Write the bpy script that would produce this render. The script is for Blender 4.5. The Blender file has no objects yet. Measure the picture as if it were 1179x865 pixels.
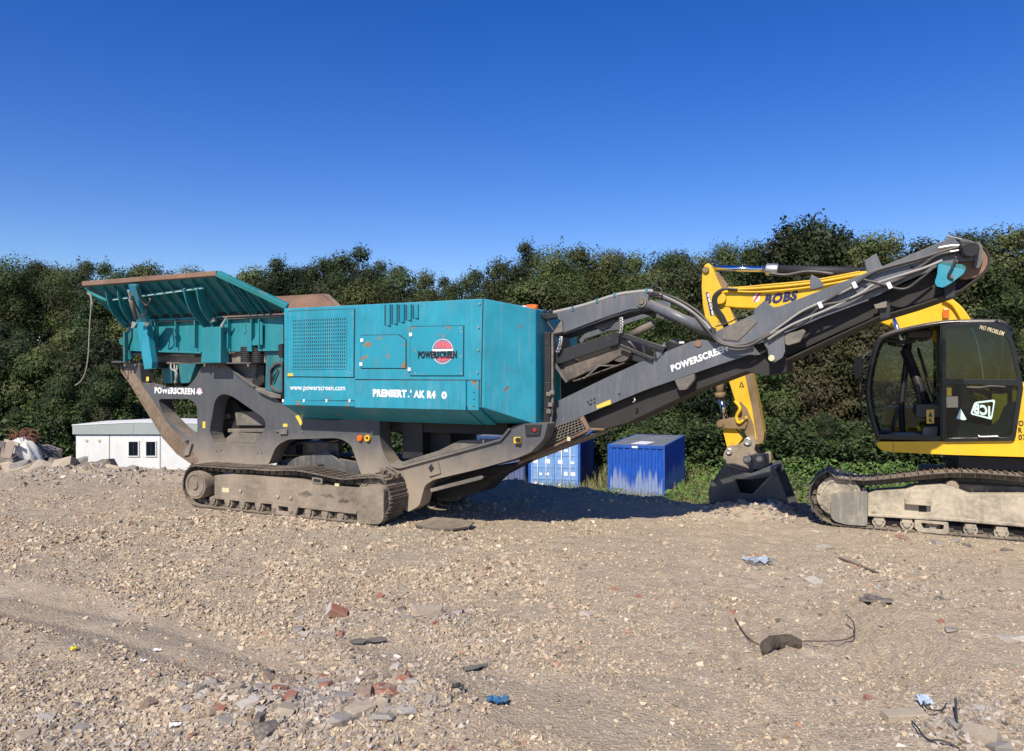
import bpy, bmesh, math, random
import numpy as np
from mathutils import Vector, Matrix
from mathutils.geometry import tessellate_polygon
R = math.radians
rnd = random.Random(7)
scene = bpy.context.scene
COL = scene.collection

# ---------------------------------------------------------------- measuring frame
# survey of the place: eye height, focal length (px of the 1179 px wide picture) -> metres
EYE, FPX, CX, CY = 2.38, 887.0, 589.5, 432.5

class Fr:
    """A vehicle's own frame: s along its length, n across (0 = side towards the viewer), z up."""
    def __init__(self, x, y, ang):
        self.o = (x, y); self.a = R(ang)
        self.u = (math.cos(self.a), math.sin(self.a)); self.n = (-math.sin(self.a), math.cos(self.a))
    def sz(self, px, py, n=0.0):
        bx = self.o[0] + n * self.n[0]; by = self.o[1] + n * self.n[1]
        k = (px - CX) / FPX
        t = (k * by - bx) / (self.u[0] - k * self.u[1])
        D = by + t * self.u[1]
        return (t, EYE + (CY - py) / FPX * D)
    def pt(self, px, py, n=0.0):
        s, z = self.sz(px, py, n)
        return Vector((s, n, z))
    def poly(self, pts, n=0.0):
        return [self.sz(x, y, n) for x, y in pts]

def gxy(px, py, z=0.0):
    D = (EYE - z) * FPX / (py - CY)
    return ((px - CX) / FPX * D, D)

# ---------------------------------------------------------------- mesh builder
def chaikin(p, it=2):
    for _ in range(it):
        q = []
        for i in range(len(p)):
            a, b = p[i], p[(i + 1) % len(p)]
            q.append((a[0] * .75 + b[0] * .25, a[1] * .75 + b[1] * .25))
            q.append((a[0] * .25 + b[0] * .75, a[1] * .25 + b[1] * .75))
        p = q
    return p

def soften(p, r):
    """cut every corner of a polygon at distance r, with a mid point"""
    q = []
    m = len(p)
    for i in range(m):
        a, b, c = Vector(p[i - 1]), Vector(p[i]), Vector(p[(i + 1) % m])
        da, dc = (a - b), (c - b)
        ra = min(r, da.length * .45); rc = min(r, dc.length * .45)
        A = b + da.normalized() * ra; Cc = b + dc.normalized() * rc
        M = (A + Cc) / 2 * .5 + b * .5
        q += [tuple(A), tuple(M), tuple(Cc)]
    return q

class MB:
    def __init__(self):
        self.v = []; self.f = []; self.m = []; self.s = []; self.mi = 0; self.sm = False
    def mat(self, i): self.mi = i; return self
    def _f(self, idx):
        self.f.append(idx); self.m.append(self.mi); self.s.append(self.sm)
    def quadbox(self, P):
        b = len(self.v); self.v += [tuple(p) for p in P]
        for q in ((0, 1, 2, 3), (7, 6, 5, 4), (0, 4, 5, 1), (1, 5, 6, 2), (2, 6, 7, 3), (3, 7, 4, 0)):
            self._f([b + i for i in q])
        return self
    def bb(self, x0, x1, y0, y1, z0, z1):
        return self.quadbox([(x0, y0, z0), (x1, y0, z0), (x1, y1, z0), (x0, y1, z0), (x0, y0, z1), (x1, y0, z1), (x1, y1, z1), (x0, y1, z1)])
    def box(self, c, size, rot=None):
        c = Vector(c); h = Vector(size) / 2; P = []
        for z in (-1, 1):
            for x, y in ((-1, -1), (1, -1), (1, 1), (-1, 1)):
                d = Vector((x * h.x, y * h.y, z * h.z))
                if rot is not None: d = rot @ d
                P.append(c + d)
        return self.quadbox(P)
    def bar(self, a, b, w, h, up=(0, 0, 1)):
        """box beam from a to b, w across, h along up"""
        a, b = Vector(a), Vector(b); d = (b - a); L = d.length; x = d / L
        y = Vector(up).cross(x)
        y = y.normalized() if y.length > 1e-5 else Vector((0, 1, 0))
        z = x.cross(y)
        return self.box((a + b) / 2, (L, w, h), Matrix((x, y, z)).transposed())
    def plate(self, o, U, V, W, poly, holes=()):
        """polygon in the plane (o;U,V), thickened by W"""
        o, U, V, W = Vector(o), Vector(U), Vector(V), Vector(W)
        loops = [list(poly)] + [list(h) for h in holes]
        flat = [p for l in loops for p in l]
        tris = tessellate_polygon([[Vector((p[0], p[1], 0)) for p in l] for l in loops])
        b = len(self.v); N = len(flat)
        for k in (0, 1):
            self.v += [tuple(o + U * p[0] + V * p[1] + W * k) for p in flat]
        for t in tris:
            self._f([b + i for i in t]); self._f([b + N + i for i in reversed(t)])
        off = 0
        for l in loops:
            m = len(l)
            for i in range(m):
                j = (i + 1) % m
                self._f([b + off + i, b + off + j, b + N + off + j, b + N + off + i])
            off += m
        return self
    def prism(self, poly, n0, n1, holes=()):
        return self.plate((0, n0, 0), (1, 0, 0), (0, 0, 1), (0, n1 - n0, 0), poly, holes)
    def cross(self, poly, s0, s1):
        """polygon in (n,z) drawn along s"""
        return self.plate((s0, 0, 0), (0, 1, 0), (0, 0, 1), (s1 - s0, 0, 0), poly)
    def sheet(self, P, th):
        """3-D polygon thickened by the vector th"""
        b = len(self.v); N = len(P); th = Vector(th)
        self.v += [tuple(p) for p in P] + [tuple(Vector(p) + th) for p in P]
        self._f(list(range(b, b + N))); self._f(list(range(b + 2 * N - 1, b + N - 1, -1)))
        for i in range(N):
            j = (i + 1) % N
            self._f([b + i, b + j, b + N + j, b + N + i])
        return self
    def cyl(self, a, b, r0, r1=None, seg=18, caps=True):
        a, b = Vector(a), Vector(b); r1 = r0 if r1 is None else r1
        d = (b - a).normalized(); t = Vector((0, 0, 1)) if abs(d.z) < .9 else Vector((1, 0, 0))
        x = d.cross(t).normalized(); y = d.cross(x); o = len(self.v)
        for c, r in ((a, r0), (b, r1)):
            for i in range(seg):
                w = 2 * math.pi * i / seg
                self.v.append(tuple(c + x * math.cos(w) * r + y * math.sin(w) * r))
        sm = self.sm; self.sm = True
        for i in range(seg):
            j = (i + 1) % seg
            self._f([o + i, o + j, o + seg + j, o + seg + i])
        self.sm = False
        if caps:
            self._f([o + i for i in range(seg)][::-1]); self._f([o + seg + i for i in range(seg)])
        self.sm = sm
        return self
    def tube(self, pts, r, seg=8):
        pts = [Vector(p) for p in pts]; n = len(pts); o = len(self.v)
        rr = r if isinstance(r, (list, tuple)) else [r] * n
        ref = None
        for i, p in enumerate(pts):
            d = (pts[min(i + 1, n - 1)] - pts[max(i - 1, 0)])
            d = d.normalized() if d.length > 1e-9 else Vector((1, 0, 0))
            if ref is None:
                ref = d.orthogonal().normalized()
            x = ref - d * ref.dot(d)
            x = x.normalized() if x.length > 1e-6 else d.orthogonal().normalized()
            ref = x; y = d.cross(x)
            for k in range(seg):
                w = 2 * math.pi * k / seg
                self.v.append(tuple(p + (x * math.cos(w) + y * math.sin(w)) * rr[i]))
        sm = self.sm; self.sm = True
        for i in range(n - 1):
            for k in range(seg):
                l = (k + 1) % seg
                self._f([o + i * seg + k, o + i * seg + l, o + (i + 1) * seg + l, o + (i + 1) * seg + k])
        self.sm = False
        self._f([o + k for k in range(seg)][::-1]); self._f([o + (n - 1) * seg + k for k in range(seg)])
        self.sm = sm
        return self
    def ring(self, c, axis, r0, r1, th, seg=24):
        """flat washer"""
        c, d = Vector(c), Vector(axis).normalized(); x = d.orthogonal().normalized(); y = d.cross(x); o = len(self.v)
        for k in (-.5, .5):
            for r in (r0, r1):
                for i in range(seg):
                    w = 2 * math.pi * i / seg
                    self.v.append(tuple(c + d * th * k + (x * math.cos(w) + y * math.sin(w)) * r))
        for i in range(seg):
            j = (i + 1) % seg
            A, B, Cc, Dd = o, o + seg, o + 2 * seg, o + 3 * seg
            self._f([A + i, A + j, B + j, B + i]); self._f([Cc + i, Dd + i, Dd + j, Cc + j])
            self._f([A + i, Cc + i, Cc + j, A + j]); self._f([B + i, B + j, Dd + j, Dd + i])
        return self
    def build(self, name, mats, parent=None, bevel=0.0, loc=None, seg=2):
        me = bpy.data.meshes.new(name)
        me.from_pydata(self.v, [], self.f)
        if not isinstance(mats, (list, tuple)): mats = [mats]
        for m in mats: me.materials.append(m)
        me.polygons.foreach_set('material_index', self.m)
        me.polygons.foreach_set('use_smooth', self.s)
        bm = bmesh.new(); bm.from_mesh(me)
        bmesh.ops.recalc_face_normals(bm, faces=bm.faces[:])
        bm.to_mesh(me); bm.free()
        me.update()
        o = bpy.data.objects.new(name, me); COL.objects.link(o)
        if parent is not None: o.parent = parent
        if loc is not None: o.location = loc
        if bevel:
            b = o.modifiers.new('bevel', 'BEVEL'); b.width = bevel; b.segments = seg; b.limit_method = 'ANGLE'; b.angle_limit = R(35)
        return o

def spline(pts, n=8):
    """Catmull-Rom through 3-D points"""
    P = [Vector(p) for p in pts]; P = [P[0]] + P + [P[-1]]; out = []
    for i in range(1, len(P) - 2):
        a, b, c, d = P[i - 1:i + 3]
        for k in range(n):
            t = k / n
            out.append(.5 * ((2 * b) + (c - a) * t + (2 * a - 5 * b + 4 * c - d) * t * t + (3 * b - a - 3 * c + d) * t ** 3))
    out.append(P[-2]); return out

def thing(name, label, cat, loc=(0, 0, 0), rotz=0.0, group=None):
    o = bpy.data.objects.new(name, None); COL.objects.link(o)
    o.location = loc; o.rotation_euler = (0, 0, rotz); o.empty_display_size = .3
    return tag(o, label, cat, group)
def tag(o, label=None, cat=None, group=None, kind=None):
    if label: o['label'] = label
    if cat: o['category'] = cat
    if group: o['group'] = group
    if kind: o['kind'] = kind
    return o
def copy_tree(o, parent=None):
    c = o.copy(); COL.objects.link(c)
    if parent is not None: c.parent = parent
    for ch in list(o.children): copy_tree(ch, c)
    return c

def lettering(txt, frame, p0, p1, h, n, material, parent, name='lettering', shear=0.0, thick=.0025, weight=.0, mirror=False, vert=None, drop=()):
    """letters laid on the plane n between two surveyed base-line ends; h = capital height in px"""
    cu = bpy.data.curves.new('lettering', 'FONT'); cu.body = txt; cu.size = 1; cu.offset = weight; cu.space_character = 1 + 2.2 * weight; cu.resolution_u = 3
    ob = bpy.data.objects.new('lettering', cu); COL.objects.link(ob)
    bpy.context.view_layer.update()
    dg = bpy.context.evaluated_depsgraph_get(); ev = ob.evaluated_get(dg); me0 = ev.to_mesh()
    V = [tuple(v.co) for v in me0.vertices]; Fc = [list(p.vertices) for p in me0.polygons]
    ev.to_mesh_clear(); bpy.data.objects.remove(ob); bpy.data.curves.remove(cu)
    x0 = min(v[0] for v in V); x1 = max(v[0] for v in V)
    CAP = .695 + weight
    a = Vector(frame.sz(p0[0], p0[1], n)); b = Vector(frame.sz(p1[0], p1[1], n))
    up = Vector(frame.sz(p0[0], p0[1] - h, n)) - a
    if vert is None:
        d = (b - a).normalized(); up = Vector((-d.y, d.x)) * up.length
    mb = MB()
    def m(v, k):
        t = (v[0] - x0) / (x1 - x0); y = v[1] / CAP
        if mirror: t = 1 - t
        q = a + (b - a) * t + up * y + (b - a).normalized() * (y * shear * up.length)
        return (q.x, n - thick * k, q.y)
    mb.v = [m(v, 1) for v in V]
    for f in Fc: mb._f(f)
    o = mb.build(name, material, parent)
    so = o.modifiers.new('thickness', 'SOLIDIFY'); so.thickness = thick * .8; so.offset = -1 if not mirror else 1
    return o

SPLIT = {'wall_stiffener', 'mount_flange', 'hose_strap', 'drum_scraper', 'pivot_pin', 'panel_joint', 'warning_label', 'hose_clamp', 'bucket_ear', 'cross_member', 'wall_plug', 'boom_pipe', 'plate_tag', 'spring_seat'}
def split_pieces():
    """every separate piece of these parts becomes a part object of its own"""
    for o in list(bpy.data.objects):
        if o.type != 'MESH' or o.name.split('.')[0] not in SPLIT: continue
        me = o.data; n = len(me.vertices); par = list(range(n))
        def find(a):
            while par[a] != a: par[a] = par[par[a]]; a = par[a]
            return a
        for p in me.polygons:
            v = p.vertices; r = find(v[0])
            for w in v[1:]: par[find(w)] = r
        isl = {}
        for p in me.polygons: isl.setdefault(find(p.vertices[0]), []).append(p)
        if len(isl) < 2: continue
        first = True
        for polys in isl.values():
            ids = sorted({i for p in polys for i in p.vertices}); mp = {i: k for k, i in enumerate(ids)}
            m2 = bpy.data.meshes.new(o.name.split('.')[0]); m2.from_pydata([me.vertices[i].co for i in ids], [], [[mp[i] for i in p.vertices] for p in polys])
            for mt in me.materials: m2.materials.append(mt)
            m2.polygons.foreach_set('material_index', [p.material_index for p in polys]); m2.polygons.foreach_set('use_smooth', [p.use_smooth for p in polys]); m2.update()
            if first: keep = m2; first = False
            else:
                c = o.copy(); c.data = m2; COL.objects.link(c)
        o.data = keep
# ---------------------------------------------------------------- materials
def nt(name):
    m = bpy.data.materials.new(name); m.use_nodes = True
    t = m.node_tree; t.nodes.clear()
    out = t.nodes.new('ShaderNodeOutputMaterial'); b = t.nodes.new('ShaderNodeBsdfPrincipled')
    t.links.new(b.outputs[0], out.inputs[0])
    return m, t, b, out
def N(t, typ, **kw):
    n = t.nodes.new(typ)
    for k, v in kw.items():
        if k in n.inputs: n.inputs[k].default_value = v
        else: setattr(n, k, v)
    return n
def noise(t, vec, scale, detail=5, rough=.6, w=None):
    n = N(t, 'ShaderNodeTexNoise', Scale=scale, Detail=detail, Roughness=rough)
    t.links.new(vec, n.inputs['Vector']); return n.outputs['Fac']
def ramp(t, fac, p0, p1, v0=0.0, v1=1.0):
    n = N(t, 'ShaderNodeMapRange'); n.inputs['From Min'].default_value = p0; n.inputs['From Max'].default_value = p1
    n.inputs['To Min'].default_value = v0; n.inputs['To Max'].default_value = v1
    t.links.new(fac, n.inputs['Value']); return n.outputs[0]
def mth(t, op, a, b):
    n = N(t, 'ShaderNodeMath', operation=op)
    for i, x in enumerate((a, b)):
        if isinstance(x, (int, float)): n.inputs[i].default_value = x
        else: t.links.new(x, n.inputs[i])
    n.use_clamp = False; return n.outputs[0]
def mix(t, fac, a, b, blend='MIX'):
    n = N(t, 'ShaderNodeMix', data_type='RGBA', blend_type=blend)
    for sock, x in ((n.inputs[0], fac), (n.inputs[6], a), (n.inputs[7], b)):
        if isinstance(x, (int, float)): sock.default_value = x
        elif isinstance(x, (tuple, list)): sock.default_value = (*x, 1) if len(x) == 3 else x
        else: t.links.new(x, sock)
    return n.outputs[2]
def objvec(t, scale=(1, 1, 1), obj=True):
    c = N(t, 'ShaderNodeTexCoord'); mp = N(t, 'ShaderNodeMapping'); mp.inputs['Scale'].default_value = scale
    t.links.new(c.outputs['Object'], mp.inputs['Vector']); return mp.outputs[0]
def bump(t, b, h, strength=.3, dist=.01):
    n = N(t, 'ShaderNodeBump', Strength=strength, Distance=dist)
    t.links.new(h, n.inputs['Height']); t.links.new(n.outputs[0], b.inputs['Normal'])

DUST = (.36, .29, .215)
RUST = (.16, .06, .025)
def paint(name, col, rough=.45, metal=0.0, var=.12, dust=.0, up=.0, mud=None, rust=0.0, rust_scale=3.0, streak=0.0, dustcol=DUST, scratch=0.0, bmp=.15, rustcol=RUST, spec=.5, fade=None, wavy=.0):
    """painted / worn metal: colour variation, dust patches and dust lying on upward faces, mud up to a height, rust patches, rain streaks"""
    m, t, b, o = nt(name); v = objvec(t)
    c = mix(t, ramp(t, noise(t, v, 1.7, 6, .65), .3, .7), tuple(x * (1 - var) for x in col), tuple(min(1, x * (1 + var)) for x in col))
    rg = None
    if scratch:
        vs = objvec(t, (9, 9, 40)); f = ramp(t, noise(t, vs, 3, 4, .7), .66 - .1 * scratch, .74, 0, .55)
        c = mix(t, f, c, tuple(min(1, x * 1.5 + .06) for x in col))
    d = None
    if streak:
        vs = objvec(t, (7, 7, .7)); f = ramp(t, noise(t, vs, 2.2, 5, .7), .5, .78, 0, streak)
        c = mix(t, f, c, dustcol)
    if dust:
        n1 = noise(t, v, 1.1, 8, .72); n2 = noise(t, v, 14, 4, .6)
        d = ramp(t, mth(t, 'ADD', mth(t, 'MULTIPLY', n1, .75), mth(t, 'MULTIPLY', n2, .25)), .62 - .35 * dust, .74 - .2 * dust, 0, min(.95, .35 + .6 * dust))
        c = mix(t, d, c, dustcol)
    if up:
        g = N(t, 'ShaderNodeNewGeometry'); sp = N(t, 'ShaderNodeSeparateXYZ'); t.links.new(g.outputs['Normal'], sp.inputs[0])
        f = mth(t, 'MULTIPLY', ramp(t, sp.outputs[2], .35, .9, 0, up), ramp(t, noise(t, v, 5, 5, .6), .25, .55, .35, 1))
        c = mix(t, f, c, dustcol)
    if mud:
        sp = N(t, 'ShaderNodeSeparateXYZ'); t.links.new(v, sp.inputs[0])
        hgt = mth(t, 'ADD', sp.outputs[2], mth(t, 'MULTIPLY', noise(t, v, 2.3, 6, .7), .7))
        f = ramp(t, hgt, mud[0] + .35, mud[1] + .35, mud[2], 0)
        c = mix(t, f, c, dustcol)
    if fade:
        sp = N(t, 'ShaderNodeSeparateXYZ'); t.links.new(v, sp.inputs[0]); vs = objvec(t, (3.2, 3.2, .25))
        f = ramp(t, mth(t, 'SUBTRACT', mth(t, 'MULTIPLY', noise(t, vs, 2.0, 4, .6), fade[1]), sp.outputs[2]), -.05, .35, 0, fade[0])
        c = mix(t, f, c, dustcol)
    if rust:
        f = ramp(t, noise(t, v, rust_scale, 6, .62), .72 - .25 * rust, .76 - .22 * rust)
        c = mix(t, f, c, mix(t, noise(t, v, 22, 3), rustcol, tuple(x * 2.0 for x in rustcol)))
    t.links.new(c, b.inputs['Base Color'])
    b.inputs['Metallic'].default_value = metal
    b.inputs['Specular IOR Level'].default_value = spec
    rr = ramp(t, noise(t, v, 3, 5), .3, .7, max(.05, rough - .12), min(1, rough + .15)); t.links.new(rr, b.inputs['Roughness'])
    if bmp and not wavy: bump(t, b, noise(t, v, 9, 5, .65), bmp, .012)
    if wavy: bump(t, b, mth(t, 'ADD', mth(t, 'MULTIPLY', noise(t, v, 9, 5, .65), .12), noise(t, objvec(t, (1, 1, .6)), 1.6, 2, .4)), wavy, .05)
    return m

def plain(name, col, rough=.6, metal=0.0, var=.15, scale=8.0, emis=None, bmp=.2, dist=.01):
    m, t, b, o = nt(name); v = objvec(t)
    c = mix(t, noise(t, v, scale, 5), tuple(x * (1 - var) for x in col), tuple(min(1, x * (1 + var)) for x in col))
    t.links.new(c, b.inputs['Base Color']); b.inputs['Roughness'].default_value = rough; b.inputs['Metallic'].default_value = metal
    if bmp: bump(t, b, noise(t, v, scale * 3, 4, .65), bmp, dist)
    return m

M = {}
TEAL = (.018, .262, .36)
M['teal'] = paint('teal_paint', TEAL, .42, var=.2, up=.25, streak=.24, rust=.24, rust_scale=7, scratch=.15, dust=.0, bmp=.06, wavy=.22)
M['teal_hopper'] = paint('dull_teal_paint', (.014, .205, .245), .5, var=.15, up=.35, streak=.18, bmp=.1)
M['teal_worn_shade'] = paint('worn_shaded_teal_paint', (.011, .145, .17), .55, var=.2, up=.5, streak=.3, rust=.12, rust_scale=2.4, bmp=.12)  # worn paint, also darkened to carry the shade under the hopper wing
M['teal_rusted'] = paint('chipped_teal_paint', TEAL, .45, var=.1, rust=.64, rust_scale=5.0, bmp=.1, rustcol=(.20, .095, .04))
M['teal_chip'] = paint('lightly_chipped_teal_paint', TEAL, .4, var=.1, rust=.55, rust_scale=4.6, bmp=.08, rustcol=(.20, .095, .04))
M['rim'] = paint('rusty_rim_steel', (.20, .12, .08), .7, var=.35, up=.3, rust=.35, rust_scale=1.6, bmp=.4)
M['rim_teal'] = paint('scuffed_teal_rail', (.02, .22, .24), .55, var=.25, rust=.45, rust_scale=1.3, bmp=.3, rustcol=(.22, .13, .08))
M['liner'] = paint('rust_brown_liner', (.17, .085, .05), .75, var=.35, up=.2, bmp=.3)
GREY = (.062, .066, .074)
M['grey'] = paint('slate_grey_paint', (.078, .082, .09), .42, var=.16, up=.55, streak=.12, mud=(.6, 1.4, .88), bmp=.1, scratch=.2, dust=.06)
M['grey_clean'] = paint('slate_grey_conveyor_paint', (.105, .114, .13), .42, var=.18, up=.6, streak=.28, dust=.10, bmp=.1, scratch=.35)
M['grey_dusty'] = paint('dusty_grey_paint', (.08, .082, .085), .6, var=.2, up=.7, dust=.35, streak=.5, bmp=.2)
M['black'] = paint('black_steel', (.018, .018, .02), .5, var=.3, up=.4, dust=.1, bmp=.15)
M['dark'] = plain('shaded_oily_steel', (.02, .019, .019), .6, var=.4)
M['rubber'] = plain('black_rubber', (.022, .022, .023), .65, var=.3, bmp=.1)
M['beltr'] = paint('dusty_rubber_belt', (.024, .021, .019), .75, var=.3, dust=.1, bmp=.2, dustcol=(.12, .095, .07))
M['hose'] = paint('hydraulic_hose', (.03, .03, .032), .45, var=.2, up=.6, dust=.1, bmp=0)
M['hose_grey'] = plain('grey_hose', (.30, .29, .27), .5, var=.15, bmp=0)
M['muddy'] = paint('mud_caked_steel', (.14, .118, .09), .8, var=.3, up=.6, dust=.72, bmp=.7)
M['frame_brown'] = paint('scuffed_brown_dirt_on_steel', (.15, .105, .07), .75, var=.3, dust=.45, rust=.15, bmp=.3)
M['muddy_dark'] = paint('muddy_track_steel', (.085, .07, .058), .65, var=.35, up=.7, dust=.42, bmp=.5)
M['cover_grey'] = paint('streaked_grey_cover', (.19, .175, .15), .8, var=.2, up=.4, streak=.75, dust=.3, bmp=.4, dustcol=(.45, .40, .31))
M['pale_mud'] = paint('pale_dried_mud_on_steel', (.13, .115, .095), .85, var=.3, up=.5, dust=.70, streak=.35, bmp=.8, rust=.24, rust_scale=1.7, rustcol=(.11, .09, .07), dustcol=(.60, .52, .385))
M['dusty_steel'] = paint('dusty_steel', (.13, .12, .105), .75, var=.25, up=.6, dust=.5, bmp=.4)
M['silver'] = plain('bright_pin_steel', (.55, .53, .5), .35, .8, var=.2, bmp=.05)
M['chrome'] = plain('chrome_rod', (.75, .77, .8), .12, 1.0, var=.05, bmp=0)
M['white'] = plain('white_letter_film', (.80, .80, .80), .5, var=.04, bmp=0)
M['white_worn'] = paint('worn_white_letter_film', (.78, .78, .77), .55, var=.08, dust=.22, bmp=0, dustcol=(.12, .13, .14))
M['black_film'] = plain('black_letter_film', (.008, .012, .016), .5, var=.1, bmp=0)
M['pink_film'] = plain('faded_red_film', (.62, .13, .17), .5, var=.25, scale=30, bmp=0)
M['pinkpale'] = plain('pale_pink_film', (.70, .48, .55), .5, var=.1, bmp=0)
M['yellow_tag'] = paint('yellow_warning_label', (.72, .50, .07), .6, var=.12, dust=.12, bmp=0)
M['cream_tag'] = plain('cream_label', (.62, .55, .33), .6, var=.08, bmp=0)
M['amber'] = plain('amber_lens', (.75, .14, .012), .18, var=.05, bmp=0)
M['yellow'] = paint('excavator_yellow_paint', (.76, .465, .013), .42, var=.12, up=.4, streak=.2, rust=.16, rust_scale=4, bmp=.05, dustcol=(.4, .27, .12))
M['yellow_worn'] = paint('worn_yellow_paint', (.72, .44, .016), .5, var=.14, up=.3, streak=.4, rust=.26, rust_scale=3.5, bmp=.15, dustcol=(.30, .21, .11), rustcol=(.15, .08, .035))
M['arm_brown'] = paint('muddy_arm_steel', (.20, .135, .07), .75, var=.4, up=.3, dust=.35, rust=.3, rust_scale=4, bmp=.3, dustcol=(.28, .2, .12))
M['bucket'] = paint('worn_bucket_steel', (.085, .085, .088), .5, metal=.3, var=.35, up=.4, dust=.15, bmp=.3, dustcol=(.25, .2, .15))
M['cab_black'] = paint('black_cab_paint', (.010, .010, .011), .28, var=.2, up=.5, bmp=.03)
M['cabin_trim'] = plain('grey_cab_plastic', (.05, .05, .052), .6, var=.2, bmp=.1)
M['navy_film'] = plain('navy_letter_film', (.012, .014, .09), .45, var=.1, bmp=0)
M['red_film'] = plain('red_film', (.60, .05, .03), .5, var=.1, bmp=0)
M['mint'] = plain('pale_mint_film', (.55, .72, .66), .5, var=.05, bmp=0)
M['blue_cloth'] = plain('blue_cloth', (.02, .10, .35), .8, var=.3)

def glass(name, tint, refl=.08):
    m, t, b, out = nt(name); t.nodes.remove(b)
    tr = N(t, 'ShaderNodeBsdfTransparent', Color=(*tint, 1)); gl = N(t, 'ShaderNodeBsdfGlossy', Roughness=.03, Color=(1, 1, 1, 1))
    fr = N(t, 'ShaderNodeLayerWeight', Blend=.5); mx = N(t, 'ShaderNodeMixShader')
    f = mth(t, 'ADD', mth(t, 'MULTIPLY', mth(t, 'POWER', fr.outputs['Facing'], 4.0), .6), .03)
    df = N(t, 'ShaderNodeBsdfDiffuse', Color=(.35, .33, .29, 1)); m2 = N(t, 'ShaderNodeMixShader')
    v = objvec(t); t.links.new(ramp(t, noise(t, v, 2.5, 6, .7), .45, .85, .0, .035), m2.inputs[0])
    t.links.new(f, mx.inputs[0]); t.links.new(tr.outputs[0], mx.inputs[1]); t.links.new(gl.outputs[0], mx.inputs[2])
    t.links.new(mx.outputs[0], m2.inputs[1]); t.links.new(df.outputs[0], m2.inputs[2])
    t.links.new(m2.outputs[0], out.inputs[0]); return m
M['glass'] = glass('tinted_cab_glass', (.50, .58, .56))
M['window_glass'] = plain('dark_window_glass', (.008, .012, .02), .06, var=.1, bmp=0)

def leafmat(name, tint=(1, 1, 1)):
    m, t, b, out = nt(name)
    a = N(t, 'ShaderNodeVertexColor', layer_name='Col')
    oi = N(t, 'ShaderNodeObjectInfo')
    c = mix(t, 1.0, a.outputs['Color'], tint, 'MULTIPLY')
    c2 = N(t, 'ShaderNodeHueSaturation'); t.links.new(c, c2.inputs['Color'])
    t.links.new(ramp(t, oi.outputs['Random'], 0, 1, .49, .53), c2.inputs['Hue'])
    t.links.new(ramp(t, mth(t, 'FRACT', mth(t, 'MULTIPLY', oi.outputs['Random'], 7.31), 0), 0, 1, .62, 1.6), c2.inputs['Value'])
    t.links.new(c2.outputs[0], b.inputs['Base Color']); b.inputs['Roughness'].default_value = .55
    b.inputs['Specular IOR Level'].default_value = .18
    tl = N(t, 'ShaderNodeBsdfTranslucent'); t.links.new(c2.outputs[0], tl.inputs['Color'])
    mx = N(t, 'ShaderNodeMixShader'); mx.inputs[0].default_value = .22
    t.links.new(b.outputs[0], mx.inputs[1]); t.links.new(tl.outputs[0], mx.inputs[2]); t.links.new(mx.outputs[0], out.inputs[0])
    return m
M['leaf'] = leafmat('tree_leaf')
M['bark'] = plain('bark', (.07, .055, .042), .9, var=.35, scale=6, bmp=.6)
M['grassblade'] = leafmat('grass_blade')

def stonemat(name, col, var=.25):
    m, t, b, o = nt(name); v = objvec(t)
    oi = N(t, 'ShaderNodeObjectInfo')
    c = mix(t, ramp(t, noise(t, v, 4, 6, .7), .3, .7), tuple(x * (1 - var) for x in col), tuple(min(1, x * (1 + var)) for x in col))
    c = mix(t, ramp(t, noise(t, v, 2.2, 5, .6), .42, .66, .1, .7), c, DUST)
    t.links.new(c, b.inputs['Base Color']); b.inputs['Roughness'].default_value = .9
    bump(t, b, noise(t, v, 20, 6, .7), .5, .02)
    return m
M['st_grey'] = stonemat('grey_concrete', (.29, .275, .25)); M['st_beige'] = stonemat('beige_stone', (.42, .35, .26))
M['st_red'] = stonemat('red_brick', (.33, .105, .06)); M['st_dark'] = stonemat('dark_stone', (.10, .095, .09)); M['st_white'] = stonemat('pale_plaster', (.52, .48, .42))
M['st_brown'] = stonemat('brown_stone', (.27, .18, .13))
# ---------------------------------------------------------------- the crusher
K = Fr(-1.9, 12.0, -26)
crusher = thing('jaw_crusher', 'teal and slate grey tracked jaw crusher with hopper and long raised discharge conveyor', 'crusher', (-1.9, 12.0, 0), R(-26))
W = 2.9

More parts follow.
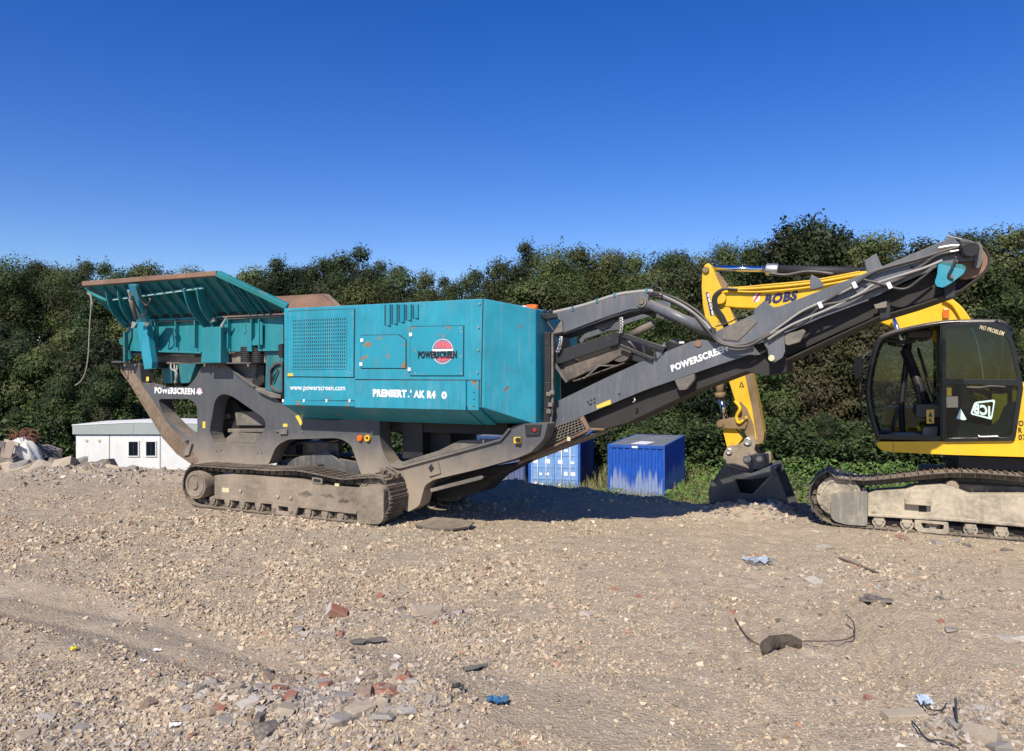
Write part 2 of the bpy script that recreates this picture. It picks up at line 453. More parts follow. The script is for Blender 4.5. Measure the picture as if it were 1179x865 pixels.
def track_unit(parent, fr, n0, n1, path, hubs, frame_polys, rollers, mats, pitch=.165, name='track_frame', cover=None, grouser=(.022, 3), cover_mat=None):
    """crawler: side frame (part) carrying chain, idler, sprocket and rollers (sub-parts)"""
    fm, chm, rlm = mats
    ncen = (n0 + n1) / 2
    mb = MB()
    for poly, a, b in frame_polys: mb.prism(poly, a, b)
    f = mb.build(name, fm, parent, bevel=.012)
    # chain of shoes along the closed path
    P = [Vector(p) for p in path]; P.append(P[0]); L = [0]
    for i in range(len(P) - 1): L.append(L[-1] + (P[i + 1] - P[i]).length)
    def at(d):
        d %= L[-1]
        for i in range(len(P) - 1):
            if L[i + 1] >= d:
                t = (d - L[i]) / max(1e-9, L[i + 1] - L[i]); return P[i].lerp(P[i + 1], t)
        return P[-1]
    k = round(L[-1] / pitch); p = L[-1] / k
    area = sum(P[i].x * P[i + 1].y - P[i + 1].x * P[i].y for i in range(len(P) - 1))
    ch = MB()
    r2 = random.Random(3)
    for i in range(k):
        a, b = at(i * p), at((i + 1) * p); d = (b - a).normalized(); o = Vector((d.y, -d.x)) * (1 if area > 0 else -1)
        c = (a + b) / 2
        X = Vector((d.x, 0, d.y)); Z = Vector((o.x, 0, o.y)); Y = Vector((0, 1, 0))
        rot = Matrix((X, Y, Z)).transposed()
        c3 = Vector((c.x, ncen, c.y))
        w = n1 - n0 - r2.uniform(0, .006)
        ch.box(c3, (p * .97, w, .022), rot)
        for g in range(grouser[1]):
            q = (g / (grouser[1] - 1) - .5) * .84 if grouser[1] > 1 else 0
            ch.box(c3 + X * q * p + Z * (.011 + grouser[0] / 2), (.016, w, grouser[0]), rot)
        for sgn in (-1, 1):
            ch.box(c3 + Y * sgn * .075 - Z * .055, (p * 1.02, .045, .085), rot)
            ch.box(c3 + Y * sgn * .115 - Z * .055, (p * .38, .04, .06), rot)
    ch.build('track_chain', chm, f, bevel=.004, seg=1)
    for kind, c, r, w0, w1, rt in hubs:
        h = MB(); h.cyl((c[0], w0, c[1]), (c[0], w1, c[1]), r, seg=28)
        h.ring((c[0], w0 - .005, c[1]), (0, 1, 0), r * .72, r * .86, .02)
        h.cyl((c[0], w0 - .03, c[1]), (c[0], w0, c[1]), r * .32, seg=16)
        if kind == 'sprocket':
            for i in range(21):
                w = i * math.tau / 21; x = Vector((math.cos(w), 0, math.sin(w)))
                h.box(Vector((c[0], ncen, c[1])) + x * (rt), (.07, .07, .06), Matrix((x, Vector((0, 1, 0)), x.cross(Vector((0, 1, 0))))).transposed())
                if i % 2 == 0:
                    h.cyl(Vector((c[0], w0 - .02, c[1])) + x * r * .9, Vector((c[0], w0 + .01, c[1])) + x * r * .9, .028, seg=8)
        h.build(kind, rlm if kind != 'idler' else fm, f, bevel=.008)
    for c, r in rollers:
        h = MB(); h.cyl((c[0], ncen - .2, c[1]), (c[0], ncen + .2, c[1]), r, seg=18)
        h.cyl((c[0], ncen - .23, c[1]), (c[0], ncen - .2, c[1]), r * .55, seg=12)
        h.box((c[0], ncen - .2, c[1] + r * .55), (r * 1.5, .07, r * .8))
        h.build('track_roller', rlm, f, bevel=.006)
    if cover is not None:
        mb = MB(); mb.prism(*cover); mb.build('drive_cover', cover_mat or fm, f, bevel=.02)
    return f

def arc(c, r, a0, a1, n):
    return [(c[0] + r * math.cos(R(a0 + (a1 - a0) * i / n)), c[1] + r * math.sin(R(a0 + (a1 - a0) * i / n))) for i in range(n + 1)]

# --- crawler tracks -------------------------------------------------------
top = K.poly([(445, 553), (430, 549.5), (412, 551), (395, 552.5), (380, 550), (362, 546), (345, 542.5), (330, 541.5), (315, 542), (300, 541.5), (285, 540), (270, 540), (255, 539), (240, 537.5), (228, 537.5)], 0)
cL, rL = (-4.17, .415), .375
cR, rR = (-.40, .44), .40
tpath = arc(cR, rR, -90, 78, 9) + top + arc(cL, rL, 108, 262, 9) + [(-4.0, .035), (-3, .03), (-1.5, .03), (-.6, .035)]
fpoly = K.poly([(245, 548), (262, 546.5), (300, 549), (345, 553), (372, 560), (409, 563), (409, 600), (408, 592), (360, 587), (312, 581), (280, 578), (245.5, 574)], 0)
fpoly = K.poly([(244, 548), (262, 546.5), (300, 549), (345, 553), (372, 560), (409, 563), (409, 592), (360, 586.5), (312, 580.5), (280, 577.5), (244, 574)], 0)
flang = K.poly([(244, 571), (312, 577.5), (360, 583.5), (409, 589), (409, 592.5), (360, 587), (312, 581), (244, 574.5)], 0)
roll = [(K.sz(px, py, .25), .085) for px, py in ((256, 576), (273, 578), (290, 580.5), (308, 582.5), (327, 584.5), (346, 587.5), (365, 590), (384, 592.5), (402, 595))]
cover = (soften(K.poly([(411.5, 561.5), (438, 559.5), (443, 563), (443, 598), (438, 603.5), (413, 603)], 0), .04), -.035, .12)
for k, n0 in enumerate((0.0, W - .5)):
    f = track_unit(crusher, K, n0, n0 + .5, tpath,
        [('idler', (cL[0] - .03, cL[1]), .25, n0 - .02, n0 + .46, 0), ('sprocket', cR, .32, n0 + .12, n0 + .4, .345)],
        [(fpoly, n0 + .06, n0 + .44), (flang, n0 + .03, n0 + .47)], [((c[0], c[1]), r) for c, r in roll], (M['muddy'], M['muddy_dark'], M['muddy']),
        cover=(cover[0], cover[1] + n0, cover[2] + n0))
    if k == 0:
        g = MB()      # chain guide under the frame, drain hole and bolts
        gp = K.poly([(313, 580), (342, 584), (340, 593), (336, 595), (318, 592.5), (314, 590)], 0); gh = K.poly([(319, 583), (336, 585), (334, 590), (320, 588.5)], 0)
        g.prism(gp, .02, .05, [gh]); g.build('chain_guide', M['muddy'], f, bevel=.006)
        g = MB()
        hp = K.poly([(357, 550), (369, 551.5), (369, 558), (357, 557)], 0); hh = K.poly([(359, 551.8), (367, 552.8), (367, 556.3), (359, 555.5)], 0)
        g.prism(hp, .045, .07, [hh]); g.build('grease_port', M['dusty_steel'], f)
        g = MB(); g.prism(K.poly([(359, 551.8), (367, 552.8), (367, 556.3), (359, 555.5)], 0), .055, .062); g.build('port_opening', M['dark'], f)
        g = MB()
        for q in (K.poly([(253, 562), (261, 562.8), (261, 568), (253, 567.3)], 0), K.poly([(383, 557), (388, 557.5), (388, 561), (383, 560.5)], 0)): g.prism(q, .053, .06)
        g.build('plate_tag', M['cream_tag'], f)
        g = MB()
        for px, py in ((320, 571.5), (335, 573), (277, 565)):
            q = K.pt(px, py, .055); g.cyl(q, q - Vector((0, .02, 0)), .03, seg=10)
        g.build('bolt', M['pale_mud'], f)

for k, (bx_, by_, w_, h_) in enumerate(((352, 569, 9, 4), (378, 571, 10, 3.2), (396, 577, 7, 3))):
    g = MB(); rs = random.Random(k); g.prism(K.poly([(bx_ + w_ * math.cos(i * math.tau / 18) * rs.uniform(.45, 1.1), by_ + .06 * (w_ * math.cos(i * math.tau / 18)) + h_ * math.sin(i * math.tau / 18) * rs.uniform(.4, 1.1)) for i in range(18)], .06), .057, .0605); g.build('grease_smear', M['muddy_dark'], crusher)
# --- chassis side frames --------------------------------------------------
NS = .48
so = K.poly([(140.5, 418), (160.5, 418), (163, 442), (175, 444), (181, 451), (186, 446), (216, 445.5), (224, 437), (233, 420.5), (254, 419), (262, 422), (286, 441), (318, 459), (330, 470), (347, 482),
             (386, 484), (437, 480), (437, 503), (441, 521), (450, 534), (461, 537), (577, 505), (588, 492), (600, 488), (631, 487), (626, 506), (611, 521), (594, 528), (548, 541), (499, 552.5), (489, 559), (483, 582), (470, 590),
             (452, 575), (430, 556), (415, 545), (411, 532), (404, 512.5), (395, 506.5), (386, 504.5), (332, 506), (322, 511), (317, 516), (309, 535), (222, 535), (205, 522), (189, 504), (180, 489), (150, 440), (141, 428)], NS)
so = soften(so, .05)
h1 = soften(K.poly([(182, 459.5), (218, 459.5), (226.5, 466), (227.5, 497), (220.4, 505), (203, 493), (187, 476)], NS), .08)
h2 = soften(K.poly([(247.5, 460), (255.7, 453), (267, 456), (304, 481.6), (306.4, 490.4), (294, 513.6), (247, 511), (241, 497)], NS), .09)
mb = MB(); mb.prism(so, NS, NS + .30, [h1, h2]); sf = mb.build('side_frame', M['grey'], crusher, bevel=.014)
mb = MB(); mb.prism(so, W - NS - .30, W - NS, [h1, h2]); mb.build('side_frame', M['grey'], crusher, bevel=.014)
# raised flange along the raking front edge of the frame and weld ribs
g = MB(); e = K.poly([(140.5, 420), (141, 428), (150, 440), (180, 489), (189, 504), (205, 522), (222, 534)], NS)
for a, b in zip(e, e[1:]): g.bar((a[0], NS + .11, a[1]), (b[0], NS + .11, b[1]), .28, .03)
g.build('edge_flange', M['frame_brown'], sf, bevel=.006)
g = MB(); g.prism(soften(K.poly([(142, 424), (153, 424), (166, 446), (196, 491), (218, 513), (229, 531), (222, 534.5), (205, 521), (189, 503), (180, 488), (150, 439)], NS), .03), NS - .008, NS); g.build('scuff_plate', M['frame_brown'], sf, bevel=.003)
g = MB(); e = K.poly([(254, 418.5), (262, 421.5), (286, 441), (294, 446)], NS)
for a, b in zip(e, e[1:]): g.bar((a[0], NS - .01, a[1]), (b[0], NS - .01, b[1]), .05, .035)
g.build('edge_rail', M['grey'], sf, bevel=.006)
mb = MB(); mb.prism(K.poly([(233, 419), (296, 419), (295, 430), (290, 441), (286, 441), (262, 422), (254, 419.5)], NS + .1), NS + .1, NS + .13); mb.build('gusset_plate', M['grey'], sf, bevel=.006)
for px, py in ((166, 520), (214, 509)): pass
g = MB(); g.prism(K.poly([(213, 508), (218, 506.5), (216, 515), (211.5, 517)], NS), NS - .006, NS + .01); g.build('lug_hole', M['dark'], sf)
g = MB(); g.prism(K.poly([(218, 513), (223, 511), (219.5, 524), (213, 525)], NS), NS - .05, NS); g.build('lifting_lug', M['grey'], sf, bevel=.008)
g = MB()
for q in (((345.5, 497), (353.5, 497), (353, 500.5), (345.5, 500.5)),): pass
for q in (((326, 488), (331, 488), (331, 491.5), (326, 491.5)), ((233.5, 485.5), (236.5, 485.5), (236.5, 493), (233.5, 493)), ((168.5, 434), (171.5, 434), (171.5, 439), (168.5, 439))):
    g.prism(K.poly(q, NS), NS - .004, NS)
g.build('warning_label', M['yellow_tag'], sf)
g = MB(); g.prism(K.poly([(340, 479), (344, 478), (349, 488), (346, 491), (344, 486)], NS), NS - .004, NS); g.build('hazard_stripe', M['yellow_tag'], sf)
g = MB(); g.prism(K.poly([(323, 494.5), (332, 494.5), (332, 500), (323, 500)], NS), NS - .04, NS); g.bar(K.pt(317, 496.5, NS - .03), K.pt(324, 496.8, NS - .03), .02, .02); g.build('latch', M['dusty_steel'], sf, bevel=.005)
g = MB()
for px, py in ((296, 521), (301, 521), (249, 519), (254, 518), (348, 497)):
    q = K.pt(px, py, NS); g.cyl(q, q - Vector((0, .012, 0)), .022, seg=10)
g.build('bolt', M['dusty_steel'], sf)
# cross members and lower body between the frames
mb = MB(); s0, z0 = K.sz(350, 482, NS + .3); s1, _ = K.sz(470, 482, NS + .3)
mb.bb(-2.05, .55, NS + .25, W - NS - .25, 1.62, 1.86); mb.bb(-.3, .1, NS + .3, W - NS - .3, 1.0, 1.64)
mb.bb(-4.3, -2.6, NS + .3, W - NS - .3, .95, 1.12); mb.bb(-5.6, -5.45, NS + .3, W - NS - .3, 2.0, 2.3)
mb.build('cross_member', M['black'], crusher, bevel=.01)
# jaw box seen through the window in the frame
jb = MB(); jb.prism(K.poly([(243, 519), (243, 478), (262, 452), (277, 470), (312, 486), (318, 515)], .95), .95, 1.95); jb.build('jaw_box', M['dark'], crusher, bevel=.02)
g = MB(); jx0, jz0 = K.sz(268, 477, .9)
g.prism(K.poly([(270, 474), (305, 474), (305, 490), (272, 490)], .86), .86, .95); g.prism(K.poly([(262, 494), (306, 494), (306, 498), (262, 498)], .83), .83, .95)
g.prism(K.poly([(252, 511), (268, 498), (306, 500), (300, 512)], .80), .80, .95); g.build('jaw_face', M['dusty_steel'], crusher, bevel=.012)
g = MB()
for px, py in ((254.5, 481), (259, 480.5), (264, 479)):
    q = K.pt(px, py, .94); g.cyl(q, q - Vector((0, .05, 0)), .05, seg=10)
g.build('jaw_bolt', M['dusty_steel'], crusher)
# dusty deflector plates over the track inside the arch
g = MB(); g.prism(K.poly([(318, 534), (323, 530), (377, 519.5), (392, 533), (393, 548), (318, 545)], NS + .34), NS + .34, NS + .40)
g.prism(K.poly([(330, 524), (333, 512), (344, 509), (389, 510), (391, 529), (376, 521)], NS + .5), NS + .5, NS + .56)
g.prism(K.poly([(390, 528), (412, 532), (414, 547), (392, 547)], NS + .33), NS + .33, NS + .37)
g.build('deflector_plate', M['grey_dusty'], crusher, bevel=.01)
g = MB(); g.prism(K.poly([(366, 535), (373, 534.5), (373, 537), (366, 537.5)], NS + .34), NS + .335, NS + .34); g.build('plate_slot', M['dark'], crusher)

# --- hopper ---------------------------------------------------------------
NW = .34
hw = MB(); wp = K.poly([(147, 371), (200, 368.5), (326, 362), (326, 404), (268, 405), (240, 404.5), (236, 408), (176, 405.5), (150, 404)], NW)
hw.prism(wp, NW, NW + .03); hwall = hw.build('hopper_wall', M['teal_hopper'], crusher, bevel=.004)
hw = MB(); hw.prism(wp, W - NW - .03, W - NW); hw.build('hopper_wall', M['teal_worn_shade'], crusher)
sl, zl = K.sz(147, 371, NW); hw = MB(); hw.bb(sl - .02, sl + .02, NW + .03, W - NW - .03, zl - .62, zl); hw.build('hopper_end_wall', M['teal_worn_shade'], crusher)
g = MB()
for px in (182.5, 206, 228, 266, 293, 302):
    s, z = K.sz(px, 366, NW); g.bb(s - .012, s + .012, NW - .09, NW, z - .56, z - .03)
g.build('wall_stiffener', M['teal_hopper'], hwall, bevel=.003)
g = MB(); g.prism(K.poly([(302, 371), (302, 397), (287, 398), (295, 386), (297, 371)], NW - .07), NW - .07, NW - .055); g.prism(K.poly([(281, 373), (283.5, 373), (283.5, 384), (281, 384)], NW), NW - .012, NW); g.build('gusset', M['teal_hopper'], hwall)
g = MB(); a, b = K.pt(146, 370, NW), K.pt(327, 361.5, NW); g.bar(a - Vector((0, .03, .05)), b - Vector((0, .03, .05)), .09, .022); g.build('ledge', M['dusty_steel'], hwall, bevel=.004)
g = MB(); a, b = K.pt(150, 367, NW), K.pt(326, 359, NW); g.bar(a + Vector((0, -.07, .02)), b + Vector((0, -.05, .02)), .05, .075); g.build('wing_shade_bar', M['dark'], hwall)  # dark bar standing in for the shadow line under the wing
g = MB(); a, b = K.pt(176, 404.5, NW), K.pt(236, 406.5, NW); g.bar(a - Vector((0, .04, 0)), b - Vector((0, .04, 0)), .12, .03); g.build('lower_rail', M['teal_hopper'], hwall, bevel=.005)
# holes in the lower rail, black feeder edge
g = MB(); a, b = K.pt(150, 408.5, NW + .08), K.pt(250, 409.5, NW + .08); g.bar(a, b, .06, .05); g.build('feeder_edge', M['dark'], crusher)
g = MB(); g.bb(-5.9, -2.2, NW + .1, W - NW - .1, 2.60, 2.95); g.build('feeder_pan', M['dusty_steel'], crusher, bevel=.02)

NR = -.40
A, B, Cc = K.pt(98, 327, NR), K.pt(251, 315, NR), K.pt(331, 353, .12)
Dv, Ev = K.pt(326, 361, NW - .01), K.pt(146, 369, NW - .01)
def mir(p): return Vector((p.x, W - p.y, p.z))
th = Vector((0, .018, .018))
wing = MB(); wing.sheet([Ev, Dv, B], th); wing.sheet([Ev, B, A], th); wing.sheet([Dv, Cc, B], th)
wing_o = wing.build('hopper_wing', M['teal_worn_shade'], crusher)
# heavy rims
g = MB(); g.bar(A + Vector((-.03, 0, 0)), B, .10, .085); g.build('wing_rim', M['rim'], wing_o, bevel=.008)
g = MB(); g.bar(B, Cc, .12, .09, up=(0, -.3, 1)); g.build('wing_rail', M['rim_teal'], wing_o, bevel=.008)
def wing_at(s, f):
    """point on the near wing, f=0 hinge .. 1 rim"""
    t = (s - Ev.x) / (Dv.x - Ev.x); lo = Ev.lerp(Dv, t)
    if s <= B.x:
        u = (s - A.x) / (B.x - A.x); hi = A.lerp(B, u)
    else:
        u = min(1, (s - B.x) / (Cc.x - B.x)); hi = B.lerp(Cc, u)
    p = lo.lerp(hi, f); return Vector((s, p.y, p.z))
# ribs: thin plates standing under the wing
def rib(s, f0, f1, d0, d1, t=.016):
    P = []
    n = 5
    down = Vector((0, -.62, -.78))
    outer = []
    for i in range(n + 1):
        f = f0 + (f1 - f0) * i / n
        p = wing_at(s, f); P.append(p - Vector((t / 2, 0, 0)))
        d = d0 + (d1 - d0) * i / n
        outer.append(p - Vector((t / 2, 0, 0)) + down * d)
    m = MB(); m.sheet(P + outer[::-1], (t, 0, 0)); return m.build('wing_rib', M['teal_hopper'], wing_o, bevel=.003)
sA, sB = A.x, B.x
for i in range(12):
    s = Ev.x + .1 + (sB - Ev.x - .05) * (i + .5) / 11.0
    rib(s, .1, .92, .09, .06)
for i in range(4):
    s = sB + (Dv.x - sB) * (i + .6) / 5; rib(s, .05, .85 , .07, .04)
def lo_s(px): return K.sz(px, 366, NW)[0]
# four deep curved arms carrying the wing
for px0, px1 in ((120, 146), (134, 158), (210, 238), (225, 250)):
    p0 = K.pt(px0 + 1, 333, NR + .08); p3 = K.pt(px1, 378, NW - .08)
    s_top, s_bot = p0.x, p3.x
    m = MB(); t = .03; q = []; r_ = []
    for i in range(9):
        f = i / 8; s = s_top + (s_bot - s_top) * f
        c = p0.lerp(p3, f) + Vector((0, -.10 * math.sin(math.pi * f), -.10 * math.sin(math.pi * f) * .3))
        wdt = .075 + .05 * f
        q.append(c + Vector((-wdt, 0, 0))); r_.append(c + Vector((wdt, 0, 0)))
    q = [p + Vector((.06, 0, 0)) for p in q]; m.sheet(q + [p + Vector((.0, .15, .10)) for p in q[::-1]], (.03, 0, 0))
    m.build('wing_arm', M['teal_hopper'], wing_o, bevel=.004)
# long stiffener; the sun on its edge is painted as pale strips
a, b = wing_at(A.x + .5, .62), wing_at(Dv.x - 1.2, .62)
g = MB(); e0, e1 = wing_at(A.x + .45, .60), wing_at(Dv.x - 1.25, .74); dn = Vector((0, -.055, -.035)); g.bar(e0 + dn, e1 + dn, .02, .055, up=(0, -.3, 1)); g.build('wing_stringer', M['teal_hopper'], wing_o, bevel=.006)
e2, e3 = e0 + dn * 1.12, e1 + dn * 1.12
ws = plain('pale_sunlit_edge', (.40, .50, .48), .45, .2)
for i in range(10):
    g = MB(); g.bar(e2.lerp(e3, (i + .12) / 10), e2.lerp(e3, (i + .80) / 10), .012, .028, up=(0, .25, 1)); g.build('sunlit_strip', ws, wing_o)
# far wing and rear wing
fs = Vector((.02, 0, 0))
wing = MB(); Bf = mir(B) + Vector((-.75, 0, 0)); Cf = mir(Cc) + Vector((-.75, 0, 0)); wing.sheet([mir(Ev), mir(Dv) + Vector((-.5, 0, 0)), Bf], (0, -.018, .018)); wing.sheet([mir(Ev), Bf, mir(A)], (0, -.018, .018)); wing.sheet([mir(Dv) + Vector((-.5, 0, 0)), Cf, Bf], (0, -.018, .018))
wf = wing.build('hopper_wing', M['liner'], crusher)
g = MB(); g.bar(mir(A), Bf, .10, .085); g.bar(Bf, Cf, .12, .09); g.build('wing_rim', M['rim'], wf, bevel=.008)
wing = MB(); wing.sheet([A, Ev, mir(Ev), mir(A)], (.018, 0, .018)); wr = wing.build('rear_wing', M['teal_worn_shade'], crusher)
g = MB(); g.bar(A, mir(A), .09, .085); g.build('wing_rim', M['rim'], wr, bevel=.008)
g = MB(); g.bar(K.pt(98, 331, NR), K.pt(146, 374, NW - .1), .06, .05); g.bar(K.pt(101, 336, NR), K.pt(123, 346, NR + .2), .05, .05); g.build('wing_edge', M['rim_teal'], wr, bevel=.006)
# posts, ram, control boxes
g = MB(); NP = .05
g.prism(K.poly([(156.5, 370), (168, 370), (175, 417), (174.5, 424.5), (166, 425.5)], NP), NP, NP + .13); p1 = g.build('support_post', M['teal'], crusher, bevel=.01)
g = MB(); g.sheet([K.pt(147.5, 328, -.52), K.pt(156.5, 328, -.52), K.pt(163, 355, -.28), K.pt(168.5, 371, -.1), K.pt(157, 371, -.1)], (0, .07, .02)); g.build('upper_post', M['teal'], p1, bevel=.008)
g = MB(); g.cyl(K.pt(150.5, 345, -.46), K.pt(157, 367, -.22), .04, seg=14); g.build('ram_barrel', M['dusty_steel'], p1)
g = MB(); g.cyl(K.pt(148, 333, -.58), K.pt(150.5, 345, -.46), .025, seg=12); g.build('ram_rod', M['chrome'], p1)
g = MB(); g.tube(spline([K.pt(157, 330, -.5), K.pt(162, 345, -.42), K.pt(169, 352, -.36), K.pt(173, 346, -.36), K.pt(172, 344, -.3)]), .018); g.tube(spline([K.pt(152, 340, -.52), K.pt(161, 361, -.32), K.pt(168, 362, -.28), K.pt(170, 352, -.3)]), .016); g.build('ram_hose', M['hose'], p1)
g = MB(); g.prism(K.poly([(152.5, 370), (158, 372), (154, 378), (151, 378)], NP - .02), NP - .03, NP); g.prism(K.poly([(166, 368), (173, 372), (170, 376), (166, 375)], NP - .02), NP - .03, NP); g.build('pivot_pin', M['silver'], p1, bevel=.006)
g = MB(); NQ = .16
g.prism(K.poly([(235, 377), (254, 376), (254, 418), (231, 418)], NQ), NQ, NQ + .2); p2 = g.build('support_post', M['teal_hopper'], crusher, bevel=.01)
g = MB(); g.prism(K.poly([(242, 367), (246, 365), (247, 370), (243, 372)], NQ - .05), NQ - .06, NQ); g.prism(K.poly([(254, 375), (261, 365), (261.5, 366), (255.5, 378)], NQ - .02), NQ - .04, NQ); g.build('pivot_pin', M['silver'], p2, bevel=.004)
g = MB(); g.bar(K.pt(255, 384, NQ + .1), K.pt(259, 384, NQ + .1), .1, .1); g.bar(K.pt(256, 405, NQ + .25), K.pt(256, 366, NQ + .25), .1, .05); g.build('post_flange', M['teal_worn_shade'], p2, bevel=.005)
# rear bracket, its shadow put into the darker teal
g = MB(); g.prism(K.poly([(142, 383), (151, 381), (151, 388), (147, 400), (150, 414), (142, 415)], .3), .3, .36); g.prism(K.poly([(136.5, 391), (142, 388), (142, 398), (138, 397)], .34), .34, .5)
g.prism(K.poly([(141.5, 382), (143.5, 382), (143.5, 417), (141.5, 417)], .22), .22, .3); g.build('rear_bracket', M['teal_worn_shade'], crusher, bevel=.006)
# flat mounting flanges of the frame top
g = MB(); g.bar(K.pt(140, 417, NS + .05), K.pt(161, 417, NS + .05), .45, .03); g.bar(K.pt(232, 418.5, NS + .02), K.pt(298, 418.5, NS + .02), .4, .025)
g.build('mount_flange', M['grey'], sf, bevel=.005)
g = MB()
for px in (144, 156, 236, 241, 246, 251, 286):
    q = K.pt(px, 419.5, NS - .15); g.cyl(q, q + Vector((0, 0, -.05)), .02, seg=8)
g.build('mount_bolt', M['dusty_steel'], sf)
# teal tool boxes, their shade put into the darker colour
g = MB(); NB = .50
g.prism(soften(K.poly([(184, 412), (197, 413), (198, 441), (188, 441.5)], NB), .02), NB, NB + .35); g.build('valve_box', M['teal_worn_shade'], crusher, bevel=.012)
g = MB(); g.prism(soften(K.poly([(204, 410), (219, 411), (226.5, 416), (218, 441), (208, 441.5)], NB - .05), .03), NB - .05, NB + .3); cb = g.build('valve_box', M['teal_worn_shade'], crusher, bevel=.015)
g = MB()
for k, c in enumerate(((198, 414), (201, 413), (203, 412))):
    g.tube(spline([K.pt(c[0], c[1], NB), K.pt(c[0] - 1 + k, 424, NB - .08 + .03 * k), K.pt(204 - k, 430, NB - .06), K.pt(201 + k, 441, NB)]), .017)
g.build('valve_hose', M['hose_grey'], cb)
g = MB(); g.bb(K.sz(172, 420, .3)[0], K.sz(183, 420, .3)[0], .3, .5, K.sz(172, 424, .3)[1], K.sz(172, 417, .3)[1]); g.build('hinge_block', M['black'], crusher, bevel=.01)
g = MB(); g.prism(K.poly([(186, 410), (224, 411), (224, 408), (200, 407.5)], .36), .36, .8); g.build('feeder_lip', M['dusty_steel'], crusher, bevel=.01)
# rubber springs beside the hopper
for px in (284.5, 297.5):
    m = MB(); a = K.pt(px, 418.5, .42); b = K.pt(px, 399.5, .42); m.sm = False
    prof = 9
    for i in range(prof):
        z0 = a.z + (b.z - a.z) * i / prof; z1 = a.z + (b.z - a.z) * (i + 1) / prof; zm = (z0 + z1) / 2
        m.cyl((a.x, a.y, z0), (a.x, a.y, zm), .105, .118, seg=20, caps=False); m.cyl((a.x, a.y, zm), (a.x, a.y, z1), .118, .105, seg=20, caps=False)
    m.build('rubber_spring', M['rubber'], crusher)
g = MB(); g.prism(K.poly([(258, 406), (268, 405), (278, 399), (278, 419), (261, 419)], .5), .5, .56); g.prism(K.poly([(258, 406), (268, 404.5), (279, 397.5), (318, 397), (318, 399), (280, 399.5), (269, 407), (258, 407.5)], .36), .36, .5)
g.prism(K.poly([(303, 400), (318, 399), (318, 416), (304, 418)], .55), .55, .6); g.build('spring_seat', M['dusty_steel'], crusher, bevel=.006)
g = MB(); g.prism(K.poly([(296, 420), (304, 419), (304, 440), (297, 446), (290, 445)], .55), .55, .9); g.build('drive_housing', M['dark'], crusher, bevel=.02)
# belt guard plates left of the engine housing
g = MB(); g.prism(K.poly([(307, 400), (326, 398), (326, 455), (305, 449)], .42), .42, .46); bg = g.build('belt_guard', M['teal_worn_shade'], crusher, bevel=.006)
g = MB(); g.prism(soften(K.poly([(309, 424), (316, 417), (325, 416), (325, 452), (318, 452), (309, 446)], .36), .03), .36, .42, [soften(K.poly([(311, 426), (317, 420), (323.5, 419), (323.5, 449), (318, 449), (311, 444)], .36), .03)]); g.build('guard_frame', M['grey'], bg, bevel=.004)
g = MB(); g.bar(K.pt(314, 440, .38), K.pt(320, 425, .38), .01, .025); g.bar(K.pt(312, 435, .38), K.pt(314.5, 429, .38), .01, .02); g.build('guard_slot', M['dark'], bg)
g = MB(); g.prism(K.poly([(320, 397), (325, 395.5), (325, 412), (321, 412)], .3), .3, .36); g.build('hinge_block', M['black'], crusher, bevel=.008)
g = MB(); g.prism(K.poly([(293, 447), (312, 452), (323, 455), (323, 459), (312, 458), (297, 451)], .38), .38, .8); g.build('spill_plate', M['dusty_steel'], crusher, bevel=.006)

# --- engine housing -------------------------------------------------------
E0 = 0.0
TA, TB = K.pt(327, 357.0, E0), K.pt(557, 342, E0)
zt = (TA.z + TB.z) / 2; TA.z = TB.z = zt
MA, MBp = K.pt(325, 463.5, E0), K.pt(555, 471.2, E0); zm = (MA.z + MBp.z) / 2; MA.z = MBp.z = zm; MA.x = TA.x; MBp.x = TB.x
TC = K.pt(617, 356, .55); CB = K.pt(615, 488.5, .55); CB.x = TC.x
BA = K.pt(339, 478.6, .5); zb = CB.z; BA.z = zb; BA.x = TA.x + .12; BA.y = .55
F1 = W - .1
def fm(p): return Vector((p.x, F1 - p.y, p.z))
mb = MB()
V = [TA, TB, TC, fm(TC), fm(TB), fm(TA), MA, MBp, CB, fm(CB), fm(MBp), fm(MA), BA, fm(BA)]
mb.v = [tuple(v) for v in V]
for f in ((0, 1, 7, 6), (1, 2, 8, 7), (2, 3, 9, 8), (3, 4, 10, 9), (4, 5, 11, 10), (5, 0, 6, 12, 13, 11), (6, 7, 8, 12), (8, 9, 13, 12), (9, 10, 11, 13)): mb._f(list(f))
for f in ((0, 1, 4, 5), (1, 2, 3, 4)): mb._f(list(f))
eng = mb.build('engine_housing', M['teal'], crusher, bevel=.012)
def panel(name, q, n0, n1, mat, parent=eng, bevel=.005, holes=()):
    cx_m = sum(p[0] for p in q) / len(q); cy_m = sum(p[1] for p in q) / len(q)
    g_ = MB(); g_.prism(K.poly([(x + math.copysign(.75, x - cx_m), y + math.copysign(.75, y - cy_m)) for x, y in q], E0), -.004, -.0008); g_.build('door_gap', M['dark'], parent)
    m = MB(); m.prism(K.poly(q, E0), n0, n1, [K.poly(h, E0) for h in holes]); return m.build(name, mat, parent, bevel=bevel)
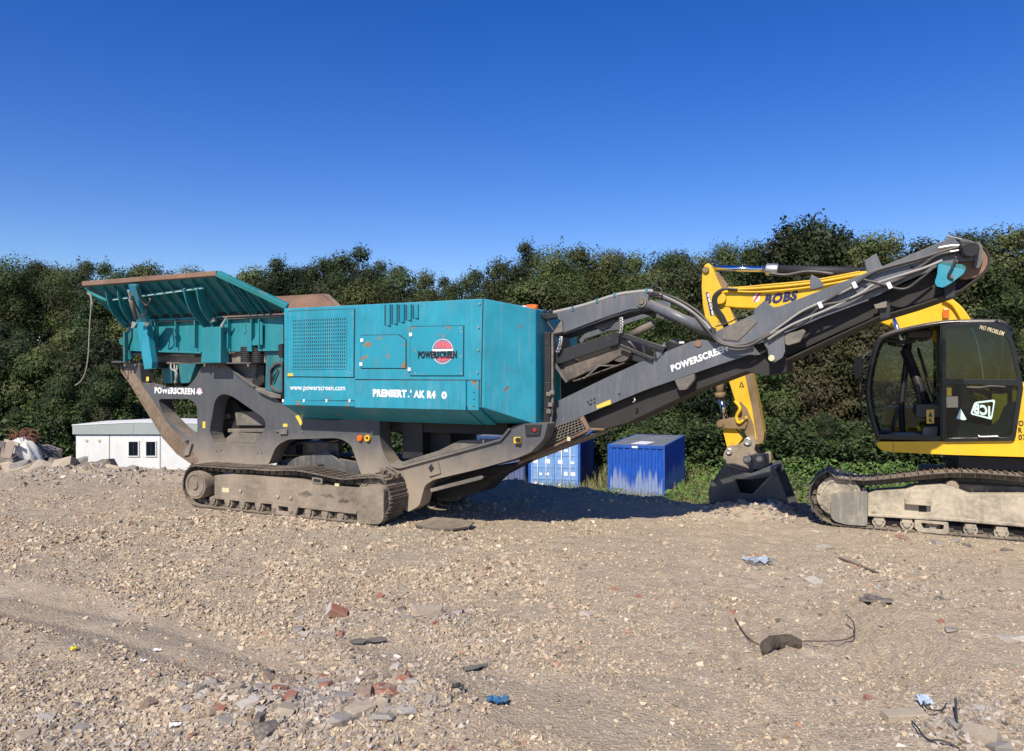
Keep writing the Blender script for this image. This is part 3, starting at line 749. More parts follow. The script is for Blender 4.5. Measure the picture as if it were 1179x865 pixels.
# lower flap with the model lettering: stands proud
q0 = K.sz(410, 438, E0); q1 = K.sz(537.5, 438.8, E0); zq = zm - .002
m = MB()
x0, x1 = q0[0], q1[0]; zt1 = q0[1]
P = [(-.035, zt1), (-.035, zm - .01), (.50, zb - .0), (.54, zb - .03), (.0, zm - .06), (.0, zt1 - .0)]
P = [(-.035, zt1), (-.002, zt1), (-.002, zm + .02), (-.002, zm - .005), (.52, zb + .005), (.50, zb - .03), (-.035, zm - .035)]
m.cross(P, x0, x1); flap = m.build('lower_flap', M['teal'], eng, bevel=.004)
m = MB(); x2 = K.sz(553, 440, E0)[0]
m.cross(P, x1 + .03, x2 - .01); m.build('corner_flap', M['teal_chip'], eng, bevel=.004)
m = MB(); x3 = K.sz(326, 440, E0)[0]
P2 = [(-.012, K.sz(360, 461.5, E0)[1]), (-.002, K.sz(360, 461.5, E0)[1]), (-.002, zm - .004), (.52, zb + .004), (.50, zb - .02), (-.012, zm - .02)]
m.cross(P2, x3, x0 - .02); m.build('lower_flap', M['teal_chip'], eng, bevel=.004)
# dark shut lines
def line(a, b, w=.012, parent=eng):
    m = MB(); m.bar(K.pt(*a, E0 - .002), K.pt(*b, E0 - .002), .008, w, up=(0, -1, 0) if False else (0, 0, 1)) if abs(a[1] - b[1]) < abs(a[0] - b[0]) else m.bar(K.pt(*a, E0 - .002), K.pt(*b, E0 - .002), .008, w, up=(1, 0, 0))
    return m.build('shut_line', M['dark'], parent)
line((409, 437.2), (553, 438.2), .018); line((556.2, 343), (553.8, 470.5), .016); line((324.5, 461.2), (409, 461.5), .008)
# radiator grille door
gd = panel('grille_door', [(332.5, 359), (408.5, 356), (407.5, 434.5), (331.5, 433.5)], -.02, .0, M['teal'], bevel=.006)
g0 = K.sz(338.5, 368, E0); g1 = K.sz(399.5, 424.5, E0); m = MB(); m.bb(g0[0], g1[0], -.0235, -.0215, g1[1], g0[1]); m.build('grille_void', M['dark'], gd)
m = MB(); nx, nz = 25, 14; wx = (g1[0] - g0[0]) / nx; wz = (g0[1] - g1[1]) / nz
for i in range(nx + 1):
    x = g0[0] + i * wx; m.bb(x - wx * .29, x + wx * .29, -.028, -.024, g1[1] - .012, g0[1] + .012)
for k in range(nz + 1):
    z = g1[1] + k * wz; m.bb(g0[0] - .012, g1[0] + .012, -.0285, -.0245, z - wz * .19, z + wz * .19)
m.build('grille', M['teal'], gd)
m = MB(); m.prism(K.poly([(332.3, 430), (338.5, 430), (338.5, 433.3), (332.3, 433.3)], E0), -.024, -.02); m.build('warning_label', M['yellow_tag'], gd)
# louvres
for i in range(5):
    x = 444.2 + i * 8.1
    m = MB(); a = K.sz(x, 351, E0); b = K.sz(x + 5.6, 375 - i * 2.1, E0)
    # pressed scoop: slanted face with an open, shadowed flank
    m.quadbox([(a[0], 0, b[1]), (b[0], 0, b[1]), (b[0], .0, b[1] + .001), (a[0], .0, b[1] + .001), (a[0], 0, a[1]), (b[0], -.0, a[1]), (b[0], .0, a[1]), (a[0], .0, a[1])]) if False else None
    m.sheet([Vector((a[0], -.001, a[1])), Vector((a[0], -.001, b[1])), Vector((b[0], -.035, b[1])), Vector((b[0], -.035, a[1]))], (0, .004, 0))
    m.sheet([Vector((b[0] + .002, -.001, a[1])), Vector((b[0] + .002, -.001, b[1])), Vector((b[0] + .002, -.035, b[1])), Vector((b[0] + .002, -.035, a[1]))], (.004, 0, 0))
    m.build('louvre', M['teal'], eng)
    m = MB(); m.prism([(a[0] - .022, a[1]), (a[0] - .002, a[1]), (a[0] - .002, b[1]), (a[0] - .022, b[1])], -.004, -.0005); m.build('louvre_gap', M['dark'], eng)
# battery hatch and logo door
d1 = panel('access_hatch', [(416.5, 386.5), (459, 386), (467.5, 392), (467.5, 424), (416.5, 424)], -.018, 0, M['teal_rusted'])
d2 = panel('access_door', [(473.5, 376.5), (534, 375.5), (533.5, 432.5), (472.8, 432.5)], -.02, 0, M['teal_chip'])
def clip(px, py, parent, w=1.6, h=2.0, n=-.02):
    m = MB(); m.prism(K.poly([(px - w, py - h), (px + w, py - h), (px + w, py + h), (px - w, py + h)], E0), n - .016, n); m.build('hinge', M['white'], parent, bevel=.003)
clip(418, 392, d1); clip(417, 419.5, d1); clip(474, 385.5, d2); clip(472.5, 425.5, d2)
for px in (327, 351, 377, 403.5): clip(px, 461.5, eng, .9, 1.8, -.012)
m = MB()
for px, py in ((552, 350), (551, 377), (550.5, 403), (549.5, 429), (334, 362), (405.5, 361), (403, 429.5), (531, 382), (530.5, 410), (531, 430), (530, 378), (478, 430)):
    q = K.pt(px, py, E0 - .018); m.cyl(q + Vector((0, .018, 0)), q - Vector((0, .004, 0)), .014, seg=8)
m.build('fixing_bolt', M['silver'], eng)
m = MB()
for px, py in ((546, 452), (546, 460), (545.5, 468), (547, 439.5)):
    q = K.pt(px, py, E0 - .035); m.cyl(q, q - Vector((0, .004, 0)), .012, seg=8)
m.build('flap_bolt', M['dark'], eng)
# logo: pale ring, faded red disc in vertical strips, white equator band
lc = K.sz(510.5, 404.8, E0); lr = .188; zoff = -.0225
m = MB(); m.plate((lc[0], zoff, lc[1]), (1, 0, 0), (0, 0, 1), (0, -.001, 0), [(lr * math.cos(i * math.tau / 40), lr * 1.0 * math.sin(i * math.tau / 40)) for i in range(40)]); m = MB(); m.ring((lc[0], zoff - .001, lc[1]), (0, 1, 0), lr * .93, lr, .002, 40); lg = m.build('logo_ring', M['pinkpale'], d2)
m = MB()
for i in range(15):
    x = -lr * .9 + (i + .5) * lr * 1.8 / 15; w = lr * .034 + lr * .018 * (i / 15) + .002 * (i % 3)
    h = math.sqrt(max(0, (lr * .93) ** 2 - x * x)); a_ = rnd.uniform(.86, .98)
    if x > -.62 * lr: m.plate((lc[0] + x, zoff - .002, lc[1]), (1, 0, 0), (0, 0, 1), (0, -.001, 0), [(-w, .045), (w, .045), (w, h * a_), (-w, h * a_)])
    if h > .1 and x > -.5 * lr: m.plate((lc[0] + x, zoff - .002, lc[1]), (1, 0, 0), (0, 0, 1), (0, -.001, 0), [(-w, -.07), (-w, -h * a_), (w, -h * a_), (w, -.07)])
m.build('logo_stripe', M['pink_film'], d2)
m = MB(); m.plate((lc[0], zoff - .003, lc[1]), (1, 0, 0), (0, 0, 1), (0, -.001, 0), [(-lr * .93, .0), (lr * .97, .0), (lr * .95, .035), (-lr * .9, .035)]); m.build('logo_band', M['white_worn'], d2)
lettering('POWERSCREEN', K, (481.3, 412.2), (526, 412.0), 7.8, -.0265, M['black_film'], d2, weight=.06)
lettering('www.powerscreen.com', K, (334, 449.0), (397.5, 449.6), 6.0, -.002, M['white'], eng, weight=.012)
lettering("PREMIERT", K, (429.4, 456.2), (468.2, 457.3), 8.2, -.037, M['white_worn'], flap, weight=.06)
lettering(".'", K, (469.5, 457.3), (474, 457.4), 8.0, -.037, M['white_worn'], flap, weight=.03)
lettering("AK R4", K, (476.2, 457.5), (501.5, 458.4), 8.2, -.037, M['white_worn'], flap, weight=.06)
lettering("0", K, (508.4, 458.8), (514.4, 459.0), 8.0, -.037, M['white'], flap, weight=.045)
lettering('POWERSCREEN', K, (178.2, 452.6), (224.5, 454.0), 6.8, NS - .002, M['white_worn'], sf, weight=.05)
m = MB(); c = K.sz(229.6, 450.8, NS); r_ = .066
m.plate((c[0], NS - .001, c[1]), (1, 0, 0), (0, 0, 1), (0, -.002, 0), [(r_ * math.cos(i * math.tau / 24), r_ * math.sin(i * math.tau / 24)) for i in range(24)]); m.build('logo_disc', M['pinkpale'], sf)
m = MB(); m.plate((c[0], NS - .0035, c[1]), (1, 0, 0), (0, 0, 1), (0, -.002, 0), [(-.085, -.03), (-.05, -.005), (.07, -.01), (.09, -.02), (.06, -.035), (-.05, -.025), (-.07, -.045)]); m.build('logo_band', M['white'], sf)
# beacon and white exhaust stub on the roof
rz = TC.z
bc = K.pt(613, 354.5, .62)
m = MB(); m.cyl(bc + Vector((0, 0, -.12)), bc + Vector((0, 0, -.03)), .03, seg=12); bs = m.build('beacon_base', M['black'], crusher)
m = MB(); m.cyl(bc + Vector((-.09, 0, .0)), bc + Vector((.07, 0, .0)), .055, .05, seg=20); m.cyl(bc + Vector((.07, 0, 0)), bc + Vector((.085, 0, 0)), .05, .03, seg=20); m.build('beacon_lens', M['amber'], bs, bevel=.01)
m = MB(); m.cyl(bc + Vector((-.2, 0, .0)), bc + Vector((-.09, 0, .0)), .035, .04, seg=16); m.build('beacon_bracket', M['white_worn'], bs)
# dark engine bay under the housing
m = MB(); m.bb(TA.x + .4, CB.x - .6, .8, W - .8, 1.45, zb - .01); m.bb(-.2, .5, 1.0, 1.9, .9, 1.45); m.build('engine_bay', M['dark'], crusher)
# indicator lamps on the frame
m = MB(); q = K.pt(415.5, 504.5, NS); m.cyl(q, q - Vector((0, .05, 0)), .052, seg=18); m.build('side_lamp', M['amber'], sf, bevel=.01)
m = MB(); q = K.pt(424.5, 504.5, NS); m.ring(q - Vector((0, .03, 0)), (0, 1, 0), .028, .055, .05); m.build('side_lamp', M['yellow'], sf, bevel=.006)
m = MB(); m.prism(K.poly([(593.5, 503), (600.5, 503), (600.5, 510.5), (593.5, 510.5)], NS), NS - .07, NS); sw = m.build('stop_switch', M['yellow'], sf, bevel=.012)
m = MB(); q = K.pt(596.5, 506.5, NS - .07); m.cyl(q, q - Vector((0, .03, 0)), .035, seg=14); m.build('stop_button', M['dark'], sw)
m = MB(); m.prism(K.poly([(605, 489), (624, 489), (622, 501), (606, 502)], NS), NS - .03, NS); m.build('terminal_box', M['dark'], sf, bevel=.006)
m = MB(); q = K.pt(616, 495, NS - .03); m.cyl(q, q + Vector((0, -.02, .0)), .03, seg=10); m.build('tail_lamp', plain('red_lens', (.35, .02, .015), .3), sf)
# ledge plates on the sloping tail rail
m = MB(); e = K.poly([(455, 537), (461, 534), (500, 526), (523, 512), (545, 506), (577, 504)], NS)
tp = [(454, 538), (462, 536.5), (520, 520.5), (577, 504.5), (560, 506), (528, 507.5), (505, 519), (463, 532), (455, 531)]
m.prism(K.poly(tp, NS + .08), NS + .08, NS + .14); m.build('rail_liner', M['dusty_steel'], sf, bevel=.006)
m = MB(); e = K.poly([(441, 521), (450, 536), (461, 538.5), (577, 506.8), (588, 493.5)], NS)
for a, b in zip(e, e[1:]): m.bar((a[0], NS - .02, a[1]), (b[0], NS - .02, b[1]), .05, .035)
m.build('rail_edge', M['grey'], sf, bevel=.006)
m = MB(); m.prism(K.poly([(494, 541), (505, 531), (508, 545), (495, 549)], NS), NS - .03, NS); m.build('rail_gusset', M['grey'], sf, bevel=.006)
m = MB(); m.plate((K.sz(497.5, 539, NS)[0], NS - .034, K.sz(497.5, 539, NS)[1]), (1, 0, 0), (0, 0, 1), (0, .003, 0), [(0, -.07), (.06, 0), (0, .07), (-.05, 0)]); m.build('gusset_hole', M['dark'], sf)
# lower skid leg and plate at the tail
m = MB(); NL = .62
m.prism(K.poly([(497, 560), (553, 547), (556, 549), (552, 551), (497, 566)], NL), NL, NL + .3); m.prism(K.poly([(490, 572), (496, 560), (548, 541), (600, 533), (566, 551), (548, 568), (510, 574)], NL + .5), NL + .5, W - NL - .5); m.build('tail_chute', M['dark'], crusher, bevel=.01)  # chute coloured near-black to carry the shade under the rail
m = MB(); m.prism(K.poly([(495, 563), (553, 548), (556, 550), (553, 552.5), (496, 567)], NL - .05), NL - .05, NL); m.build('chute_bar', M['dusty_steel'], crusher, bevel=.005)
m = MB(); P = [K.pt(478, 597, .30), K.pt(479, 602, .16), K.pt(490, 605, .1), K.pt(508, 604, .12), K.pt(522, 601, .2), K.pt(540, 595, .45)]
P = [Vector((p.x, p.y, .02)) for p in P]; P += [Vector((P[-1].x - .05, .7, .05)), Vector((P[3].x - .1, .75, .06)), Vector((P[0].x + .1, .7, .06))]
m.sheet(P, (0, 0, .03)); m.build('skid_plate', M['muddy_dark'], crusher)

# --- discharge conveyor ---------------------------------------------------
NC, NC2 = .90, 2.0
def twin(name, poly, mat, th=.04, parent=crusher, bevel=.006, holes=()):
    a = MB(); a.prism(poly, NC, NC + th, holes); o = a.build(name, mat, parent, bevel=bevel)
    a = MB(); a.prism(poly, NC2 - th, NC2, holes); a.build(name, mat, parent, bevel=bevel); return o
low = soften(K.poly([(637, 466), (641, 462.5), (700, 434), (735, 418), (795, 393.5), (808, 391), (822, 394), (836, 399), (866, 395), (868, 404.5), (860, 409), (741, 450), (641, 491.5), (636.5, 488)], NC), .03)
cv = twin('conveyor_side', low, M['grey_clean'])
lettering('POWERSCREEN', K, (773.5, 428), (838.5, 403.8), 7.4, NC - .002, M['white_worn'], cv, weight=.05, vert=None, shear=.12)
m = MB(); m.prism(K.poly([(686.5, 467), (703, 460), (703.5, 465.5), (687.5, 470.8)], NC), NC - .003, NC); m.build('warning_label', M['yellow_tag'], cv)
m = MB()
for px, py in ((681, 461), (684.5, 459.5), (681, 465.5), (684.5, 463.8), (679, 466), (677, 463), (713, 454)):
    q = K.pt(px, py, NC); m.cyl(q, q - Vector((0, .004, 0)), .017, seg=8)
m.build('bolt_hole', M['dark'], cv)
m = MB(); q = K.pt(730, 458.5, NC - .02); m.tube(spline([q, q + Vector((.02, -.02, -.03)), q + Vector((-.01, -.02, -.06))]), .012); m.build('hook', M['silver'], cv)
q = K.pt(804, 395.5, NC); m = MB(); m.cyl(q, q - Vector((0, .02, 0)), .05, seg=16); m.build('pivot_pin', M['rim'], cv)
# belt guard hanging under the lower section (inset, in shade)
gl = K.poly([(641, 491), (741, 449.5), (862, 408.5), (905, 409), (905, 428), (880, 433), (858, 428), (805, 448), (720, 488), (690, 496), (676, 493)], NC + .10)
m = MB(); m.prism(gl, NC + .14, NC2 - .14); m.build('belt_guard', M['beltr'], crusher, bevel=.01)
# bracket under the lower section
m = MB(); m.prism(K.poly([(777, 438), (800, 430.5), (800, 437), (790, 449), (782, 449.5)], NC - .01), NC - .03, NC + .1); m.build('conveyor_foot', M['dusty_steel'], crusher, bevel=.01)
# upper section
up = K.poly([(822, 383), (830, 379), (868, 362), (868, 357), (880, 346), (892, 355), (995, 315), (1040, 297), (1096, 273), (1112, 275.5), (1124, 279), (1124, 300), (1102, 302), (1078, 309), (1040, 325), (1012, 339.5), (945, 364), (908, 380), (866, 396), (838, 401)], NC)
upo = twin('conveyor_side', up, M['grey_clean'], th=.045)
m = MB(); m.prism(K.poly([(832, 380), (866, 366), (872, 371), (850, 393), (832, 391)], NC), NC - .015, NC); m.build('dirt_ledge', M['dusty_steel'], upo, bevel=.006)
# brackets standing above the upper edge
for q in (((932.5, 322), (934, 316), (944, 321.5), (949, 330), (933, 334)), ((995.5, 300), (1009, 291.5), (1014, 303), (1016, 308), (998, 314))):
    m = MB(); m.prism(K.poly(q, NC + .02), NC + .02, NC + .09); m.build('top_bracket', M['grey_clean'], upo, bevel=.006)
# fold pivot ear with pin
m = MB(); m.prism(K.poly([(878, 394), (890, 380), (903, 382), (904, 405), (901, 412), (891, 418), (885, 412), (884, 403)], NC - .05), NC - .06, NC - .02); ear = m.build('pivot_ear', M['grey_clean'], upo, bevel=.008)
q = K.pt(888.5, 412.5, NC - .06); m = MB(); m.cyl(q, q - Vector((0, .03, 0)), .042, seg=16); m.build('pivot_pin', M['cream_tag'], ear, bevel=.006)
m = MB(); m.prism(K.poly([(903, 385), (925, 379), (928, 382), (921, 394), (907, 398), (904, 396)], NC - .03), NC - .05, NC + .05); m.build('pivot_lug', M['dusty_steel'], upo, bevel=.01)
# upper belt pan in shade
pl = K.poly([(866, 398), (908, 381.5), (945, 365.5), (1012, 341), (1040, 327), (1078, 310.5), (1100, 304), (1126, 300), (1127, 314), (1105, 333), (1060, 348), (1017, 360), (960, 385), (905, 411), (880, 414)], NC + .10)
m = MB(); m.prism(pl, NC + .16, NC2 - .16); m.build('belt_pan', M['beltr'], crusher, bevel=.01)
# conveyor belt: wraps the head drum
hd = K.sz(1114, 302, NC); r_h = .235
bel = MB(); c0 = K.sz(640, 468, NC); 
bp = arc((hd[0], hd[1] + .02), r_h, 100, -60, 14)
lo2 = K.poly([(1107, 333.5), (1060, 350), (1010, 365), (960, 388), (905, 414)], NC)
pts = [K.sz(1000, 318, NC)] + bp + lo2
for a, b in zip(pts, pts[1:]): bel.bar((a[0], (NC + NC2) / 2, a[1]), (b[0], (NC + NC2) / 2, b[1]), NC2 - NC - .1, .022)
bel.build('conveyor_belt', M['beltr'], crusher)
m = MB(); m.cyl((hd[0], NC + .07, hd[1] + .02), (hd[0], NC2 - .07, hd[1] + .02), r_h - .015, seg=28); m.build('head_drum', M['rim'], crusher, bevel=.006)
# head motor, cover, teal scraper plate
m = MB(); m.prism(K.poly([(1104, 283), (1106, 278.5), (1121, 278), (1124, 284), (1122, 294), (1108, 296)], NC - .14), NC - .16, NC - .02); hm = m.build('drive_motor', M['black'], crusher, bevel=.015)
q = K.pt(1115.5, 283.7, NC - .17); m = MB(); m.box(q, (.055, .015, .05)); m.build('motor_tag', M['white'], hm)
m = MB(); m.cyl(K.pt(1118, 287, NC - .2), K.pt(1118, 287, NC), .09, seg=18); m.cyl(K.pt(1109, 284, NC - .2), K.pt(1109, 284, NC - .1), .03, seg=10); m.build('motor_case', M['black'], hm, bevel=.01)
m = MB(); m.prism(soften(K.poly([(1122, 282), (1125.5, 277.5), (1130, 281), (1133, 294), (1128, 309), (1121, 309), (1122, 297)], NC), .03), NC - .02, NC + .06); m.build('drum_cheek', M['grey_dusty'], crusher, bevel=.008)
m = MB(); m.prism(soften(K.poly([(1080, 304), (1111, 311), (1110, 315), (1094, 327), (1086, 331.5), (1078, 330), (1076, 325), (1079, 316)], NC - .08), .02), NC - .09, NC - .06); tp_ = m.build('scraper_plate', M['teal'], crusher, bevel=.005)
m = MB(); m.prism(K.poly([(1079, 301), (1112, 305), (1112, 312), (1080, 311)], NC - .06), NC - .065, NC); m.build('scraper_bracket', M['teal_worn_shade'], tp_, bevel=.004)
m = MB(); m.tube(spline([K.pt(1101, 296, NC - .12), K.pt(1096, 309, NC - .13), K.pt(1092, 318, NC - .11), K.pt(1097, 322, NC - .1)]), .014); m.build('scraper_hose', M['hose'], tp_)
# return rollers under the belt
for px, py, ln in ((1018, 369, 1), (1093, 345, 1)):
    m = MB(); a = K.pt(px, py - 12, NC + .12); m.cyl(a + Vector((0, 0, 0)), a + Vector((0, NC2 - NC - .24, 0)), .07, seg=16)
    m.prism(K.poly([(px - 7, py - 20), (px + 8, py - 24), (px + 7, py - 2), (px - 5, py)], NC + .04), NC + .04, NC + .16); m.build('return_roller', M['black'], crusher, bevel=.015)
m = MB(); m.prism(K.poly([(1006, 351), (1021, 348), (1021, 354), (1008, 356)], NC - .0), NC - .03, NC + .05); m.build('roller_bracket', M['dusty_steel'], crusher, bevel=.006)
# hoses along the conveyor
def hose(pts, r, mat='hose', n=None, name='hydraulic_hose', parent=crusher):
    m = MB(); m.tube(spline([K.pt(x, y, d) for x, y, d in pts], 8), r, 8); return m.build(name, M[mat], parent)
H = NC - .06
hose([(752, 337, NC + .2), (775, 343, NC + .1), (800, 357, NC), (815, 372, H), (824, 388, H - .02), (838, 396.5, H - .04), (858, 396.5, H - .04), (878, 388, H - .03), (895, 378, H), (912, 366, H), (945, 350, H), (985, 327, H), (1010, 312, H), (1060, 298, H), (1085, 290, H), (1105, 284.5, H)], .024)
hose([(748, 340, NC + .2), (772, 347, NC + .1), (797, 361, NC), (812, 377, H - .05), (826, 393, H - .06), (842, 399, H - .08), (862, 398.5, H - .08), (884, 387, H - .05), (903, 379.5, H - .03), (925, 372, H - .03), (945, 353.5, H - .03), (972, 347, H - .03), (1010, 331, H), (1035, 322, H), (1062, 306, H), (1080, 294, H), (1105, 289, H)], .022)
hose([(880, 389, H - .02), (905, 371, H - .04), (925, 357.5, H - .03), (955, 344, H), (985, 329, H - .03)], .016, 'hose_grey')
hose([(884, 391, H - .06), (908, 376, H - .06), (930, 366, H - .05), (960, 353.5, H - .04), (992, 337, H - .02), (1010, 326, H), (1060, 310, H - .03), (1085, 300, H)], .017, 'hose_grey')
hose([(760, 339, NC + .15), (785, 351, NC + .05), (806, 366, NC - .02), (818, 379, H - .08)], .02, 'hose_grey')
hose([(994, 322, H - .02), (1010, 326, H - .02), (1040, 333, H - .02), (1060, 321, H - .02), (1076, 308, H - .02)], .015)
m = MB()
for px, py in ((944.5, 351.5), (984, 328.5), (1024, 329)):
    q = K.pt(px, py, H - .05); m.box(q, (.05, .05, .085), Matrix.Rotation(R(-25), 3, 'Y'))
m.build('hose_clamp', M['white'], upo, bevel=.006)
m = MB()
for px, py in ((1030, 288), (1050, 308), (1041, 303)):
    q = K.pt(px, py, NC); m.cyl(q, q - Vector((0, .003, 0)), .02, seg=8)
m.build('bolt_hole', M['dark'], upo)
hose([(1080, 286, H), (1094, 283.5, H), (1106, 283, H)], .024, 'silver', name='hose_fitting', parent=hm); hose([(1093, 290.5, H), (1106, 288.5, H)], .022, 'silver', name='hose_fitting', parent=hm)
hose([(1090, 272, NC + .05), (1100, 274, NC + .0), (1108, 276, NC - .05)], .012, 'hose_grey')
# --- tail: vertical curved channel, mesh guard --------------------------------
NT = .78
m = MB(); e = K.poly([(632, 383), (632.5, 400), (632.5, 440), (632, 470), (631, 488), (627, 503), (616, 517), (600, 527)], NT)
for a, b in zip(e, e[1:]): m.bar((a[0], NT, a[1]), (b[0], NT, b[1]), .16, .10)
m.build('guide_channel', M['black'], crusher, bevel=.008)
m = MB(); e = K.poly([(637, 384), (637, 410), (637, 440), (637, 466), (635, 490), (630, 505)], NT)
for a, b in zip(e, e[1:]): m.bar((a[0], NT - .02, a[1]), (b[0], NT - .02, b[1]), .05, .03)
for px, py in ((632, 454), (632, 474), (634, 466), (636, 452)):
    q = K.pt(px, py, NT - .08); m.box(q, (.07, .05, .06))
m.build('channel_lip', M['dusty_steel'], crusher, bevel=.006)
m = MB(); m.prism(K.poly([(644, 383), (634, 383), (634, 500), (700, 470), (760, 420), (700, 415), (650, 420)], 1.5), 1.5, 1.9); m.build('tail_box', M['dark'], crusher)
# mesh guard: frame and wires
fr = K.poly([(637, 492), (671, 480.5), (677, 493), (640, 508), (626, 514)], NC - .02)
m = MB()
for i in range(12):
    t = i / 11; a = Vector(fr[0]).lerp(Vector(fr[1]), t); b = Vector(fr[4]).lerp(Vector(fr[2]), t); m.bar((a.x, NC - .02, a.y), (b.x, NC - .02, b.y), .008, .012, up=(1, 0, 0))
for i in range(6):
    t = i / 5; a = Vector(fr[0]).lerp(Vector(fr[4]), t); b = Vector(fr[1]).lerp(Vector(fr[2]), t); m.bar((a.x, NC - .024, a.y), (b.x, NC - .024, b.y), .008, .012)
mg = m.build('mesh_guard', M['dusty_steel'], crusher)
m = MB(); m.bar(K.pt(670, 480, NC - .05), K.pt(678, 495, NC - .05), .05, .06); m.bar(K.pt(678, 495, NC - .05), K.pt(597, 533, NC - .05), .06, .035); m.bar(K.pt(678, 494, NC - .02), K.pt(696, 494.5, NC - .02), .08, .03); m.build('guard_frame', M['rim'], mg, bevel=.006)
m = MB(); q = K.pt(655, 505.5, NC - .08); m.box(q, (.05, .02, .06)); m.build('guard_tag', M['cream_tag'], mg)
m = MB(); m.sheet([K.pt(640, 510, NC), K.pt(694, 496, NC), K.pt(700, 497, NC + .9), K.pt(600, 535, NC + .9), K.pt(597, 533, NC)], (0, 0, -.02)); m.build('tail_tray', M['dusty_steel'], crusher)

# --- magnet arm and overband magnet -----------------------------------------
NM = .80
arm = K.poly([(634, 362), (672, 353.5), (708, 341.5), (727, 338.5), (745, 336.5), (746.5, 340), (746.5, 351), (744, 354.5), (724, 356.5), (700, 364), (650, 383), (640, 386), (636, 392), (632, 388), (640, 379), (647, 370)], NM)
m = MB(); m.prism(arm, NM, NM + .05); am = m.build('magnet_arm', M['grey_clean'], crusher, bevel=.006)
m = MB(); m.prism(arm, W - NM - .05, W - NM); m.build('magnet_arm', M['grey_clean'], crusher, bevel=.006)
m = MB(); e = K.poly([(640, 387), (700, 366), (724, 358), (745, 355)], NM)
for a, b in zip(e, e[1:]): m.bar((a[0], NM + .3, a[1]), (b[0], NM + .3, b[1]), .56, .03)
m.build('arm_web', M['black'], am)
q = K.pt(739, 348, NM); m = MB(); m.cyl(q, q - Vector((0, .05, 0)), .04, seg=18); m.ring(q - Vector((0, .015, 0)), (0, 1, 0), .045, .075, .03); m.build('arm_pin', M['dusty_steel'], am, bevel=.006)
m = MB(); m.prism(K.poly([(624, 362), (640, 361), (642, 366), (630, 368), (625, 366)], NM - .02), NM - .06, NM + .1); m.bar(K.pt(626, 366, NM), K.pt(640, 384, NM), .03, .03)
for px in (628, 634): q = K.pt(px, 360, NM - .03); m.cyl(q, q + Vector((0, 0, .05)), .03, seg=10)
m.build('arm_hinge', M['black'], am, bevel=.008)
m = MB(); m.prism(K.poly([(647, 368), (648, 382), (636, 385), (640, 378)], NM - .03), NM - .035, NM - .005); m.build('arm_gusset', M['dusty_steel'], am, bevel=.005)
m = MB(); e = [(634, 361), (672, 352), (708, 340.5), (727, 337.3), (745, 335.5), (752, 335.8)]
m.tube(spline([K.pt(x, y - .3, NM + .02) for x, y in e]), .028); m.build('arm_hose', M['hose_grey'], am)
m = MB()
for px, py in ((708, 339.7), (745, 335), (688, 346.5), (660, 355.5)): q = K.pt(px, py, NM + .02); m.box(q, (.03, .07, .07))
m.build('hose_strap', M['teal_worn_shade'], am)
# strut
m = MB(); m.tube([K.pt(747, 350, NM + .05), K.pt(822, 384, NC - .0)], .075, 14); m.build('magnet_strut', M['grey_clean'], crusher)
m = MB(); m.tube([K.pt(733, 352, NM + .7), K.pt(812, 374, NC + .8)], .06, 14); m.build('magnet_strut', M['grey'], crusher)
m = MB(); m.prism(K.poly([(724, 357), (745, 355), (788, 366), (800, 372), (780, 372), (755, 366)], NM + .5), NM + .5, NM + .6); m.build('strut_plate', M['grey_dusty'], crusher, bevel=.01)
m = MB(); m.bar(K.pt(740, 348, NM + .3), K.pt(757, 322, NM + .3), .02, .025); m.build('aerial', M['black'], crusher)
m = MB(); m.tube(spline([K.pt(706, 346, NM + .6), K.pt(732, 338, NM + .5), K.pt(757, 331, NM + .3), K.pt(762, 340, NM + .2), K.pt(748, 339, NM)]), .012); m.build('arm_cable', M['hose'], crusher)
# magnet body: side beam, belt in use, drums
NG = .86
mag = MB(); mag.prism(K.poly([(635, 407), (710, 381.5), (713, 385), (712, 396), (645, 418.5), (638, 418)], NG), NG, NG + .06); mo = mag.build('magnet_beam', M['black'], crusher, bevel=.008)
m = MB(); m.prism(K.poly([(640, 412), (712, 388), (714, 410), (700, 419), (656, 434), (645, 428)], NG + .3), NG + .3, NG + 1.2); m.build('magnet_block', M['dark'], mo)
m = MB(); a = Vector(K.sz(655, 426, NG + .1)); b = Vector(K.sz(714, 404, NG + .1))
m.cyl((a.x, NG + .1, a.y), (a.x, NG + 1.2, a.y), .17, seg=20); m.build('magnet_drum', M['muddy_dark'], mo, bevel=.01)
m = MB(); m.cyl((b.x, NG + .1, b.y), (b.x, NG + 1.2, b.y), .17, seg=20); m.build('magnet_drum', M['muddy_dark'], mo, bevel=.01)
d = (b - a).normalized(); o_ = Vector((d.y, -d.x))
pb = [(a + o_ * .19 + d * i * ((b - a).length / 6)) for i in range(7)]
m = MB(); m.prism(K.poly([(650, 423), (702, 403), (714, 397), (716, 409), (700, 418), (655, 438), (650, 434)], NG + .08), NG + .08, NG + .13)
for p, q in zip(pb, pb[1:]): m.bar((p.x, NG + .65, p.y), (q.x, NG + .65, q.y), 1.1, .02)
m.build('magnet_belt', M['muddy_dark'], mo, bevel=.01)
m = MB(); m.bar(K.pt(712, 384, NG), K.pt(765, 402, NG), .05, .07); m.bar(K.pt(714, 398, NG), K.pt(752, 414, NG), .04, .05); m.bar(K.pt(740, 395, NG), K.pt(743, 412, NG), .03, .03); m.bar(K.pt(752, 399, NG), K.pt(755, 413, NG), .03, .03)
m.prism(K.poly([(714, 398), (752, 413), (738, 419), (716, 411)], NG + .2), NG + .2, NG + .25); m.build('magnet_frame', M['black'], mo, bevel=.006)
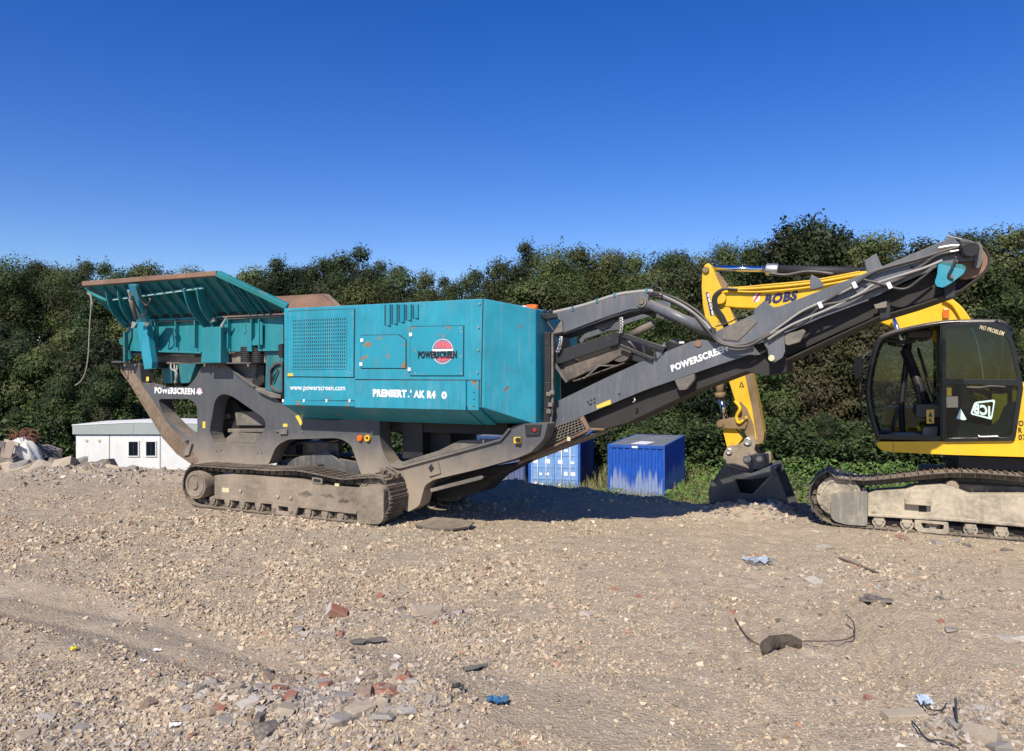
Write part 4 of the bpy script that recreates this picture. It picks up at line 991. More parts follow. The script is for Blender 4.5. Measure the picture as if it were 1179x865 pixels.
m = MB(); m.bar(K.pt(638, 418, NG), K.pt(653, 440, NG), .05, .04); m.bar(K.pt(690, 421, NG), K.pt(672, 436, NG - .02), .02, .02); m.bar(K.pt(690, 421, NG), K.pt(712, 421, NG), .02, .02); m.build('drum_scraper', M['grey_dusty'], mo)
m = MB(); m.prism(K.poly([(752, 408), (766, 393.5), (767, 400), (760, 411), (757, 414)], NC - .0), NC - .02, NC + .02); m.build('support_lug', M['grey_clean'], cv, bevel=.005)
m = MB(); q = K.pt(773, 401, NC + .3); m.cyl(K.pt(770, 404, NC + .1), K.pt(779, 401, NC + .5), .14, seg=18); m.build('impact_roller', M['black'], crusher)
m = MB(); q = K.pt(785, 394.5, NC); m.box(q, (.07, .03, .025)); m.build('grease_nipple_block', M['white_worn'], cv)
# tilt ram and chains
m = MB(); m.tube([K.pt(727, 386, NM + .3), K.pt(752, 372, NM + .25)], .06, 14); mr = m.build('magnet_ram', M['dusty_steel'], crusher)
m = MB(); m.prism(K.poly([(684, 375), (708, 365), (712, 382), (702, 377), (692, 382)], NM + .2), NM + .2, NM + .28); m.prism(K.poly([(700, 381), (712, 367), (716, 366), (716, 380)], NM + .1), NM + .1, NM + .16); m.build('ram_bracket', M['grey'], crusher, bevel=.006)
def chain(pts, name='chain'):
    m = MB(); P = spline(pts, 6)
    for i in range(0, len(P) - 1):
        a, b = P[i], P[i + 1]; c = (a + b) / 2; d = (b - a).normalized(); e = (Vector((0, 1, 0)) if i % 2 else d.cross(Vector((0, 1, 0)))).normalized() * .026; L = (b - a).length * .75
        loop = [c + d * L * math.cos(w) + e * math.sin(w) for w in [k * math.tau / 8 for k in range(9)]]
        m.tube(loop, .009, 5)
    return m.build(name, M['silver'], crusher)
chain([K.pt(646, 388, NM - .02), K.pt(645, 396, NM - .02), K.pt(641.5, 406, NM)])
chain([K.pt(715, 366, NM - .02), K.pt(716, 374, NM - .02), K.pt(714, 384, NM)])
# ---------------------------------------------------------------- the excavator
X = Fr(4.65, 12.3, -26)
ex = thing('excavator', 'yellow tracked excavator with black cab, its bucket lowered behind the conveyor', 'excavator', (4.65, 12.3, 0), R(-26))
TL = 5.3; XW = 2.9
topx = X.poly([(1179, 549), (1150, 546.5), (1120, 544.5), (1095.7, 544), (1075, 545.5), (1052, 548), (1025, 551), (997, 553.5), (975, 552), (962, 551)], 0)
zc = topx[-1][1]
sc, sr = (.52, .47), .44
right = [(TL - .45, topx[0][1] + .02)]
# right idler beyond the picture edge
path = [(TL - .45, .86)] + [(3.6, .92)] + topx + arc(sc, sr, 112, 268, 10) + [(.9, .03), (2, .025), (3.5, .025), (TL - .45, .03)] + arc((TL - .45, .445), .415, -85, 80, 9)
beam = X.poly([(999, 570), (1008, 567), (1043, 565), (1054, 561), (1085, 559), (1098, 562), (1118, 571), (1179, 570)], 0)
beam = beam + [(TL - .5, .75), (TL - .5, .30)] + X.poly([(1179, 607), (1100, 600.5), (999, 594.5)], 0)
lip = X.poly([(999, 592), (1100, 597), (1179, 604)], 0) + [(TL - .5, .30), (TL - .5, .27)] + X.poly([(1179, 607.5), (1100, 601), (999, 595)], 0)
rollx = [(X.sz(px, py, .3), .095) for px, py in ((1012, 598.5), (1044, 601), (1073, 603.5), (1116, 607.5), (1151, 611), (1186, 614), (1222, 618))]
cvx = (soften(X.poly([(956, 569.5), (968, 567), (999, 566.5), (998.5, 605.5), (975, 604), (962, 600.5), (957, 596)], 0), .03), -.03, .1)
for k, n0 in enumerate((0.0, XW - .6)):
    f = track_unit(ex, X, n0, n0 + .6, path,
        [('sprocket', sc, .33, n0 + .1, n0 + .45, .37), ('idler', (TL - .45, .445), .36, n0 + .1, n0 + .45, 0)],
        [(beam, n0 + .08, n0 + .5), (lip, n0 + .03, n0 + .55)], rollx, (M['pale_mud'], M['muddy_dark'], M['pale_mud']), pitch=.19,
        cover=(cvx[0], cvx[1] + n0, cvx[2] + n0), grouser=(.024, 3), cover_mat=M['cover_grey'])
    if k == 1: f.location.z = -.30
    if k == 0:
        g = MB(); gp = soften(X.poly([(1053, 599), (1092, 602), (1093, 613), (1089, 615.5), (1058, 612.5), (1053, 608)], 0), .02); gh = soften(X.poly([(1060, 602), (1087, 604.5), (1086, 610.5), (1063, 608.5)], 0), .02)
        g.prism(gp, .0, .05, [gh]); g.build('chain_guide', M['pale_mud'], f, bevel=.006)
        g = MB(); g.prism(X.poly([(1042, 574), (1073, 576), (1072.5, 582.5), (1042, 580)], 0), -.04, .08); g.prism(X.poly([(1048, 566), (1073, 566), (1073, 576), (1044, 574.5)], 0), .03, .3); g.build('step_plate', M['pale_mud'], f, bevel=.012)
        g = MB(); g.prism(X.poly([(1058, 582), (1067, 582.7), (1067, 590.5), (1058, 590)], 0), .074, .082); g.build('frame_opening', M['dark'], f)
        a = X.pt(1096.5, 560.5, .12); g = MB(); g.cyl(a, a + Vector((0, .4, 0)), .085, seg=20); g.cyl(a - Vector((0, .02, 0)), a, .06, seg=16); g.box(a + Vector((.04, .25, -.1)), (.14, .1, .2)); g.build('carrier_roller', M['muddy'], f, bevel=.008)
        q = X.pt(962, 580.5, 0)
# centre frame, turntable
m = MB(); m.bb(1.7, 3.7, .55, XW - .55, .45, .82); m.bb(2.1, 3.3, .4, XW - .4, .5, .74); m.build('centre_frame', M['muddy_dark'], ex, bevel=.03)
m = MB(); m.cyl((2.75, 1.45, .80), (2.75, 1.45, 1.17), .68, seg=36); m.ring((2.75, 1.45, .98), (0, 0, 1), .66, .74, .06, 36); m.build('turntable', M['black'], ex, bevel=.01)
m = MB(); m.bb(X.sz(1104, 530, .35)[0], 4.6, .35, 2.5, .98, 1.16); m.build('underside', M['dark'], ex)
# deck
ND = .10
dk = soften(X.poly([(1008.5, 508.8), (1100, 508.3), (1179, 507.6)], ND) + [(6.2, X.sz(1179, 507.6, ND)[1])] + [(6.2, X.sz(1179, 526.3, ND)[1])] + X.poly([(1179, 526.3), (1100, 524), (1032, 521), (1017, 519.5), (1010, 515)], ND), .05)
m = MB(); m.prism(dk, ND, 1.05); dko = m.build('deck', M['yellow'], ex, bevel=.025, seg=3)
m = MB(); m.prism(dk, 1.75, 2.75); m.bb(dk[3][0] + .9, 6.2, 1.05, 1.75, 1.22, 1.42); m.build('deck', M['yellow'], ex, bevel=.025)
m = MB(); x = X.sz(1028.5, 515, ND)[0]; m.bb(x - .003, x + .003, ND - .002, ND + .01, 1.22, 1.42); m.build('deck_seam', M['dark'], dko)
zD = X.sz(1100, 508.3, ND)[1]
# engine house and counterweight (mostly beyond the picture edge)
xr = X.sz(1163, 470, .12)[0]; ze = X.sz(1163, 441, .12)[1]
m = MB(); m.bb(xr, 5.4, .12, 2.7, zD + .004, ze); eh = m.build('engine_cover', M['yellow'], ex, bevel=.05, seg=3)
m = MB(); m.prism([(5.41, zD - .1), (6.1, zD - .1), (6.3, zD + .15), (6.3, ze), (6.1, ze + .12), (5.41, ze + .12)], .12, 2.78); m.build('counterweight', M['yellow'], ex, bevel=.08, seg=3)
m = MB(); m.cyl((4.9, 2.0, ze), (4.9, 2.0, ze + .5), .06, seg=16); m.build('exhaust_pipe', M['black'], ex)
m = MB(); m.bb(1.15, 3.2, 1.85, 2.7, zD + .004, zD + .42); m.build('side_tank', M['yellow'], ex, bevel=.06, seg=3)
for txt, y, w in (('O.', 490.5, 8), ('R', 498.5, 4.5), ('07', 506.5, 9.5)):
    lettering(txt, X, (1172.6, y), (1172.6 + w, y - .1), 6.2, .118, M['black_film'], eh, weight=.03)
m = MB(); m.prism(soften(X.poly([(1142, 453), (1176, 453), (1176, 500), (1164, 470), (1154, 474), (1149, 492), (1142, 492)], .122), .02), .122, .135); m.build('cover_panel', M['yellow'], eh, bevel=.004)
# cab
NC0, NC1 = .16, 1.12
prof = [(1011.5, 504), (1004, 480), (999.8, 458), (1000, 440), (1003, 422), (1007.5, 404), (1012, 393.5), (1020, 387), (1045, 379.5), (1084, 372.5), (1120, 371), (1148, 371.2)]
m = MB()
for n in (NC0, NC1):
    p = [Vector((s, n, z)) for s, z in X.poly(prof, NC0)]
    m.tube(spline(p, 5), .042, 10)
    rear = [p[-1], Vector((p[-1].x + .09, n, p[-1].z - .06)), Vector((p[-1].x + .14, n, p[-1].z - .3)), Vector((p[-1].x + .16, n, zD + .02))]
    m.tube(spline(rear, 4), .05, 10)
    m.bar(Vector((p[0].x, n, zD + .03)), Vector((rear[-1].x, n, zD + .03)), .07, .07)
    xb = X.sz(1085, 440, NC0)[0]; m.bar(Vector((xb, n, zD)), Vector((xb, n, X.sz(1085, 373.5, NC0)[1])), .07, .06, up=(1, 0, 0))
fr0 = [Vector((s, NC0, z)) for s, z in X.poly(prof, NC0)]
def ac(p): return Vector((p.x, NC1, p.z))
m.tube([fr0[0], ac(fr0[0])], .04, 10); m.tube([fr0[7], ac(fr0[7])], .045, 10)
cab = m.build('cab_frame', M['cab_black'], ex)
rp = fr0[-1]
# roof, floor, rear panel
m = MB(); P = fr0[7:]; q = [(p.x, p.z + .02) for p in P] + [(P[-1].x + .12, P[-1].z - .02), (P[-1].x + .12, P[-1].z - .07)] + [(p.x, p.z - .03) for p in P[::-1]]
m.prism(q, NC0 + .02, NC1 - .02); m.build('cab_roof', M['cab_black'], cab, bevel=.01)
m = MB(); m.bb(fr0[0].x, rp.x + .15, NC0 + .02, NC1 - .02, zD + .004, zD + .05); m.build('cab_floor', M['grey_dusty'], cab)
m = MB(); m.bb(rp.x + .10, rp.x + .15, NC0 + .03, NC1 - .03, zD + .05, zD + .75); m.build('rear_panel', M['cabin_trim'], cab)
# windscreen, far glass, rear glass
m = MB(); 
for a, b in zip(fr0[:7], fr0[1:8]): m.sheet([a + Vector((0, .05, 0)), b + Vector((0, .05, 0)), ac(b) - Vector((0, .05, 0)), ac(a) - Vector((0, .05, 0))], (.006, 0, 0.001))
m.build('windscreen', M['glass'], cab)
m = MB(); m.sheet([ac(p) for p in fr0] + [ac(Vector((rp.x + .14, 0, zD + .05)))], (0, .006, 0)); m.build('side_glass', M['glass'], cab)
m = MB(); m.sheet([Vector((rp.x + .12, NC0 + .05, zD + .75)), Vector((rp.x + .12, NC1 - .05, zD + .75)), Vector((rp.x + .05, NC1 - .05, rp.z - .05)), Vector((rp.x + .05, NC0 + .05, rp.z - .05))], (.006, 0, 0)); m.build('rear_glass', M['glass'], cab)
# far pillars / wiper / grab bars visible through the doorway
m = MB(); m.tube(spline([X.pt(1040, 503, NC1 - .1), X.pt(1038, 470, NC1 - .1), X.pt(1042, 430, NC1 - .1), X.pt(1047, 395, NC1 - .1)]), .045, 10); m.tube(spline([X.pt(1057, 400, NC1 - .15), X.pt(1066, 430, NC1 - .15), X.pt(1078, 470, NC1 - .15)]), .018)
m.tube(spline([X.pt(1022, 392, NC0 + .3), X.pt(1045, 394, NC0 + .3), X.pt(1060, 386, NC0 + .3)]), .03); m.build('grab_rail', M['black'], cab)
m = MB(); m.bb(fr0[8].x, fr0[9].x - .1, NC0 + .25, NC1 - .2, fr0[9].z - .2, fr0[9].z - .07); m.build('roof_console', M['cabin_trim'], cab, bevel=.04)
# seat and consoles
sx = X.sz(1078, 480, NC0)[0]
m = MB(); m.box((sx + .05, .66, zD + .38), (.5, .5, .14)); m.box((sx + .33, .66, zD + .72), (.13, .48, .66), Matrix.Rotation(R(10), 3, 'Y')); m.box((sx + .40, .66, zD + 1.12), (.09, .26, .2), Matrix.Rotation(R(10), 3, 'Y')); m.box((sx + .08, .66, zD + .18), (.34, .36, .3)); m.build('seat', M['rubber'], cab, bevel=.04, seg=3)
m = MB(); m.box((sx - .02, .32, zD + .44), (.5, .16, .2)); m.box((sx - .02, 1.0, zD + .44), (.5, .16, .2)); m.cyl((sx - .2, .32, zD + .5), (sx - .24, .32, zD + .76), .02, seg=8); m.cyl((sx - .24, .32, zD + .74), (sx - .25, .32, zD + .84), .032, seg=10)
m.cyl((sx - .2, 1.0, zD + .5), (sx - .24, 1.0, zD + .8), .025, seg=8); m.build('control_console', M['black'], cab, bevel=.03)
m = MB(); m.tube([(sx - .62, .55, zD), (sx - .5, .55, zD + .5)], .02); m.tube([(sx - .62, .75, zD), (sx - .5, .75, zD + .5)], .02); m.box((sx - .68, .65, zD + .1), (.16, .4, .05)); m.build('travel_lever', M['black'], cab)
m = MB(); m.prism(X.poly([(1066.5, 472), (1075.5, 471.5), (1075.5, 487.5), (1067, 488)], NC0 + .06), NC0 + .06, NC0 + .075); m.build('warning_label', M['yellow_tag'], cab)
m = MB(); m.prism(X.poly([(1069, 480), (1071, 474), (1073.5, 480)], NC0 + .057), NC0 + .055, NC0 + .058); m.prism(X.poly([(1069.5, 482), (1071, 482), (1073.5, 486), (1070, 486)], NC0 + .057), NC0 + .055, NC0 + .058); m.build('warning_symbol', M['black_film'], cab)
m = MB(); m.prism(X.poly([(1063, 492), (1080, 491), (1080, 503), (1061, 504)], NC0 + .12), NC0 + .12, NC0 + .5); m.build('seat_base', M['dusty_steel'], cab, bevel=.02)
m = MB(); m.sheet([X.pt(1012, 503, NC0 + .05), X.pt(1030, 500, NC0 + .3), X.pt(1052, 499, NC0 + .5), X.pt(1062, 503, NC0 + .1)], (0, 0, .02)); m.build('floor_dirt', M['pale_mud'], cab)
# opened door, folded back along the cab side
NDR = .085
do = soften(X.poly([(1084.6, 374), (1120, 371.3), (1146, 371.6), (1158, 377), (1167.5, 394), (1178, 446), (1168.5, 507.5), (1084.8, 508.6)], NDR), .05)
hu = soften(X.poly([(1089, 378), (1120, 375.5), (1144, 375.8), (1154, 381), (1162.5, 396), (1171.5, 437), (1089, 437)], NDR), .04)
hl = soften(X.poly([(1089, 442), (1172.5, 444), (1164, 503.5), (1089, 504.5)], NDR), .04)
m = MB(); m.prism(do, NDR - .035, NDR + .015, [hu, hl]); door = m.build('cab_door', M['cab_black'], ex, bevel=.008)
m = MB(); m.prism(hu, NDR - .012, NDR - .006); m.prism(hl, NDR - .012, NDR - .006); m.build('door_glass', M['glass'], door)
m = MB(); m.prism(soften(X.poly([(1089, 476), (1096, 478), (1108, 485), (1140, 491), (1150, 484), (1157, 467), (1171.5, 461), (1164, 503.5), (1089, 504.5)], NDR), .04), NDR + .02, NDR + .04); m.build('door_liner', M['cabin_trim'], door, bevel=.01)
m = MB(); m.tube(spline([X.pt(1118, 376, NDR + .03), X.pt(1124, 392, NDR + .03), X.pt(1129, 415, NDR + .03), X.pt(1132, 437, NDR + .03)]), .016); m.build('door_bar', M['chrome'], door)
m = MB(); m.tube(spline([X.pt(1112, 446, NDR - .06), X.pt(1126, 447, NDR - .08), X.pt(1140, 445, NDR - .06), X.pt(1158, 446, NDR - .05)]), .016); m.box(X.pt(1125, 447.5, NDR - .05), (.1, .04, .05)); m.build('door_handle', M['black'], door)
m = MB(); m.tube(spline([X.pt(1127, 501.5, NDR - .05), X.pt(1129, 503, NDR - .06), X.pt(1150, 502.5, NDR - .06)]), .012); m.build('door_strap', M['silver'], door)
m = MB(); m.prism(X.poly([(1090, 446.5), (1095.5, 446.5), (1095.5, 456), (1090, 456)], NDR - .012), NDR - .017, NDR - .013); m.build('warning_label', M['yellow_tag'], door)
m = MB(); m.prism(X.poly([(1089.5, 456.8), (1103, 456.3), (1103, 469.2), (1089.8, 469.4)], NDR - .012), NDR - .017, NDR - .013); m.build('paper_notice', M['cream_tag'], door)
m = MB(); m.prism(X.poly([(1101, 482), (1106, 470.5), (1113, 483), (1110, 484)], NDR - .012), NDR - .017, NDR - .013); m.build('triangle_sticker', M['mint'], door)
m = MB(); m.ring(X.pt(1096, 431, NDR - .014), (0, 1, 0), .04, .055, .004); m.build('round_sticker', M['grey_dusty'], door)
# maker's sticker, read from behind through the glass
m = MB(); po = soften(X.poly([(1122, 463), (1146, 460), (1142, 483.5), (1117, 477)], NDR - .012), .03); pi_ = soften(X.poly([(1123.5, 464.8), (1144, 462.3), (1140.8, 481), (1119, 475.8)], NDR - .012), .03)
m.prism(po, NDR - .016, NDR - .013, [pi_]); m.build('sticker_frame', M['mint'], door)
lettering('JCB', X, (1120.8, 475.2), (1141.8, 479.2), 11, NDR - .013, M['mint'], door, weight=.05, mirror=True, vert=True)
lettering('NO PROBLEM', X, (1127.5, 378.5), (1155, 386.5), 4.6, NDR - .04, M['cream_tag'], door, weight=.02)
# mirror at the cab front
m = MB(); m.tube(spline([X.pt(1007, 497, .05), X.pt(994, 478, .0), X.pt(990.5, 455, -.02), X.pt(992, 430, -.02), X.pt(994, 412, 0), X.pt(1003, 405, .1)]), .014); mi = m.build('mirror_bar', M['black'], ex)
m = MB(); m.prism(soften(X.poly([(983.5, 412), (988, 410), (992.5, 411), (994, 420), (992, 434), (986, 437), (983.5, 431)], -.05), .03), -.09, -.01); m.build('mirror_head', M['cab_black'], mi, bevel=.02)
# beacon behind the cab roof
q = X.pt(1082, 366, 1.5)
# boom
NB0, NB1 = 1.12, 1.52
bp_ = X.poly([(824, 340), (826, 334.5), (832, 332.5), (880, 330.5), (933, 324.5), (985, 313), (1040, 309), (1072, 325), (1095, 347), (1116, 371), (1140, 420), (1158, 470), (1150, 484), (1136, 482), (1112, 440), (1085, 402), (1062, 384), (1030, 378), (990, 362), (930, 352), (871, 355.5), (848, 354.5), (835, 353), (827, 348)], NB0)
m = MB(); m.prism(bp_, NB0, NB1); bo = m.build('boom', M['yellow'], ex, bevel=.02)
m = MB(); a = X.sz(829.5, 344, NB0); m.cyl((a[0], NB0 - .08, a[1]), (a[0], NB1 + .08, a[1]), .11, seg=22); m.build('boom_pin', M['yellow_worn'], bo, bevel=.015)
m = MB()
for d, r in ((0, .028), (4.5, .02), (-3, .016)):
    m.tube(spline([X.pt(838, 332 + d * .3, NB0 - .04), X.pt(850, 333 + d * .6, NB0 - .05), X.pt(880, 331.5 + d, NB0 - .05), X.pt(935, 326 + d, NB0 - .05), X.pt(990, 316 + d, NB0 - .05)]), r)
m.build('boom_pipe', M['yellow_worn'], bo)
lettering('BOBS', X, (879.5, 350.5), (917, 345.0), 10.5, NB0 - .004, M['navy_film'], bo, weight=.06, shear=.35)
m = MB(); m.prism(X.poly([(868, 338), (876, 337.2), (874, 347), (867, 348)], NB0), NB0 - .004, NB0 - .001); m.build('reflector_strip', M['white'], bo)
m = MB(); m.prism(X.poly([(868, 338), (870, 337.8), (867.3, 342), (867.5, 340)], NB0), NB0 - .007, NB0 - .0045); m.prism(X.poly([(873, 337.5), (876, 337.2), (875.6, 339), (868.5, 348), (867.1, 347)], NB0), NB0 - .007, NB0 - .0045); m.build('reflector_stripe', M['red_film'], bo)
m = MB()
for d in (0, 4, 8): m.tube(spline([X.pt(1086 + d, 345, NB0 - .05), X.pt(1098 + d, 352 + d * .4, NB0 - .05), X.pt(1110 + d, 372, NB0 - .05)]), .03)
m.build('boom_hose', M['yellow'], bo)
m = MB(); q = X.pt(1089, 361, NB0 - .05); m.box(q, (.09, .06, .16)); m.build('work_lamp', M['amber'], bo, bevel=.02)
for nn in (NB0 - .14, NB1 + .14):
    m = MB(); m.tube([X.pt(1028, 364, nn), X.pt(1043, 405, nn)], .04, 14); br = m.build('boom_ram_rod', M['chrome'], ex)
    m = MB(); m.tube([X.pt(1042, 402, nn), X.pt(1077, 492, nn)], .075, 16); m.build('boom_ram_barrel', M['black'], br)
# dipper ram
m = MB(); m.tube([X.pt(822, 309, 1.32), X.pt(884, 310.5, 1.32)], .055, 16); dr = m.build('dipper_ram_rod', M['chrome'], ex)
m = MB(); m.tube([X.pt(893, 310.8, 1.32), X.pt(1000, 313.5, 1.32)], .085, 18); m.build('dipper_ram_barrel', M['rubber'], dr)
m = MB(); m.tube([X.pt(882, 310.5, 1.32), X.pt(896, 310.8, 1.32)], .11, 18); m.build('ram_gland', M['silver'], dr, bevel=.01)
m = MB(); m.tube(spline([X.pt(886, 315, 1.2), X.pt(905, 317, 1.2), X.pt(930, 313, 1.2), X.pt(960, 316, 1.2)]), .03); m.build('ram_hose', M['hose'], dr)
# dipper
ND0, ND1 = 1.14, 1.50
dp = X.poly([(807.5, 330), (808.5, 314), (811, 305.5), (814.5, 302.8), (818, 304.5), (822, 312), (826, 322), (834, 338), (848, 374), (864, 424), (872, 460), (879, 498), (878.5, 508), (873, 511.5), (864, 512), (857.5, 498), (850, 474), (838, 436), (824, 392), (813, 372), (809, 352)], ND0)
m = MB(); m.prism(dp, ND0, ND1); dip = m.build('dipper', M['yellow_worn'], ex, bevel=.015)
m = MB(); m.prism(X.poly([(822, 312), (827, 314), (838, 328), (834, 337), (828, 326)], ND0 + .1), ND0 + .1, ND1 - .1); m.build('dipper_head_plate', M['arm_brown'], dip, bevel=.01)
q = X.pt(813, 311, ND0); m = MB(); m.cyl(q, q - Vector((0, .05, 0)), .06, seg=18); m.build('head_pin', M['arm_brown'], dip, bevel=.008)
m = MB(); e = X.poly([(866, 440), (871, 465), (875, 488), (878.3, 508)], ND0); 
m.prism(X.poly([(857, 428), (865.5, 426), (873, 462), (880, 499), (878.5, 510), (872, 512), (866, 470)], ND0), ND0 - .012, ND0 - .002); m.build('wear_plate', M['arm_brown'], dip, bevel=.004)
m = MB(); m.prism(X.poly([(852, 462), (860, 470), (868, 490), (870, 508), (864, 511), (858, 497), (850, 473)], ND0), ND0 - .008, ND0 - .002); m.build('mud_smear', M['arm_brown'], dip)
lettering('BOBS', X, (821.5, 363), (815, 338), 5.2, ND0 - .003, M['white'], dip, weight=.05) if False else None
m = MB(); a_, b_ = Vector(X.sz(820.5, 362.5, ND0)), Vector(X.sz(813.5, 336.5, ND0)); m.build if False else None
m = MB(); m.prism(X.poly([(812.4, 337), (816, 336.5), (822.5, 363), (818, 364)], ND0), ND0 - .004, ND0 - .001); m.build('letter_panel', M['navy_film'], dip)
lettering('BOBS', X, (821.8, 362.5), (815.8, 337.5), 2.0, ND0 - .006, M['white'], dip, weight=.05)
m = MB(); 
for k in range(3):
    m.tube(spline([X.pt(846 + k * 1.5, 333.5, ND0 - .1), X.pt(832 + k, 333, ND0 - .12), X.pt(822 + k * 1.5, 341, ND0 - .12), X.pt(822 + k * 1.8, 353, ND0 - .1), X.pt(829 + k * 1.8, 364, ND0 - .07), X.pt(835 + k * 1.6, 376, ND0 - .04)]), .024)
m.build('dipper_hose', M['hose'], dip)
m = MB(); m.tube(spline([X.pt(824, 376, ND0 - .1), X.pt(840, 371, ND0 - .1), X.pt(856, 362, ND0 - .1), X.pt(868, 357, ND0)]), .012); m.build('dipper_cable', M['hose'], dip)
m = MB(); m.prism(X.poly([(851, 446), (853.5, 439), (857, 446)], ND0), ND0 - .005, ND0 - .002, [X.poly([(852.3, 445.2), (853.5, 441.3), (855.5, 445.2)], ND0)]); m.build('warning_triangle', M['black_film'], dip)
# link, bucket ram
m = MB(); m.tube([X.pt(828.5, 434, 1.32), X.pt(829, 455, 1.32)], .075, 16); m.tube([X.pt(829, 452, 1.32), X.pt(829.5, 458, 1.32)], .10, 16); bb_ = m.build('bucket_ram_barrel', M['arm_brown'], ex)
m = MB(); m.tube([X.pt(829.5, 456, 1.32), X.pt(835.5, 484, 1.32)], .05, 16); m.build('bucket_ram_rod', M['chrome'], bb_)
m = MB(); q = X.pt(829, 488, 1.05); m.cyl(q, q + Vector((0, .56, 0)), .065, seg=18); m.prism(soften(X.poly([(827, 484), (850, 480), (861, 486), (858, 494), (830, 493)], 1.1), .02), 1.08, 1.14); m.prism(soften(X.poly([(827, 484), (850, 480), (861, 486), (858, 494), (830, 493)], 1.1), .02), 1.52, 1.58)
m.build('tipping_lever', M['arm_brown'], ex, bevel=.012)
m = MB(); m.prism(soften(X.poly([(831.5, 493), (846, 493), (855, 505), (848, 514), (837, 515)], 1.18), .02), 1.18, 1.46); m.build('tipping_link', M['yellow_worn'], ex, bevel=.015)
m = MB(); m.tube(spline([X.pt(846, 462, 1.05), X.pt(852, 470, 1.02), X.pt(848, 480, 1.05), X.pt(851, 487, 1.05), X.pt(860, 480, 1.05)]), .03); m.build('link_hose', M['yellow_worn'], ex)
# quick hitch
hp_ = soften(X.poly([(831.5, 532), (833.5, 521.5), (838, 513.5), (850, 512.5), (866, 500), (871, 508), (868, 518), (872, 524), (884, 522), (885, 534), (878, 540), (862, 541), (838, 537)], 1.08), .03)
m = MB(); m.prism(hp_, 1.08, 1.18); m.prism(hp_, 1.46, 1.56); m.prism(soften(X.poly([(836, 530), (845, 518), (868, 522), (870, 538), (842, 536)], 1.18), .03), 1.18, 1.46); qh = m.build('quick_hitch', M['muddy'], ex, bevel=.012)
m = MB()
for px, py, r in ((839.7, 519.6, .058), (861, 508.3, .07), (860.5, 528.3, .07), (874.5, 528.3, .06)):
    q = X.pt(px, py, 1.08); m.cyl(q + Vector((0, .5, 0)), q - Vector((0, .04, 0)), r, seg=20); m.ring(q - Vector((0, .035, 0)), (0, 1, 0), r * .55, r * .85, .03)
m.build('hitch_pin', M['silver'], qh, bevel=.006)
# bucket
NK0, NK1 = .80, 1.80
outer = X.poly([(833, 536), (842, 539.5), (864, 546), (886, 537), (890, 537), (892, 539.5), (896, 548), (903, 566), (912, 590.5), (870, 591), (840, 590), (822, 588.5), (817.5, 581), (816, 568), (818.5, 556), (823, 552)], NK0)
hole = X.poly([(845, 551.5), (864, 552.5), (888, 548.5), (868, 569), (851, 567)], NK0)
m = MB(); m.prism(outer, NK0, NK0 + .04, [hole]); bk = m.build('bucket', M['bucket'], ex, bevel=.006)
m = MB(); m.prism(outer, NK1 - .04, NK1); m.build('bucket_side', M['bucket'], bk, bevel=.006)
m = MB(); sh = X.poly([(892, 540), (864, 546), (842, 539.5), (833, 536), (823, 552), (818.5, 556), (816, 568), (817.5, 581), (822, 588.5), (840, 590), (870, 591), (912, 590.5)], NK0)
for a, b in zip(sh, sh[1:]): m.bar((a[0], (NK0 + NK1) / 2, a[1]), (b[0], (NK0 + NK1) / 2, b[1]), NK1 - NK0 - .09, .03)
m.build('bucket_shell', M['bucket'], bk)
m = MB(); a, b = X.pt(842, 541, NK0 - .01), X.pt(851, 567, NK0 - .01); m.bar(a, b, .03, .03); m.build('bucket_rib', M['bucket'], bk, bevel=.008)
m = MB(); a, b = X.pt(868, 569.5, NK0 - .01), X.pt(891, 546, NK0 - .01); m.bar(a, b, .05, .05); m.build('bucket_rib', M['dusty_steel'], bk, bevel=.008)
m = MB()
for n in (1.14, 1.42):
    for q in (((857, 524), (862, 521), (867, 524), (868.5, 532), (867, 548), (861, 546), (864, 533), (861, 527)), ((878, 523), (883, 522.5), (885.5, 530), (884, 543), (880, 547), (877, 545), (880, 536), (880, 529))):
        m.prism(X.poly(q, n), n - .06, n)
m.build('bucket_ear', M['dusty_steel'], bk, bevel=.01)
m = MB(); s1, z1 = X.sz(912, 590.5, NK0); m.bb(s1 - .22, s1 + .03, NK0 - .01, NK1 + .01, z1 - .035, z1 + .02); m.build('cutting_edge', M['dusty_steel'], bk, bevel=.006)
# ---------------------------------------------------------------- the ground
def smooth(e0, e1, x):
    t = np.clip((x - e0) / (e1 - e0), 0, 1); return t * t * (3 - 2 * t)
def hash2(ix, iy, seed):
    n = (ix.astype(np.int64) * 374761393 + iy.astype(np.int64) * 668265263 + seed * 1442695041) & 0x7fffffff
    n = ((n ^ (n >> 13)) * 1274126177) & 0x7fffffff
    n = n ^ (n >> 16)
    return (n & 0xffff) / 65535.0
def vnoise(x, y, seed=0):
    ix, iy = np.floor(x), np.floor(y); fx, fy = x - ix, y - iy
    fx = fx * fx * (3 - 2 * fx); fy = fy * fy * (3 - 2 * fy)
    a = hash2(ix, iy, seed); b = hash2(ix + 1, iy, seed); c = hash2(ix, iy + 1, seed); d = hash2(ix + 1, iy + 1, seed)
    return (a * (1 - fx) + b * fx) * (1 - fy) + (c * (1 - fx) + d * fx) * fy
def fbm(x, y, seed=0, oct=4, gain=.5):
    s = 0; amp = 1; tot = 0
    for i in range(oct):
        s = s + vnoise(x * 2 ** i, y * 2 ** i, seed + i) * amp; tot += amp; amp *= gain
    return s / tot - .5
CRX = [-400, -20, -10.8, -4.7, 0.2, 2.2, 3.4, 4.0, 4.8, 5.4, 6.2, 8, 12, 400]
CRY = [21.5, 21.5, 19.6, 18.2, 16.6, 15.2, 14.2, 13.9, 13.8, 13.6, 13.5, 13.6, 15.5, 18.5]
